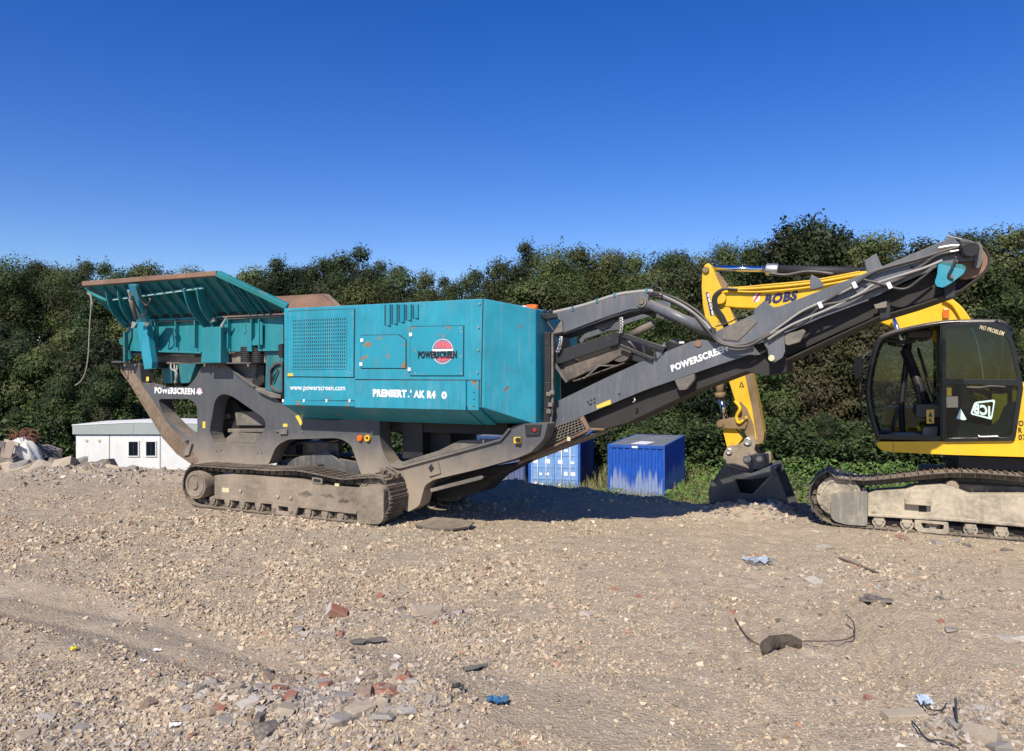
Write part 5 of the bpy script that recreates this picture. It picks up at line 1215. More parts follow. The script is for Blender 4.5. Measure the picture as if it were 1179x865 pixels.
RUT = np.array([gxy(-140, 668), gxy(0, 692), gxy(150, 722), gxy(310, 780), gxy(400, 812)])
RUT2 = np.array([gxy(470, 770), gxy(560, 800), gxy(700, 838), gxy(800, 880)])
def seg_dist(x, y, P):
    d = np.full(x.shape, 1e9)
    for a, b in zip(P, P[1:]):
        ab = b - a; t = np.clip(((x - a[0]) * ab[0] + (y - a[1]) * ab[1]) / (ab @ ab), 0, 1)
        d = np.minimum(d, np.hypot(x - a[0] - ab[0] * t, y - a[1] - ab[1] * t))
    return d
def machine_mask(x, y):
    """1 where the crawlers stand (ground pressed flat)"""
    m = np.zeros_like(x)
    for fr, L0, L1, w in ((K, -4.7, .3, 2.9), (X, -.1, 5.4, 1.0)):
        dx, dy = x - fr.o[0], y - fr.o[1]; s = dx * fr.u[0] + dy * fr.u[1]; n = dx * fr.n[0] + dy * fr.n[1]
        q = smooth(-.5, 0, s - L0) * smooth(-.5, 0, L1 - s) * smooth(-.4, 0, n) * smooth(-.4, 0, w - n); m = np.maximum(m, q)
    return m
def smoothness(x, y):
    """1 on worn dusty wheelings, 0 on loose rubble"""
    d1 = seg_dist(x, y, RUT) + fbm(x * 2, y * 2, 5) * .25; d2 = seg_dist(x, y, RUT2) + fbm(x * 2, y * 2, 8) * .3
    return np.maximum(smooth(.55, .25, d1), smooth(.6, .25, d2) * .9)
def height(x, y):
    x = np.asarray(x, float); y = np.asarray(y, float)
    c = y - np.interp(x, CRX, CRY) + fbm(x * .8, y * .8, 3) * .5
    h = -3.15 * smooth(-.1, 4.8, c)
    near = 1 - smooth(-.5, 2.5, c)
    pad = machine_mask(x, y)
    r = (fbm(x * .35, y * .35, 11) * .16 + fbm(x * 1.3, y * 1.3, 21, 4) * .09 + fbm(x * 5, y * 5, 31, 3) * .05 + (.5 - np.abs(fbm(x * 8, y * 8, 91, 3)) * 2) * .024) * (1 - .85 * pad)
    berm = np.exp(-(c + .9) ** 2 / .5) * .14 * (1 - pad)
    lump = np.maximum(0, fbm(x * 1.1 + 7, y * 1.1, 41, 3)) * .5 * np.exp(-(c + .6) ** 2 / .8) * (1 - pad)
    s = smoothness(x, y)
    d1 = seg_dist(x, y, RUT)
    rutz = -.03 * smooth(.5, .2, d1) + .03 * np.exp(-(d1 - .62) ** 2 / .02) - .02 * np.exp(-(d1 - .18) ** 2 / .004)
    heap = .16 * np.exp(-((x + 1.35) ** 2 / .9 + (y - 5.35) ** 2 / .25)) + .07 * np.exp(-((x + .95) ** 2 / .5 + (y - 7.1) ** 2 / .2))
    # cleat prints at the right
    q = smooth(.8, .3, np.abs((x - 3.2) - .15 * (y - 6.5))) * smooth(1.6, .8, np.abs(y - 7.0)) + smooth(.5, .2, np.abs((x - 2.1) - .15 * (y - 6.5))) * smooth(1.6, .8, np.abs(y - 7.0)) * .7
    cle = .03 * q * np.sin((x * .97 - y * .24) * 2 * np.pi / .17)
    g = h + near * (r * (1 - .6 * s) + berm + lump + rutz + heap + cle)
    far = smooth(1, 5, c)
    g = g + far * fbm(x * .25, y * .25, 51) * .5 * smooth(120, 40, y)
    bank = smooth(47, 72, y) * 6.5 - smooth(110, 400, y) * 6
    return g + bank
def grow(a, b, step, n, g, lo, hi):
    mid = list(np.arange(a, b, step)); s = step; p = b
    up = []
    while p < hi: up.append(p); s *= g; p += s
    up.append(hi); dn = []; s = step * 1.2; p = a - s
    while p > lo: dn.append(p); s *= g; p -= s
    dn.append(lo); return np.array(dn[::-1] + mid + up)
xs = grow(-8, 8, .038, 0, 1.045, -900, 900); ys = grow(3.8, 16.8, .036, 0, 1.035, -300, 1500)
XX, YY = np.meshgrid(xs, ys); ZZ = height(XX, YY)
nx, ny = len(xs), len(ys)
me = bpy.data.meshes.new('ground')
co = np.stack([XX.ravel(), YY.ravel(), ZZ.ravel()], 1).astype(np.float32)
i = np.arange((ny - 1) * nx).reshape(ny - 1, nx)[:, :-1].ravel()
fc = np.stack([i, i + 1, i + nx + 1, i + nx], 1).astype(np.int32)
def fill(me, co, fc, k, smooth_=False):
    me.vertices.add(len(co)); me.vertices.foreach_set('co', np.ascontiguousarray(co, np.float32).ravel())
    me.loops.add(fc.size); me.loops.foreach_set('vertex_index', np.ascontiguousarray(fc, np.int32).ravel())
    me.polygons.add(len(fc)); me.polygons.foreach_set('loop_start', np.arange(0, fc.size, k, dtype=np.int32))
    me.polygons.foreach_set('use_smooth', np.full(len(fc), smooth_, bool))
    me.update(calc_edges=True)
fill(me, co, fc, 4, True)
# what covers the soil: R loose rubble, G worn wheelings, B grown-over earth
cm = YY - np.interp(XX, CRX, CRY)
mask = np.stack([1 - smoothness(XX, YY), smoothness(XX, YY), smooth(1.2, 4.5, cm + fbm(XX, YY, 61) * 1.5), np.ones_like(XX)], -1).reshape(-1, 4).astype(np.float32)
at = me.color_attributes.new('cover', 'FLOAT_COLOR', 'POINT'); at.data.foreach_set('color', mask.ravel())
def ground_mat():
    m, t, b, o = nt('rubble_ground'); g = N(t, 'ShaderNodeNewGeometry'); v = g.outputs['Position']
    at = N(t, 'ShaderNodeVertexColor', layer_name='cover'); sp = N(t, 'ShaderNodeSeparateColor'); t.links.new(at.outputs[0], sp.inputs[0])
    base = mix(t, ramp(t, noise(t, v, .7, 8, .65), .3, .7), (.39, .32, .232), (.50, .415, .305))
    base = mix(t, ramp(t, noise(t, v, 9, 6, .7), .38, .66), base, (.295, .24, .178))
    vo = N(t, 'ShaderNodeTexVoronoi', Scale=38); t.links.new(v, vo.inputs['Vector'])
    bw = N(t, 'ShaderNodeSeparateColor'); t.links.new(vo.outputs['Color'], bw.inputs[0])
    st = mix(t, bw.outputs[0], (.25, .202, .145), (.55, .455, .335))
    vo2 = N(t, 'ShaderNodeTexVoronoi', Scale=90); t.links.new(v, vo2.inputs['Vector']); bw2 = N(t, 'ShaderNodeSeparateColor'); t.links.new(vo2.outputs['Color'], bw2.inputs[0])
    st2 = mix(t, bw2.outputs[1], (.27, .216, .155), (.53, .44, .325))
    f = ramp(t, noise(t, v, 2.4, 6, .7), .36, .6); st = mix(t, f, st2, st)
    c = mix(t, ramp(t, sp.outputs[0], 0, 1, .12, .62), base, st)
    c = mix(t, ramp(t, sp.outputs[1], .2, .9, 0, .55), c, (.35, .285, .205))
    red = ramp(t, noise(t, v, 1.3, 5, .7), .62, .72, 0, .35); c = mix(t, mth(t, 'MULTIPLY', red, ramp(t, noise(t, v, 30, 2), .5, .7)), c, (.33, .14, .09))
    gr = ramp(t, noise(t, v, .5, 5, .6), .5, .7, 0, .35); c = mix(t, gr, c, (.29, .255, .21)); pl_ = ramp(t, noise(t, v, 1.1, 7, .72), .56, .70, 0, .6); c = mix(t, pl_, c, (.50, .435, .345)); dk_ = ramp(t, noise(t, v, 2.1, 6, .75), .62, .72, 0, .5); c = mix(t, dk_, c, (.19, .16, .125))
    sx_ = N(t, 'ShaderNodeSeparateXYZ'); t.links.new(v, sx_.inputs[0]); sf_ = ramp(t, mth(t, 'ADD', sx_.outputs[0], mth(t, 'MULTIPLY', noise(t, v, .4, 4, .6), 5)), 1.0, 5.5, 0, .5); c = mix(t, sf_, c, mix(t, noise(t, v, 3.0, 8, .75), (.37, .295, .195), (.60, .50, .36)))
    veg = mix(t, noise(t, v, 1.5, 5, .6), (.035, .042, .018), (.09, .085, .04))
    c = mix(t, sp.outputs[2], c, veg)
    t.links.new(c, b.inputs['Base Color']); b.inputs['Roughness'].default_value = .95; b.inputs['Specular IOR Level'].default_value = .15
    hh = mth(t, 'ADD', mth(t, 'ADD', mth(t, 'MULTIPLY', vo.outputs['Distance'], .5), mth(t, 'MULTIPLY', noise(t, v, 45, 5, .7), .5)), mth(t, 'MULTIPLY', noise(t, v, 11, 6, .7), 1.6))
    bump(t, b, hh, .85, .028); return m
me.materials.append(ground_mat())
go = bpy.data.objects.new('ground', me); COL.objects.link(go); tag(go, kind='structure', label='beige crushed rubble ground worn by tracks and wheels')

# ---------------------------------------------------------------- loose stones
def hullmesh(seed, npt, flat=.65, cubic=False):
    r = random.Random(seed); bm = bmesh.new()
    sx, sy, sz = 1, r.uniform(.6, .95), r.uniform(.4, .8) * flat / .65
    for _ in range(npt if npt < 20 else npt - 12):
        p = Vector((r.gauss(0, 1), r.gauss(0, 1), r.gauss(0, 1))).normalized() * r.uniform(.8, 1.05)
        if cubic and npt >= 20: c8 = _ % 8; p = Vector(((1 if c8 & 1 else -1) * r.uniform(.45, .95), (1 if c8 & 2 else -1) * r.uniform(.45, .95), (1 if c8 & 4 else -1) * r.uniform(.4, .95)))
        elif cubic: p = Vector([math.copysign(r.uniform(.35, 1) ** .5, r.uniform(-1, 1)) for _ in range(3)]) * .88; p[r.randrange(3)] *= r.uniform(.3, 1)
        else: p = Vector((max(-.78, min(.78, p.x)), max(-.78, min(.78, p.y)), max(-.8, min(.8, p.z))))
        bm.verts.new((p.x * sx, p.y * sy, p.z * sz))
    res = bmesh.ops.convex_hull(bm, input=bm.verts[:])
    bmesh.ops.delete(bm, geom=[v for v in bm.verts if not v.link_faces], context='VERTS')
    bmesh.ops.triangulate(bm, faces=bm.faces[:]); bm.verts.ensure_lookup_table(); bm.verts.index_update()
    V = np.array([v.co[:] for v in bm.verts]); Fc = np.array([[v.index for v in f.verts] for f in bm.faces]); bm.free(); return V, Fc
rng = np.random.default_rng(11)
small = [hullmesh(100 + i, 8, .8, True) for i in range(12)]
NG_ = 380000
n1 = int(NG_ * .72); n2 = NG_ - n1
py = rng.uniform(536, 905, n1); pxx = np.where(rng.uniform(0, 1, n1) < .8, rng.uniform(-90, 1270, n1), rng.uniform(-420, 1600, n1))
Yp = EYE * FPX / (py - CY); Xp = (pxx - CX) / FPX * Yp
yw = rng.uniform(4.3, 13, n2); xw = rng.uniform(-.95, .95, n2) * yw
gx = np.concatenate([Xp, xw]); gy = np.concatenate([Yp, yw])
sm = smoothness(gx, gy); clump = fbm(gx * .9, gy * .9, 71, 4) + fbm(gx * 3.1, gy * 3.1, 73, 3) * .8
comp = smooth(-1.5, 2.5, gx + fbm(gx * .6, gy * .6, 83, 3) * 4) * smooth(14.5, 12.5, gy) * (.75 + .5 * smooth(-.1, .2, fbm(gx * .8, gy * .8, 85, 3)))
keep = (rng.uniform(0, 1, NG_) > np.maximum(sm * .85, comp * .62)) & (rng.uniform(-.5, .5, NG_) < clump * 1.5 + .22) & (gy - np.interp(gx, CRX, CRY) < 1.0)
gx, gy, clump, comp = gx[keep], gy[keep], clump[keep], comp[keep]; ng = len(gx)
size = np.exp(rng.normal(np.log(.0066), .6, ng)) * (1 + np.clip(clump, 0, .5) * 1.6)
size = size * (1 - .3 * np.clip(comp, 0, 1)); size = np.clip(size, .0035, .034) * np.clip(.55 + gy * .075, .85, 1.6)
pal = np.array([(.44, .36, .27), (.40, .325, .24), (.35, .285, .215), (.50, .42, .32), (.32, .28, .23), (.35, .20, .14), (.19, .165, .135), (.58, .53, .46)])
pid = rng.choice(len(pal), ng, p=[.26, .25, .19, .12, .085, .02, .06, .015])
colr = pal[pid] * rng.uniform(.82, 1.15, (ng, 1)) * np.array([1.13, 1.10, 1.02])
def patch(n, px0, px1, py0, py1, s0, s1):
    a = rng.normal((px0 + px1) / 2, (px1 - px0) / 3.6, n); b_ = np.clip(rng.normal((py0 + py1) / 2, (py1 - py0) / 3.6, n), CY + 90, 1000)
    Y_ = EYE * FPX / (b_ - CY); return (a - CX) / FPX * Y_, Y_, np.exp(rng.uniform(np.log(s0), np.log(s1), n))
for args in ((2600, 255, 490, 770, 880, .010, .038), (500, 455, 550, 700, 745, .008, .03), (1500, -40, 280, 790, 890, .010, .028), (500, 320, 430, 715, 760, .008, .024), (900, 470, 640, 730, 790, .008, .02), (700, 1030, 1190, 800, 880, .010, .034), (700, 840, 1180, 630, 700, .012, .03), (900, 820, 930, 578, 600, .02, .07), (900, 20, 200, 534, 556, .025, .09)):
    x_, y_, s_ = patch(*args); gx = np.concatenate([gx, x_]); gy = np.concatenate([gy, y_]); size = np.concatenate([size, s_])
    k_ = len(x_); pp = pal[rng.choice(len(pal), k_, p=[.2, .18, .18, .12, .17, .05, .06, .04])]; gq = pp.mean(1, keepdims=True); colr = np.concatenate([colr, (pp * .65 + gq * np.array([1.0, .93, .86]) * .35) * rng.uniform(.8, 1.15, (k_, 1))])
ng = len(gx)
gz = height(gx, gy)
VV, FF, CC = [], [], []; off = 0
var = rng.integers(0, len(small), ng)
for k, (V, Fc) in enumerate(small):
    ids = np.where(var == k)[0]; m_ = len(ids)
    a = rng.uniform(0, 2 * np.pi, m_); t1 = rng.normal(0, .35, m_); t2 = rng.normal(0, .35, m_)
    ca, sa = np.cos(a), np.sin(a)
    P = V[None] * size[ids][:, None, None]
    x, y, z = P[..., 0], P[..., 1], P[..., 2]
    y, z = y * np.cos(t1)[:, None] - z * np.sin(t1)[:, None], y * np.sin(t1)[:, None] + z * np.cos(t1)[:, None]
    x, z = x * np.cos(t2)[:, None] + z * np.sin(t2)[:, None], -x * np.sin(t2)[:, None] + z * np.cos(t2)[:, None]
    xx = x * ca[:, None] - y * sa[:, None] + gx[ids][:, None]; yy = x * sa[:, None] + y * ca[:, None] + gy[ids][:, None]
    zz = z + (gz[ids] + size[ids] * .12)[:, None]
    VV.append(np.stack([xx, yy, zz], -1).reshape(-1, 3)); nv = V.shape[0]
    FF.append((Fc[None] + (np.arange(m_) * nv)[:, None, None] + off).reshape(-1, 3)); off += m_ * nv
    CC.append(np.repeat(colr[ids], nv, 0))
me = bpy.data.meshes.new('gravel'); fill(me, np.concatenate(VV), np.concatenate(FF), 3)
CC = np.concatenate(CC); at = me.color_attributes.new('Col', 'FLOAT_COLOR', 'POINT'); at.data.foreach_set('color', np.concatenate([CC, np.ones((len(CC), 1))], 1).astype(np.float32).ravel())
m, t, b, o = nt('crushed_stone'); a = N(t, 'ShaderNodeVertexColor', layer_name='Col'); t.links.new(a.outputs[0], b.inputs['Base Color']); b.inputs['Roughness'].default_value = .95; b.inputs['Specular IOR Level'].default_value = .15
me.materials.append(m); gv = bpy.data.objects.new('gravel', me); COL.objects.link(gv); tag(gv, 'small crushed stone and brick chips strewn over the ground', 'gravel', kind='stuff')

# larger stones: every one an object
big = []
for i in range(9):
    V, Fc = hullmesh(300 + i, 20 if i < 6 else 22, .8, True)
    big.append((V, Fc))
stone_mesh = {}
def stone(px, py, wpx, kind, shape=None, squash=1.0, sink=.3, xy=None, r=None, name='stone'):
    x, y = xy if xy else gxy(px, py)
    rad = (wpx / 2 / FPX * y) if r is None else r
    k = rnd.randrange(len(big)) if shape is None else shape
    key = (k, kind)
    if key not in stone_mesh:
        me = bpy.data.meshes.new(name); V, Fc = big[k]; fill(me, V, Fc, 3); me.materials.append(M['st_' + kind]); stone_mesh[key] = me
    o = bpy.data.objects.new(name, stone_mesh[key]); COL.objects.link(o)
    o.scale = (rad * 1.15, rad * 1.1, rad * squash); o.rotation_euler = (rnd.uniform(-.3, .3), rnd.uniform(-.3, .3), rnd.uniform(0, 6.28))
    z = float(height(np.array([x]), np.array([y]))[0]); o.location = (x, y, z + rad * squash * .62 * (.5 - sink))
    o['_px'] = px if xy is None else (CX + x / y * FPX); o['_kind'] = kind
    return o
LOOK = {'grey': 'grey concrete lump', 'beige': 'beige broken stone', 'red': 'red brick fragment', 'dark': 'dark stone', 'white': 'pale plaster lump', 'brown': 'brown broken stone'}
ORD = ['first', 'second', 'third', 'fourth', 'fifth', 'sixth', 'seventh', 'eighth', 'ninth', 'tenth']
def label_zone(objs, where, group):
    by = {}
    for o in objs: by.setdefault(o['_kind'], []).append(o)
    for k, l in by.items():
        l.sort(key=lambda o: o['_px'])
        for i, o in enumerate(l):
            if len(l) == 1: s = f'only {LOOK[k]} {where}'
            else: s = f'{LOOK[k]}, {ORD[i]} from left {where}'
            tag(o, s, 'stone', group); del o['_px'], o['_kind']
# the loose heap at the bottom, left of centre
Z = []
for px, py, w, k, sq in ((332, 792, 18, 'brown', .8), (345, 782, 14, 'beige', .7), (372, 800, 20, 'grey', .8), (300, 812, 26, 'grey', .6), (322, 806, 20, 'white', .6), (270, 820, 22, 'beige', .7), (245, 842, 24, 'beige', .5), (215, 836, 20, 'white', .5),
        (335, 834, 26, 'red', .7), (352, 826, 22, 'grey', .7), (330, 848, 26, 'beige', .7), (372, 832, 26, 'white', .5), (395, 826, 28, 'grey', .6), (418, 822, 28, 'brown', .8), (412, 848, 34, 'beige', .6), (396, 858, 30, 'grey', .6),
        (448, 818, 30, 'red', .5), (436, 806, 24, 'red', .7), (460, 798, 18, 'beige', .6), (468, 846, 22, 'white', .6), (372, 780, 14, 'red', .7), (172, 824, 22, 'brown', 1.0), (120, 838, 18, 'beige', .5), (90, 845, 26, 'grey', .5), (52, 832, 20, 'white', .4),
        (30, 850, 24, 'beige', .5), (262, 852, 22, 'grey', .6), (232, 815, 14, 'dark', .9), (455, 780, 18, 'white', .5), (404, 790, 16, 'beige', .6), (285, 840, 24, 'white', .5), (310, 860, 30, 'dark', .6), (440, 852, 30, 'grey', .5), (428, 790, 18, 'dark', .5)):
    Z.append(stone(px, py, w, k, squash=sq))
label_zone(Z, 'in the loose heap at the bottom of the photo', 'stones of the loose heap in front')
for where, x0_, x1_, y0_, y1_, n_ in (('at the left end of the front heap', 205, 300, 800, 862, 16), ('in the middle of the front heap', 300, 380, 776, 862, 18), ('at the right end of the front heap', 380, 475, 784, 862, 18)):
    Z = []
    for i in range(n_):
        Z.append(stone(rnd.uniform(x0_, x1_), rnd.uniform(y0_, y1_), rnd.uniform(9, 20), rnd.choice(['grey', 'beige', 'beige', 'white', 'brown', 'grey', 'dark', 'red']), squash=rnd.uniform(.6, 1.0), sink=.15))
    label_zone(Z, where, 'small stones of the front heap')
# the stone cluster in the middle
Z = [stone(492, 722, 36, 'beige', 7, .8, .0), stone(470, 728, 13, 'grey', squash=.8), stone(462, 716, 12, 'dark', squash=.8), stone(478, 712, 12, 'white', squash=.6), stone(511, 728, 16, 'white', squash=.7), stone(527, 718, 20, 'grey', squash=.8), stone(538, 714, 14, 'beige', squash=.8), stone(500, 736, 10, 'red', squash=.8), stone(512, 712, 9, 'brown', squash=.8)]
Z[0].rotation_euler = (.12, .05, .15); Z[0].scale = (Z[0].scale[0] * 1.15, Z[0].scale[0] * .6, Z[0].scale[0] * .42)
label_zone(Z, 'around the flat slab in mid foreground', 'stones around the slab')
# single stones left of it
Z = []
for px, py, w, k in ((344, 735, 18, 'grey'), (335, 748, 14, 'beige'), (352, 742, 12, 'white'), (392, 742, 14, 'red'), (382, 738, 12, 'beige'), (345, 718, 11, 'white'), (444, 684, 12, 'beige'), (437, 687, 9, 'red'), (258, 718, 10, 'grey'), (537, 762, 12, 'dark')):
    Z.append(stone(px, py, w, k, squash=.7))
label_zone(Z, 'near the red brick in mid foreground', 'scattered stones near the red brick')
Z = []
for px, py, w, k in ((562, 647, 10, 'brown'), (536, 629, 11, 'white'), (672, 652, 9, 'dark'), (675, 712, 14, 'white'), (690, 718, 12, 'grey'), (706, 682, 12, 'red'), (736, 691, 10, 'red'), (755, 696, 9, 'red'), (668, 657, 7, 'dark'), (742, 645, 14, 'beige'), (563, 657, 9, 'dark'), (592, 668, 8, 'dark')):
    Z.append(stone(px, py, w, k, squash=.5))
label_zone(Z, 'on the bare ground below the discharge conveyor', 'scattered stones below the conveyor')
Z = []
for px, py, w, k in ((893, 587, 12, 'beige'), (875, 587, 16, 'grey'), (853, 587, 10, 'beige'), (912, 582, 9, 'white'), (830, 590, 10, 'white'), (862, 592, 12, 'beige'), (905, 594, 14, 'beige'), (886, 597, 12, 'white'), (846, 595, 9, 'brown')):
    Z.append(stone(px, py, w, k, squash=.7))
label_zone(Z, 'on the brink in front of the excavator bucket', 'stones in front of the bucket')
Z = []
for px, py, w, k in ((1035, 619, 13, 'red'), (1042, 622, 12, 'brown'), (1080, 626, 16, 'grey'), (1098, 624, 14, 'grey'), (1112, 627, 16, 'dark'), (1060, 616, 10, 'beige'), (998, 617, 10, 'beige'), (1160, 634, 14, 'dark'), (940, 614, 10, 'white')):
    Z.append(stone(px, py, w, k, squash=.6))
label_zone(Z, "along the foot of the excavator's near track", 'stones along the excavator track')
Z = []
for px, py, w, k in ((870, 655, 22, 'dark'), (888, 648, 18, 'grey'), (905, 668, 10, 'dark'), (936, 672, 20, 'white'), (950, 630, 16, 'white'), (866, 640, 14, 'red'), (1085, 718, 12, 'red'), (1096, 727, 18, 'grey'), (1115, 738, 8, 'white'), (1165, 735, 30, 'white'), (1008, 697, 24, 'dark'), (1090, 683, 18, 'beige'), (1083, 690, 14, 'dark'), (896, 718, 10, 'dark'), (1000, 803, 12, 'red'), (958, 806, 10, 'dark'), (845, 708, 16, 'red'), (1010, 720, 14, 'grey'), (1048, 690, 16, 'beige')):
    Z.append(stone(px, py, w, k, squash=.4))
label_zone(Z, 'on the ground before the excavator', 'scattered stones before the excavator')
Z = []
for px, py, w, k in ((1100, 835, 34, 'grey'), (1130, 850, 40, 'beige'), (1128, 820, 20, 'white'), (1070, 858, 26, 'beige'), (1150, 862, 30, 'grey'), (1078, 832, 16, 'white')):
    Z.append(stone(px, py, w, k, squash=.4))
label_zone(Z, 'among the black wires at bottom right', 'stones at bottom right')
# two-tone brick
def lump(name, pts_scale, loc, kinds, seed, label, cat, rot=(0, 0, 0), bev=.012):
    V, Fc = hullmesh(seed, 16, .8); m = MB(); m.v = [(v[0] * pts_scale[0], v[1] * pts_scale[1], v[2] * pts_scale[2]) for v in V]
    for f in Fc: m._f(list(map(int, f)))
    o = m.build(name, kinds, None, bevel=bev); o.location = loc; o.rotation_euler = rot; tag(o, label, cat); return o
bx, by = gxy(389, 717)
def gz1(x, y): return float(height(np.array([x]), np.array([y]))[0])
m = MB(); m.box((0, 0, 0), (.19, .11, .075)); m.box((-.06, -.058, 0), (.07, .02, .07)); m.mat(1).box((-.04, -.055, -.005), (.10, .02, .06))
m = MB(); m.box((0, 0, 0), (.17, .11, .085)); m.mat(1).box((-.096, 0, 0), (.022, .108, .08))
br = m.build('brick', [M['st_red'], M['st_white']], None, bevel=.008); br.location = (bx, by, gz1(bx, by) + .05); br.rotation_euler = (.45, .5, .4); tag(br, 'broken red brick with white plaster on one end, lying alone', 'brick')

# ---------------------------------------------------------------- litter
def litter(name, label, cat, build, px, py, rot=(0, 0, 0), dz=.015):
    x, y = gxy(px, py); o = build; o.location = (x, y, gz1(x, y) + dz); o.rotation_euler = rot; tag(o, label, cat); return o
def crumple(name, w, l, matk, seed, amp=.03):
    r = random.Random(seed); m = MB(); n = 7; idx = {}
    for i in range(n):
        for j in range(n):
            idx[i, j] = len(m.v); k = .75 + .25 * r.random()
            m.v.append(((i / (n - 1) - .5) * w * k + r.uniform(-.01, .01), (j / (n - 1) - .5) * l * (.6 + .4 * r.random()), r.uniform(0, amp)))
    for i in range(n - 1):
        for j in range(n - 1): m._f([idx[i, j], idx[i + 1, j], idx[i + 1, j + 1], idx[i, j + 1]])
    o = m.build(name, matk, None); s = o.modifiers.new('thickness', 'SOLIDIFY'); s.thickness = .004; return o
litter('rag', 'crumpled blue plastic rag lying on the dusty ground', 'rag', crumple('rag', .16, .11, plain('blue_plastic', (.03, .12, .24), .5), 3, .035), 573, 820)
litter('wrapper', 'small bright yellow scrap of plastic on the rubble', 'litter', crumple('wrapper', .05, .04, plain('yellow_plastic', (.75, .60, .03), .5), 4, .03), 85.5, 758)
litter('paper', 'white scrap of paper on the gravel at lower left', 'litter', crumple('paper', .07, .05, M['white'], 5, .02), 201, 851)
litter('paper', 'thin white strip lying on the worn wheel track', 'litter', crumple('paper', .08, .03, M['white'], 6, .02), 181, 747)
litter('paper', 'tiny white scrap of paper below the wheel track', 'litter', crumple('paper', .05, .04, M['white'], 16, .02), 165, 770)
litter('plastic_sheet', 'torn pale blue-grey plastic scrap in front of the excavator', 'litter', crumple('plastic_sheet', .34, .3, plain('grey_blue_plastic', (.33, .37, .43), .4), 7, .05), 872, 652)
litter('plastic_sheet', 'clear bluish plastic scrap caught in the black wires', 'litter', crumple('plastic_sheet', .09, .12, plain('pale_blue_plastic', (.42, .50, .62), .25), 8, .06), 1063, 811)
litter('cloth_scrap', 'charcoal strip of cloth trodden into the gravel', 'litter', crumple('cloth_scrap', .34, .08, plain('charcoal_cloth', (.11, .10, .09), .9), 9, .03), 424, 752, (0, 0, .25))
litter('cloth_scrap', 'charcoal cloth scrap beside the smooth patch of dirt', 'litter', crumple('cloth_scrap', .22, .08, plain('charcoal_cloth_two', (.12, .11, .10), .9), 10, .03), 548, 778, (0, 0, .3))
litter('cloth_scrap', 'small black triangular scrap above the blue rag', 'litter', crumple('cloth_scrap', .10, .06, M['rubber'], 12, .03), 527, 810)
def plank(name, px0, py0, px1, py1, w, h, matk, label, cat, dz=.012):
    a, b = gxy(px0, py0), gxy(px1, py1); cx, cy = (a[0] + b[0]) / 2, (a[1] + b[1]) / 2; L = math.hypot(b[0] - a[0], b[1] - a[1])
    m = MB(); m.bb(-L / 2, L / 2, -w / 2, w / 2, 0, h); o = m.build(name, matk, None, bevel=.006)
    o.location = (cx, cy, gz1(cx, cy) + dz - h * .4); o.rotation_euler = (.06, 0, math.atan2(b[1] - a[1], b[0] - a[0])); return tag(o, label, cat)
plank('stick', 966, 643, 1012, 661, .03, .018, plain('weathered_wood', (.16, .12, .09), .9), 'thin dark weathered stick lying before the excavator track', 'stick')
plank('slab', 990, 696, 1028, 698, .10, .02, M['st_dark'], 'flat dark slate slab lying before the excavator', 'slab')
plank('concrete_bar', 1018, 824, 1064, 822, .11, .06, M['st_beige'], 'pale concrete bar lying left of the black wires', 'concrete')
def wire(name, pts, r, matk, label, cat):
    m = MB(); P = []
    for px, py, z in pts:
        x, y = gxy(px, py); P.append(Vector((x, y, gz1(x, y) + z)))
    m.tube(spline(P, 6), r, 6); o = m.build(name, matk, None); return tag(o, label, cat)
wr = wire('wire', [(846, 716, .03), (853, 729, .04), (862, 744, .02), (875, 749, .03), (890, 750, .05), (925, 748, .05), (960, 747, .05), (978, 745, .04), (984, 739, .08), (982, 730, .12), (974, 723, .16)], .006, plain('rusty_wire', (.07, .05, .04), .7), 'long bent rusty wire poking out of a brown rag', 'wire')
m = MB()
P = []
for k, (px, py, z, r) in enumerate(((880, 760, .05, .05), (886, 752, .06, .055), (893, 748, .06, .06), (905, 747, .06, .06), (916, 748, .055, .055), (924, 749, .04, .035))):
    x, y = gxy(px, py); P.append((Vector((x, y, gz1(x, y) + z - .01)), r))
m.tube([p for p, r in P], [r for p, r in P], 10); rg = m.build('rag', plain('brown_rag', (.085, .068, .05), .95, bmp=.8, dist=.03), None); tag(rg, 'dusty brown rag wound around the bent wire', 'rag')
dm = rg.modifiers.new('crumple', 'SUBSURF'); dm.levels = dm.render_levels = 2
tx = bpy.data.textures.new('crumple', 'CLOUDS'); tx.noise_scale = .07; dd = rg.modifiers.new('folds', 'DISPLACE'); dd.texture = tx; dd.strength = .05
bw_ = plain('black_wire', (.035, .032, .03), .6)
wire('wire', [(1050, 838, .03), (1056, 848, .05), (1068, 858, .03), (1085, 862, .04), (1105, 866, .02)], .006, bw_, 'black wire curling along the bottom edge of the photo', 'wire')
wire('wire', [(1063, 815, .06), (1066, 824, .05), (1074, 830, .06), (1084, 828, .04), (1090, 822, .05)], .005, bw_, 'black wire looping under the bluish plastic scrap', 'wire')
wire('wire', [(1100, 826, .10), (1101, 832, .05), (1102, 842, .02)], .009, bw_, 'short thick black wire end standing among bottom right stones', 'wire')

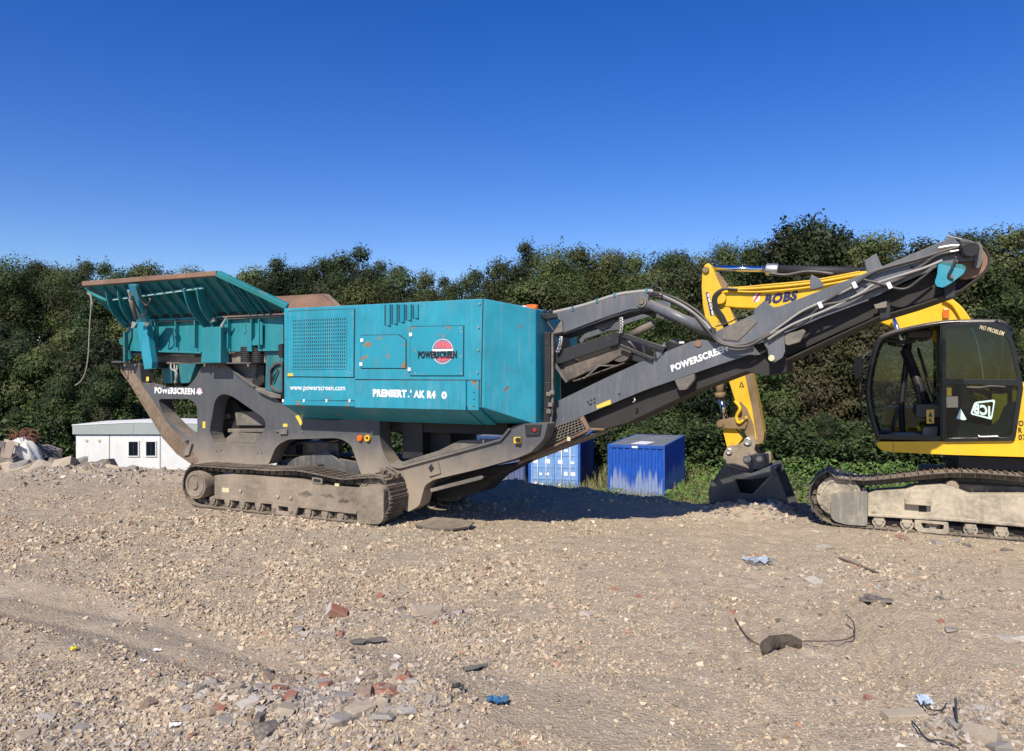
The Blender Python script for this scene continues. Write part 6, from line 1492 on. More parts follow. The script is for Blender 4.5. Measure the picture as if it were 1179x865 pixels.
# ---------------------------------------------------------------- dumped heap at the left brink
def boulder(px, py, D, rad, kind, label, sq=.7, shape=None):
    x = (px - CX) / FPX * D; z = EYE + (CY - py) / FPX * D
    o = stone(0, 0, 0, kind, shape, sq, 0, xy=(x, D), r=rad, name='rubble_block'); o.location.z = z; del o['_px'], o['_kind']
    tag(o, label, 'rubble', 'blocks of the dumped heap'); return o
DH = 19.2
boulder(50, 535, DH, .42, 'grey', 'wide flat grey concrete block in front of the white sack', .5)
boulder(51, 541, DH - .4, .36, 'beige', 'beige concrete block under the wide flat grey one', .75)
boulder(16, 540, DH - .5, .42, 'beige', 'long beige block below the leaning board', .4)
boulder(3, 520, DH + .3, .36, 'dark', 'black block topmost at the left edge of the heap', .7)
boulder(5, 533, DH, .5, 'dark', 'big black block at the left edge of the heap', .8)
boulder(24, 530, DH + .2, .62, 'dark', 'dark block in shade under the white sack', .7)
boulder(77, 537, DH - .2, .34, 'beige', 'pale pointed block right of the flat concrete block', .9)
boulder(67, 536, DH + .2, .34, 'dark', 'dark block behind the pale pointed block', .8)
boulder(105, 537, DH, .3, 'brown', 'brown earth lump before the white cabin wall', .6)
boulder(122, 535, DH - .3, .24, 'dark', 'small black block right of the brown earth lump', .8)
boulder(92, 541, DH - .6, .3, 'beige', 'low beige block left of the brown earth lump', .6)
boulder(64, 544, DH - .8, .22, 'grey', 'low pale block in front of the heap', .5)
boulder(40, 544, DH - .8, .26, 'beige', 'small beige block at the front of the heap', .6)
boulder(135, 541, DH - .6, .3, 'beige', 'beige block at the right end of the heap', .5)
boulder(12, 522, DH + .6, .4, 'dark', 'black block behind the leaning board', .8)
boulder(48, 524, DH + .5, .45, 'dark', 'dark block under the hanging sheet', .7)
boulder(26, 538, DH - .3, .4, 'grey', 'grey block between the black block and the flat one', .6)
boulder(88, 534, DH + .1, .26, 'grey', 'grey block between the pale pointed block and the earth lump', .7)
boulder(150, 543, DH - .9, .22, 'grey', 'small grey block farthest right of the heap', .5)
def W3(px, py, D): return Vector(((px - CX) / FPX * D, D, EYE + (CY - py) / FPX * D))
m = MB(); r = random.Random(5)
bm = bmesh.new(); bmesh.ops.create_icosphere(bm, subdivisions=4, radius=1)
for v in bm.verts:
    p = v.co; q = Vector((p.x * .36, p.y * .34, p.z * .33 - .2 * p.x * .9)); k = 1 + .10 * math.sin(p.x * 5 + p.z * 4) * math.sin(p.y * 6 + 1) + .05 * math.sin(p.z * 15 + p.x * 9 + 3 * math.sin(p.y * 4)) + .03 * math.sin(p.y * 21 + p.x * 13); v.co = q * k
me = bpy.data.meshes.new('sack'); bm.to_mesh(me); bm.free(); me.materials.append(plain('white_woven_plastic', (.60, .58, .54), .7, scale=14, bmp=.5)); me.polygons.foreach_set('use_smooth', [True] * len(me.polygons))
sk = bpy.data.objects.new('sack', me); COL.objects.link(sk); sk.location = W3(33, 522, DH); sk.rotation_euler = (0, 0.15, .4); tag(sk, 'crumpled white bulk sack on top of the dumped heap', 'sack')
m = MB(); m.bar(W3(6, 507, DH - .3), W3(22, 512, DH - .5), .05, .06); m.build('board', plain('pale_wood', (.42, .36, .28), .85), None); tag(bpy.data.objects['board'], 'pale thin board lying across the left of the heap', 'board')
m = MB(); m.bar(W3(14, 509, DH - .45), W3(8, 528, DH - .65), .16, .05, up=(.3, -1, 0)); m.bar(W3(9, 510, DH - .4), W3(7, 521, DH - .5), .06, .05, up=(.3, -1, 0)); o = m.build('board', plain('weathered_board', (.30, .24, .19), .9), None); tag(o, 'weathered board leaning upright against the white sack', 'board')
m = MB(); r = random.Random(9)
for k in range(60):
    a = W3(r.uniform(18, 38), r.uniform(500, 510), DH + r.uniform(-.1, .5)); b = a + Vector((r.uniform(-.35, .35), r.uniform(-.2, .2), r.uniform(-.12, .12))); c = (a + b) / 2 + Vector((r.uniform(-.1, .1), 0, r.uniform(0, .14))); m.tube(spline([a, c, b], 3), .014, 5)
o = m.build('rusty_scrap', plain('rust', (.14, .055, .03), .9, var=.4), None); tag(o, 'tangle of rusty brown wire scrap on the white sack', 'scrap')
m = MB(); P = [W3(36, 506, DH), W3(46, 512, DH), W3(56, 526, DH + .1), W3(40, 530, DH), W3(34, 518, DH)]; m.sheet(P, (0, .03, 0)); o = m.build('tarpaulin', plain('dark_tarpaulin', (.035, .04, .045), .6, bmp=.5), None); tag(o, 'dark sheet hanging over the right side of the heap', 'sheet')

# rope hanging from the hopper corner
m = MB(); P = [K.pt(104.5, 341, NR), K.pt(105, 352, NR), K.pt(103.5, 372, NR), K.pt(102.5, 392, NR), K.pt(101.5, 410, NR), K.pt(98.5, 428, NR), K.pt(93, 439, NR), K.pt(86.5, 444, NR)]
R3 = Matrix.Rotation(R(-26), 4, 'Z'); P = [R3 @ p + Vector((-1.9, 12, 0)) for p in P]
m.tube(spline(P, 6), .012, 7); m.tube(spline([P[0] + Vector((-.06, 0, .05)), P[0], P[1] + Vector((.02, 0, 0))], 5), .02, 7); o = m.build('rope', plain('pale_rope', (.27, .255, .22), .9), None); tag(o, 'grey rope hanging loose from the hopper corner', 'rope')

# ---------------------------------------------------------------- cabin and containers on the lower yard
D = 38.0; cw = thing('site_cabin', 'white portable site cabin with two dark windows behind the crusher', 'cabin', (0, 0, 0))
x0 = (87.5 - CX) / FPX * D; z1 = EYE + (CY - 500) / FPX * D; zg = -3.3; x1 = -11.5
cab_white = paint('white_cabin_panel', (.72, .72, .69), .6, var=.06, dust=.0, streak=.3, bmp=.05)
fas = paint('grey_green_fascia', (.33, .37, .345), .6, var=.08, streak=.1, bmp=.05)
def cx_(px): return (px - CX) / FPX * D
m = MB(); m.bb(x0, x1, D, D + 3.0, zg, z1); cwall = m.build('cabin_wall', cab_white, cw)
zt1 = EYE + (CY - 490) / FPX * D; zt2 = EYE + (CY - 486.5) / FPX * D
m = MB(); m.prism([(x0 - .12, z1), (x1 + .1, z1), (x1 + .1, zt1), (cx_(225), zt2 - .02), (cx_(160), zt2), (x0 - .12, zt1)], D - .1, D - .04); fo = m.build('fascia', fas, cw)
m = MB(); m.prism([(x0 - .14, zt1), (cx_(160), zt2), (x1 + .12, zt1 + .02), (x1 + .12, zt1 + .05), (cx_(160), zt2 + .05), (x0 - .14, zt1 + .05)], D - .12, D + 3.1); m.build('cabin_roof', cab_white, cw)
m = MB()
for px in (126, 184.5, 243): x = cx_(px); m.bb(x - .025, x + .025, D - .012, D, zg, z1)
x = cx_(155); m.bb(x - .012, x + .012, D - .108, D - .1, z1, zt2 - .05)
m.build('panel_joint', plain('joint_grey', (.28, .29, .29), .7), cwall)
for px in (154, 174):
    a, b = cx_(px - 6.5), cx_(px + 6.5); za, zb_ = EYE + (CY - 526) / FPX * D, EYE + (CY - 507.5) / FPX * D
    m = MB(); m.prism([(a, za), (b, za), (b, zb_), (a, zb_)], D - .05, D - .004, [[(a + .05, za + .05), (b - .05, za + .05), (b - .05, zb_ - .05), (a + .05, zb_ - .05)]]); w = m.build('window', cab_white, cwall)
    m = MB(); m.bb(a + .05, b - .05, D - .02, D - .005, za + .05, zb_ - .05); m.build('window_pane', M['window_glass'], w)
    m = MB(); m.bb((a + b) / 2 - .012, (a + b) / 2 + .012, D - .03, D - .02, za + .05, zb_ - .05); m.build('window_bar', M['dark'], w)
m = MB()
for px in (100, 114.5): q = Vector((cx_(px), D, EYE + (CY - 507.5) / FPX * D)); m.cyl(q, q - Vector((0, .03, 0)), .07, seg=10)
m.build('wall_plug', plain('plug', (.55, .42, .30), .8), cwall)

def container(name, label, x, y, ang, z, L, mats, doors=False, Wd=2.44, H=2.6):
    c = thing(name, label, 'container', (x, y, z), R(ang), 'blue steel containers on the lower yard')
    bodym, trim = mats
    m = MB(); n = 9 if not doors else 0
    # corrugated sides
    def corr(x0, x1, yv, axis, sgn, name_):
        mm = MB(); P = []; L_ = x1 - x0; k = max(4, round(L_ / .28)); p = L_ / k
        for i in range(k):
            b = x0 + i * p
            P += [(b, 0), (b + p * .32, 0), (b + p * .44, .036), (b + p * .82, .036), (b + p * .98, 0)]
        P.append((x1, 0)); Q = P + [(x1, .05), (x0, .05)]
        if axis == 'x': mm.plate((0, yv, .16), (1, 0, 0), (0, sgn, 0), (0, 0, H - .3), Q)
        else: mm.plate((yv, 0, .16), (0, 1, 0), (sgn, 0, 0), (0, 0, H - .3), Q)
        return mm.build(name_, bodym, c)
    if not doors: corr(.1, Wd - .1, .02, 'x', 1, 'end_wall')
    corr(.1, Wd - .1, L - .02, 'x', -1, 'end_wall'); corr(.1, L - .1, .02, 'y', 1, 'side_wall'); corr(.1, L - .1, Wd - .02, 'y', -1, 'side_wall')
    m = MB()
    for px_ in (0, Wd - .1):
        for py_ in (0, L - .1): m.bb(px_, px_ + .1, py_, py_ + .1, .0, H)
    for zz in (0, H - .14):
        m.bb(.1, Wd - .1, 0, .08, zz, zz + .14); m.bb(.1, Wd - .1, L - .08, L, zz, zz + .14); m.bb(0, .08, .1, L - .1, zz, zz + .14); m.bb(Wd - .08, Wd, .1, L - .1, zz, zz + .14)
    m.build('container_frame', trim, c, bevel=.01)
    m = MB(); m.bb(.06, Wd - .06, .06, L - .06, H - .03, H - .006); rf = m.build('container_roof', paint('weathered_container_roof', (.15, .165, .17), .75, var=.35, dust=.25, dustcol=(.33, .33, .31)), c)
    return c, rf
blue = paint('faded_blue_container_paint', (.006, .075, .40), .55, var=.2, fade=(.62, 2.7), dustcol=(.34, .40, .47), bmp=.1, streak=.06)
blue2 = paint('pale_blue_container_paint', (.17, .33, .60), .5, var=.15, streak=.4, dustcol=(.5, .55, .6), bmp=.1)
trimb = paint('blue_container_frame', (.010, .08, .36), .5, var=.25, streak=.15, rust=.2, dustcol=(.35, .4, .45), bmp=.1)
dblue = paint('dark_blue_container_paint', (.012, .05, .16), .55, var=.2, streak=.3, dustcol=(.2, .22, .25), bmp=.1)
c1, rf = container('shipping_container', 'bright blue container with faded lower corrugations and grey roof', 4.09, 33.0, -20.5, -3.16, 6.0, (blue, trimb))
m = MB(); m.sheet([(.9, .5, 2.605), (1.6, .4, 2.605), (1.75, 1.6, 2.605), (1.1, 1.9, 2.605)], (0, 0, .01)); m.build('roof_patch', M['white'], rf)
m = MB(); m.bb(1.08, 1.3, -.012, 0, 2.2, 2.42) if False else m.bb(1.05, 1.30, -.008, .0, 2.47, 2.56); m.build('end_tag', M['white_worn'], c1); m = MB(); m.bb(.95, 1.2, -.008, 0, .02, .12); m.build('end_tag', M['white_worn'], c1)
c2, rf2 = container('shipping_container', 'pale blue container with white-marked double doors under the conveyor', .76, 36.0, -12, -3.16, 6.0, (dblue, trimb), doors=True)
for k in range(2):
    x0_ = .1 + k * 1.12; m = MB(); m.bb(x0_ + .01, x0_ + 1.11, .03, .08, .14, 2.46)
    for zz in (.15, .7, 1.25, 1.8, 2.36): m.bb(x0_ + .03, x0_ + 1.09, .01, .029, zz, zz + .07)
    for xx in (.05, .98): m.bb(x0_ + xx, x0_ + xx + .07, .008, .028, .15, 2.44)
    dr_ = m.build('container_door', blue2, c2, bevel=.006)
    m = MB()
    for xx in (.35, .75): m.cyl((x0_ + xx, -.01, .1), (x0_ + xx, -.01, 2.5), .022, seg=8)
    m.build('locking_bar', M['white_worn'], dr_)
    rr = random.Random(k + 2)
    for q in range(8):
        zz = (.35, .9, 1.45, 2.0)[q % 4]; xx = .14 + .28 * (q % 3) + .04 * k
        m = MB(); m.bb(x0_ + xx, x0_ + xx + rr.uniform(.12, .24), .02, .027, zz, zz + rr.uniform(.1, .24)); m.build('door_marking', M['white'], dr_)
container('shipping_container', 'dull grey-blue container half hidden behind the crusher tail', -1.75, 37.5, -12, -3.16, 6.0, (paint('grey_blue_container_paint', (.09, .12, .24), .6, var=.15, streak=.3), dblue))
# ---------------------------------------------------------------- trees
def leafcloud(seed, nclump, nleaf, Rx, Rz0, Rz1, size, pal, rclump=(.55, 1.15), airy=0.0, top=.35):
    """leaf-sized faces in clumps through the crown's volume; unit metres, foot of the tree at z=0"""
    r = np.random.default_rng(seed)
    # clump centres: an uneven egg with lobes
    C = []
    lob = r.uniform(0, 6.28, 4); la = r.uniform(.08, .25, 4)
    while len(C) < nclump:
        p = r.uniform(-1, 1, 3)
        d = np.linalg.norm(p)
        if d > 1: continue
        if d < .45 and r.uniform() < .6: continue
        a = np.arctan2(p[1], p[0]); k = 1 + sum(la[i] * np.cos((i + 1) * a + lob[i]) for i in range(4))
        t = (p[2] + 1) / 2
        wid = (.62 + .75 * t - .95 * t * t * (1 - top)) if True else 1
        C.append((p[0] * Rx * k * wid, p[1] * Rx * k * wid, Rz0 + t * (Rz1 - Rz0)))
    C = np.array(C); rc = r.uniform(rclump[0], rclump[1], nclump)
    n = nclump * nleaf; ci = np.repeat(np.arange(nclump), nleaf)
    u = r.normal(0, 1, (n, 3)); u /= np.linalg.norm(u, axis=1)[:, None]
    rad = r.uniform(0, 1, n) ** .45
    sq = np.array([1, 1, .72])
    P = C[ci] + u * (rc[ci] * rad)[:, None] * sq
    # some sprays poke out of the clump
    poke = r.uniform(0, 1, n) < .08; P[poke] += u[poke] * r.uniform(.05, .35, poke.sum())[:, None] + np.array([0, 0, .12])
    # shoots standing out of the crown
    ns = max(3, nclump // 7); sel = r.permutation(nclump)[:ns]; K_ = 34
    dirs = r.normal(0, .45, (ns, 3)) + np.array([0, 0, .8]) + (C[sel] - C.mean(0)) / Rx * .35; dirs /= np.linalg.norm(dirs, axis=1)[:, None]
    tt = r.uniform(0, 1, (ns, K_, 1)); ln = r.uniform(.25, .6, (ns, 1, 1)) * rclump[1]
    S = (C[sel] + dirs * rc[sel][:, None] * .75)[:, None] + dirs[:, None] * tt * ln + r.normal(0, .16, (ns, K_, 3)) * (1.2 - tt)
    P = np.concatenate([P, S.reshape(-1, 3)]); u = np.concatenate([u, np.repeat(dirs, K_, 0)]); ci = np.concatenate([ci, np.repeat(sel, K_)]); n = len(P)
    nrm = u * 1.1 + r.normal(0, .33, (n, 3)) + np.array([0, 0, .35]); nrm /= np.linalg.norm(nrm, axis=1)[:, None]
    t1 = np.cross(nrm, r.normal(0, 1, (n, 3))); t1 /= np.linalg.norm(t1, axis=1)[:, None]; t2 = np.cross(nrm, t1)
    s = size * np.exp(r.normal(0, .3, n)); l = s * 1.25; w = s * .62
    V = np.stack([P - t1 * l[:, None], P + t2 * w[:, None] - t1 * (l * .1)[:, None], P + t1 * l[:, None] + nrm * (s * .15)[:, None], P - t2 * w[:, None] - t1 * (l * .1)[:, None]], 1).reshape(-1, 3)
    F = np.arange(n * 4).reshape(n, 4)
    pal = np.array(pal); pc = r.integers(0, len(pal), nclump); col = pal[pc][ci] * r.uniform(.9, 1.12, (n, 1)) * r.uniform(.65, 1.4, (nclump, 1))[ci]
    sw = r.uniform(0, 1, n) < .05; col[sw] = pal[r.integers(0, len(pal), sw.sum())] * 1.25
    return V, F, np.repeat(col, 4, 0), C
def leafmesh(name, data, mat):
    V, F, c, _ = data; me = bpy.data.meshes.new(name); fill(me, V, F, 4)
    at = me.color_attributes.new('Col', 'FLOAT_COLOR', 'POINT'); at.data.foreach_set('color', np.concatenate([c, np.ones((len(c), 1))], 1).astype(np.float32).ravel())
    me.materials.append(mat); return me
OL = [(.055, .072, .022), (.068, .082, .026), (.044, .064, .020), (.076, .080, .030)]
DK = [(.032, .046, .020), (.042, .056, .021), (.050, .054, .026), (.036, .052, .018)]
GR = [(.045, .072, .020), (.060, .085, .024), (.050, .062, .020)]
YL = [(.064, .076, .026), (.058, .070, .024), (.076, .080, .030)]
kinds = {   # tree kind: seed, clumps, leaves, Rx, z0, z1, leaf size, palette, airy
    'olive bushy tree': [(1, 52, 800, 2.4, 1.4, 10.0, .06, OL), (2, 56, 800, 2.6, 1.2, 10.0, .06, OL), (21, 48, 800, 2.8, 1.2, 10.0, .06, OL + GR)],
    'dark dense tree': [(3, 55, 800, 2.5, 1.0, 10.0, .06, DK), (4, 55, 800, 2.3, 1.2, 10.0, .06, DK)],
    'yellowish loose tree': [(5, 46, 560, 2.5, 1.6, 10.0, .075, YL), (6, 50, 560, 2.3, 1.4, 10.0, .075, OL + YL)],
    'bare-branched dark tree': [(7, 95, 120, 2.8, 3.2, 10.0, .09, DK)],
    'green ivy-covered bush': [(8, 70, 640, 2.6, .0, 10.0, .095, GR + OL), (9, 70, 640, 2.9, .0, 10.0, .095, GR + DK)],
    'dark bramble bush': [(10, 70, 640, 2.8, .0, 10.0, .095, DK), (11, 70, 640, 3.0, .0, 10.0, .095, DK + OL)],
    'brownish scrub bush': [(12, 60, 480, 2.8, .0, 10.0, .11, [(.075, .064, .032), (.058, .060, .026), (.064, .054, .03)])],
}
protos = {}
def trunk_mesh(seed, C, H=10.0, r0=.2):
    r = random.Random(seed); m = MB(); top = H * .78
    ax = [Vector((0, 0, -.4))]
    for i in range(1, 7): ax.append(Vector((r.uniform(-.12, .12) * i * .5, r.uniform(-.12, .12) * i * .5, top * i / 6)))
    m.tube(ax, [r0 * (1.25 if i == 0 else 1 - .13 * i) for i in range(7)], 9)
    for c in sorted([tuple(c) for c in C], key=lambda c: r.random())[:22]:
        c = Vector(c); z = max(1.0, c.z - c.xy.length * .9 - .6); k = min(5.9, z / top * 6); a = ax[int(k)].lerp(ax[int(k) + 1], k - int(k)) if k < 6 else ax[-1]
        mid = a.lerp(c, .5) + Vector((r.uniform(-.2, .2), r.uniform(-.2, .2), -.15)); rr = max(.02, r0 * .45 * (1 - a.z / H))
        m.tube([a, mid, c, c + (c - mid) * .35], [rr, rr * .65, rr * .3, .008], 5)
    return m
tpro = random.Random(2)
for kname, vs in kinds.items():
    protos[kname] = []
    for (sd, nc, nl, Rx, z0, z1, sz, pal) in vs:
        bush = 'bush' in kname
        d = leafcloud(sd, nc, nl, Rx, z0 + (.2 if bush else 0), z1 * (.93 if bush else .95), sz, pal, rclump=(.75, 1.45) if not bush else (.9, 1.8), top=.35 if not bush else .15)
        crown = leafmesh('crown', d, M['leaf'])
        tm = trunk_mesh(sd, d[3], 10 if not bush else 8, .19 if not bush else .12); to = tm.build('trunk', M['bark'], None); tmesh = to.data; bpy.data.objects.remove(to)
        protos[kname].append((crown, tmesh))
TREES = []
def plant_tree(kname, px, D, topy, width=1.0, tilt=0.0, base=None):
    x = (px - CX) / FPX * D; z0 = float(height(np.array([x]), np.array([D]))[0]); zt = EYE + (CY - topy) / FPX * D; H = zt - z0
    bush = 'bush' in kname; nm = 'bush' if bush else 'tree'
    root = thing(nm, None, nm, (x, D, z0), tpro.uniform(0, 6.28)); s = H / 10
    cr, tk = tpro.choice(protos[kname])
    sxy = s * width if not bush else max(s, .32) * width
    sxy = max(.5, sxy) if not bush else sxy
    for n_, me in (('crown', cr), ('trunk', tk)):
        o = bpy.data.objects.new(n_, me); COL.objects.link(o); o.parent = root; o.scale = (sxy, sxy, s)
    TREES.append((root, kname, px, D, topy)); return root
# skyline row: (px, top y) read off the ridge of foliage; kinds as they look
sky = [(-60, 306, 1), (-25, 300, 1), (10, 294, 0), (42, 296, 1), (72, 303, 0), (98, 292, 1), (130, 300, 1), (160, 297, 2), (190, 299, 0), (222, 306, 2), (255, 310, 1), (288, 304, 2), (318, 296, 1), (345, 303, 1), (376, 292, 1), (404, 281, 1), (432, 298, 1), (462, 299, 1), (490, 312, 2), (518, 313, 1), (545, 309, 1), (575, 299, 2), (607, 275, 1), (640, 284, 0), (668, 281, 2), (700, 284, 0), (730, 292, 2), (760, 300, 0), (780, 286, 1), (808, 290, 2), (838, 280, 0), (868, 276, 2), (905, 258, 3), (938, 247, 3), (968, 262, 3), (995, 268, 2), (1022, 265, 2), (1050, 272, 0), (1078, 264, 2), (1104, 262, 1), (1130, 268, 2), (1158, 260, 2), (1185, 262, 1), (1225, 262, 0), (1265, 266, 1)]
TK = ['olive bushy tree', 'dark dense tree', 'yellowish loose tree', 'bare-branched dark tree']
for i, (px, ty, k) in enumerate(sky):
    plant_tree(TK[k], px, 62 + tpro.uniform(-3, 4), ty + tpro.uniform(-4, 4), tpro.uniform(.78, 1.08))
# middle row
px = -70
while px < 1270:
    base = np.interp(px, [q[0] for q in sky], [q[1] for q in sky])
    plant_tree(TK[tpro.choice([0, 0, 1, 2])], px, 54 + tpro.uniform(-1.5, 1.5), base + tpro.uniform(26, 74), tpro.uniform(.9, 1.25)); px += tpro.uniform(50, 84)
# row of lower trees and tall bushes in front
BK = ['green ivy-covered bush', 'dark bramble bush', 'brownish scrub bush']
px = -60
while px < 1260:
    base = np.interp(px, [q[0] for q in sky], [q[1] for q in sky])
    g = tpro.choice([0, 1, 1, 1, 2]) if px > 230 else tpro.choice([0, 1, 1])
    if 980 < px < 1080: g = 2 if tpro.random() < .6 else 1
    plant_tree(BK[g], px, 49 + tpro.uniform(-1, 1), base + tpro.uniform(85, 125), tpro.uniform(.75, 1.05)); px += tpro.uniform(48, 66)
for px, ty, g in ((20, 470, 1), (-40, 440, 1), (75, 430, 0), (120, 415, 0), (60, 490, 0), (150, 455, 0), (190, 470, 0), (255, 470, 1), (430, 470, 0), (520, 480, 0), (585, 500, 1), (690, 480, 1), (650, 465, 1), (745, 470, 1), (800, 480, 1), (850, 470, 0), (905, 480, 1), (950, 470, 1), (990, 490, 1), (1045, 480, 2), (1100, 480, 0), (1160, 470, 1), (1220, 470, 1)):
    plant_tree(BK[g], px, 44.5 + tpro.uniform(-1.2, 1.2), ty + tpro.uniform(-8, 8), tpro.uniform(.8, 1.0))
for px0, px1 in ((-560, -85), (1300, 1700)):
    px = px0
    while px < px1:
        plant_tree(TK[tpro.choice([0, 1, 1, 2])], px, 60 + tpro.uniform(-3, 3), 292 + tpro.uniform(-18, 10), tpro.uniform(.8, 1.05)); plant_tree(BK[tpro.choice([0, 1])], px + 20, 48 + tpro.uniform(-1, 1), 395 + tpro.uniform(-20, 20), tpro.uniform(.8, 1.1)); px += tpro.uniform(44, 60)
# labels: kind + what it stands behind + order there
AN = [(-900, -75, 'past the left edge'), (1280, 2000, 'past the right edge'), (-75, 20, 'left of the rubble heap'), (20, 87, 'behind the heap with the white sack'), (87, 140, "left of the crusher's hopper"), (140, 250, 'behind the crusher hopper'), (250, 330, 'right of the hopper'), (330, 420, 'behind the radiator grille'), (420, 500, 'behind the housing louvres'), (500, 570, 'behind the logo door'), (570, 640, 'behind the orange beacon'), (640, 700, 'behind the magnet arm'), (700, 790, 'behind the bright blue container'), (790, 860, 'behind the dipper arm'), (860, 930, 'behind the excavator bucket'), (930, 1000, 'behind the bend of the conveyor'), (1000, 1090, 'behind the open cab doorway'), (1090, 1280, 'behind the cab door')]
grp = {}
for r_, kname, px, D, ty in TREES:
    an = next(a[2] for a in AN if a[0] <= px < a[1]); row = 'on the skyline' if D > 57.5 else ('in the middle row' if D > 51 else ('in the front row' if D > 46.5 else 'low in front'))
    grp.setdefault((kname, row, an), []).append((px, r_))
for (kname, row, an), l in grp.items():
    l.sort(key=lambda q: q[0])
    for i, (px, r_) in enumerate(l):
        lab = f'{kname} {row} {an}' if len(l) == 1 else f'{kname} {row}, {ORD[i]} from left {an}'
        tag(r_, lab, None, 'trees of the wooded bank' if 'tree' in kname.split()[-1] else 'bushes of the wooded bank')

# ---------------------------------------------------------------- ground cover
def cover(name, label, pts, fn, mat, seed):
    r = np.random.default_rng(seed); V, F, Cc = fn(r, pts); me = bpy.data.meshes.new(name); fill(me, V, F, 4)
    at = me.color_attributes.new('Col', 'FLOAT_COLOR', 'POINT'); at.data.foreach_set('color', np.concatenate([Cc, np.ones((len(Cc), 1))], 1).astype(np.float32).ravel())
    me.materials.append(mat); o = bpy.data.objects.new(name, me); COL.objects.link(o); tag(o, label, name.replace('_', ' '), kind='stuff')
def scatter(r, n, x0, x1, y0, y1, cut=.0, seed=0, avoid=()):
    x = r.uniform(x0, x1, n); y = r.uniform(y0, y1, n); k = fbm(x * .5, y * .5, seed, 3) > cut
    for (ax, ay, aw, al, aa) in avoid:
        dx, dy = x - ax, y - ay; c, s = np.cos(R(aa)), np.sin(R(aa)); u = dx * c + dy * s; v = -dx * s + dy * c; k &= ~((u > -.1) & (u < aw + .1) & (v > -.1) & (v < al + .1))
    x, y = x[k], y[k]; return np.stack([x, y, height(x, y)], 1)
AV = [(4.09, 33.0, 2.44, 6, -20.5), (.76, 36, 2.44, 6, -12), (-1.75, 37.5, 2.44, 6, -12)]
def blades(hmin, hmax, w, pal):
    def f(r, P):
        n = len(P); a = r.uniform(0, 6.28, n); h = r.uniform(hmin, hmax, n); d = np.stack([np.cos(a), np.sin(a), np.zeros(n)], 1); le = r.normal(0, .22, (n, 2)) * h[:, None]
        top = P + np.stack([le[:, 0], le[:, 1], h], 1); mid = P + np.stack([le[:, 0] * .35, le[:, 1] * .35, h * .55], 1)
        W_ = (d * w)
        V = np.stack([P - W_, P + W_, mid + W_ * .8, mid - W_ * .8, mid - W_ * .8, mid + W_ * .8, top + W_ * .25, top - W_ * .25], 1).reshape(-1, 3); F = np.arange(n * 8).reshape(-1, 4)
        pl = np.array(pal); c = pl[r.integers(0, len(pl), n)] * r.uniform(.75, 1.25, (n, 1)); return V, F, np.repeat(c, 8, 0)
    return f
def leaves(hmax, s, pal):
    def f(r, P):
        n = len(P); P = P + np.stack([np.zeros(n), np.zeros(n), hmax * r.uniform(0, 1, n) ** .6 * (.5 + vnoise(P[:, 0] * 1.2, P[:, 1] * 1.2, 5))], 1)
        nr = r.normal(0, .5, (n, 3)) + np.array([0, -.2, .9]); nr /= np.linalg.norm(nr, axis=1)[:, None]; t1 = np.cross(nr, r.normal(0, 1, (n, 3))); t1 /= np.linalg.norm(t1, axis=1)[:, None]; t2 = np.cross(nr, t1)
        q = (s * np.exp(r.normal(0, .3, n)))[:, None]; V = np.stack([P - t1 * q, P + t2 * q * .6, P + t1 * q, P - t2 * q * .6], 1).reshape(-1, 3)
        pl = np.array(pal); c = pl[r.integers(0, len(pl), n)] * r.uniform(.75, 1.3, (n, 1)); return V, np.arange(n * 4).reshape(-1, 4), np.repeat(c, 4, 0)
    return f
rr = np.random.default_rng(77)
P1 = np.concatenate([scatter(rr, 9000, 1.0, 12, 26, 36, -.25, 1, AV), scatter(rr, 9000, 5.0, 14, 19.5, 33, -.12, 2, AV), scatter(rr, 1500, 1.0, 6, 28, 32.5, -.12, 2, AV), scatter(rr, 6000, -6, 14, 36, 47, -.1, 3, AV), scatter(rr, 3500, 6.2, 10.5, 26, 35, -.5, 6, AV), scatter(rr, 2500, 6.6, 9, 27, 33, -.5, 16, AV), scatter(rr, 1200, 3.2, 4.3, 29, 33, -.5, 17, AV)])
cover('grass', 'tall dry grass around the blue containers', P1, blades(.25, .85, .02, [(.10, .11, .035), (.17, .15, .065), (.24, .19, .095), (.08, .10, .03), (.28, .23, .13)]), M['grassblade'], 1)
P2 = np.concatenate([scatter(rr, 34000, 6.0, 26, 21, 42, -.1, 4, AV), scatter(rr, 900, 5.6, 7, 20, 26, .02, 5, AV), scatter(rr, 250, 3.6, 4.6, 31, 32.5, -.2, 12, AV)])
cover('weeds', 'bright green leafy weeds behind the excavator', P2, leaves(.9, .075, [(.085, .15, .03), (.11, .18, .04), (.07, .12, .03), (.13, .17, .06)]), M['leaf'], 2)
P3 = np.concatenate([scatter(rr, 130000, -34, 38, 42, 48, -.6, 9), scatter(rr, 60000, -45, 50, 48, 66, -.6, 10)])
cover('undergrowth', 'dark leafy undergrowth at the foot of the wooded bank', P3, leaves(2.4, .11, DK + GR), M['leaf'], 3)
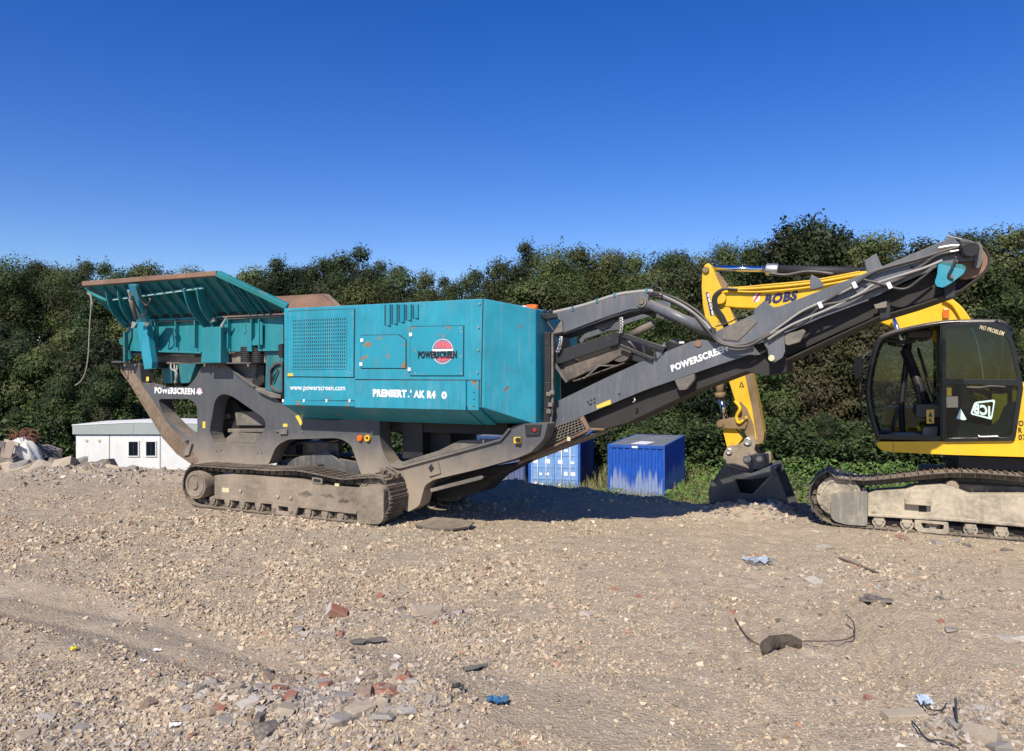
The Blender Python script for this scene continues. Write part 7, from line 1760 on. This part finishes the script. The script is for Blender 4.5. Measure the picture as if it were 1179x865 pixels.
# a few stray stalks on the brink
m = MB()
for px, D, h in ((569, 13.2, .22), (637, 13.4, .12), (680, 13.6, .16)):
    x = (px - CX) / FPX * D; z = gz1(x, D); m = MB(); m.tube(spline([(x, D, z - .02), (x + .01, D, z + h * .5), (x - .015, D, z + h)], 4), .006, 5); o = m.build('stalk', plain('dry_stalk', (.35, .30, .2), .9), None); tag(o, 'dry stalk standing in the shade ' + {569: 'beside the crusher skid plate', 637: 'below the mesh guard', 680: 'below the conveyor, rightmost of three'}[px], 'stalk', 'dry stalks in the conveyor shade')

split_pieces()
# ---------------------------------------------------------------- light, sky, camera
EL, AZ = 43.0, 22.0
w = bpy.data.worlds.new('World'); scene.world = w; w.use_nodes = True; t = w.node_tree; t.nodes.clear()
sk = t.nodes.new('ShaderNodeTexSky'); sk.sky_type = 'NISHITA'; sk.sun_disc = False; sk.sun_elevation = R(EL); sk.sun_rotation = R(180 + AZ); sk.air_density = 1.0; sk.dust_density = .2; sk.ozone_density = 3.0; sk.altitude = 0
bg = t.nodes.new('ShaderNodeBackground'); bg.inputs[1].default_value = .11; ow = t.nodes.new('ShaderNodeOutputWorld')
hs = t.nodes.new('ShaderNodeHueSaturation'); hs.inputs['Saturation'].default_value = 1.40; hs.inputs['Hue'].default_value = .523; hs.inputs['Value'].default_value = 1.0
t.links.new(sk.outputs[0], hs.inputs['Color']); t.links.new(hs.outputs[0], bg.inputs[0]); t.links.new(bg.outputs[0], ow.inputs[0])
L = bpy.data.lights.new('sun', 'SUN'); L.energy = 4.6; L.angle = R(.53); L.color = (1, .92, .79); lo = bpy.data.objects.new('sun', L); COL.objects.link(lo)
sd = Vector((-math.sin(R(AZ)) * math.cos(R(EL)), -math.cos(R(AZ)) * math.cos(R(EL)), math.sin(R(EL))))
lo.rotation_euler = (-sd).to_track_quat('-Z', 'Y').to_euler(); lo.location = sd * 60
cam = bpy.data.cameras.new('camera'); cam.sensor_width = 36; cam.lens = FPX / 1179 * 36; cam.clip_end = 5000; cam.clip_start = .1
co_ = bpy.data.objects.new('camera', cam); COL.objects.link(co_); co_.location = (0, 0, EYE); co_.rotation_euler = (R(90), 0, 0); scene.camera = co_
vs = scene.view_settings; vs.view_transform = 'Standard'; vs.look = 'None'; vs.gamma = 1; vs.use_curve_mapping = False; vs.exposure = 0.33
scene.cycles.max_bounces = 6; scene.cycles.transparent_max_bounces = 12
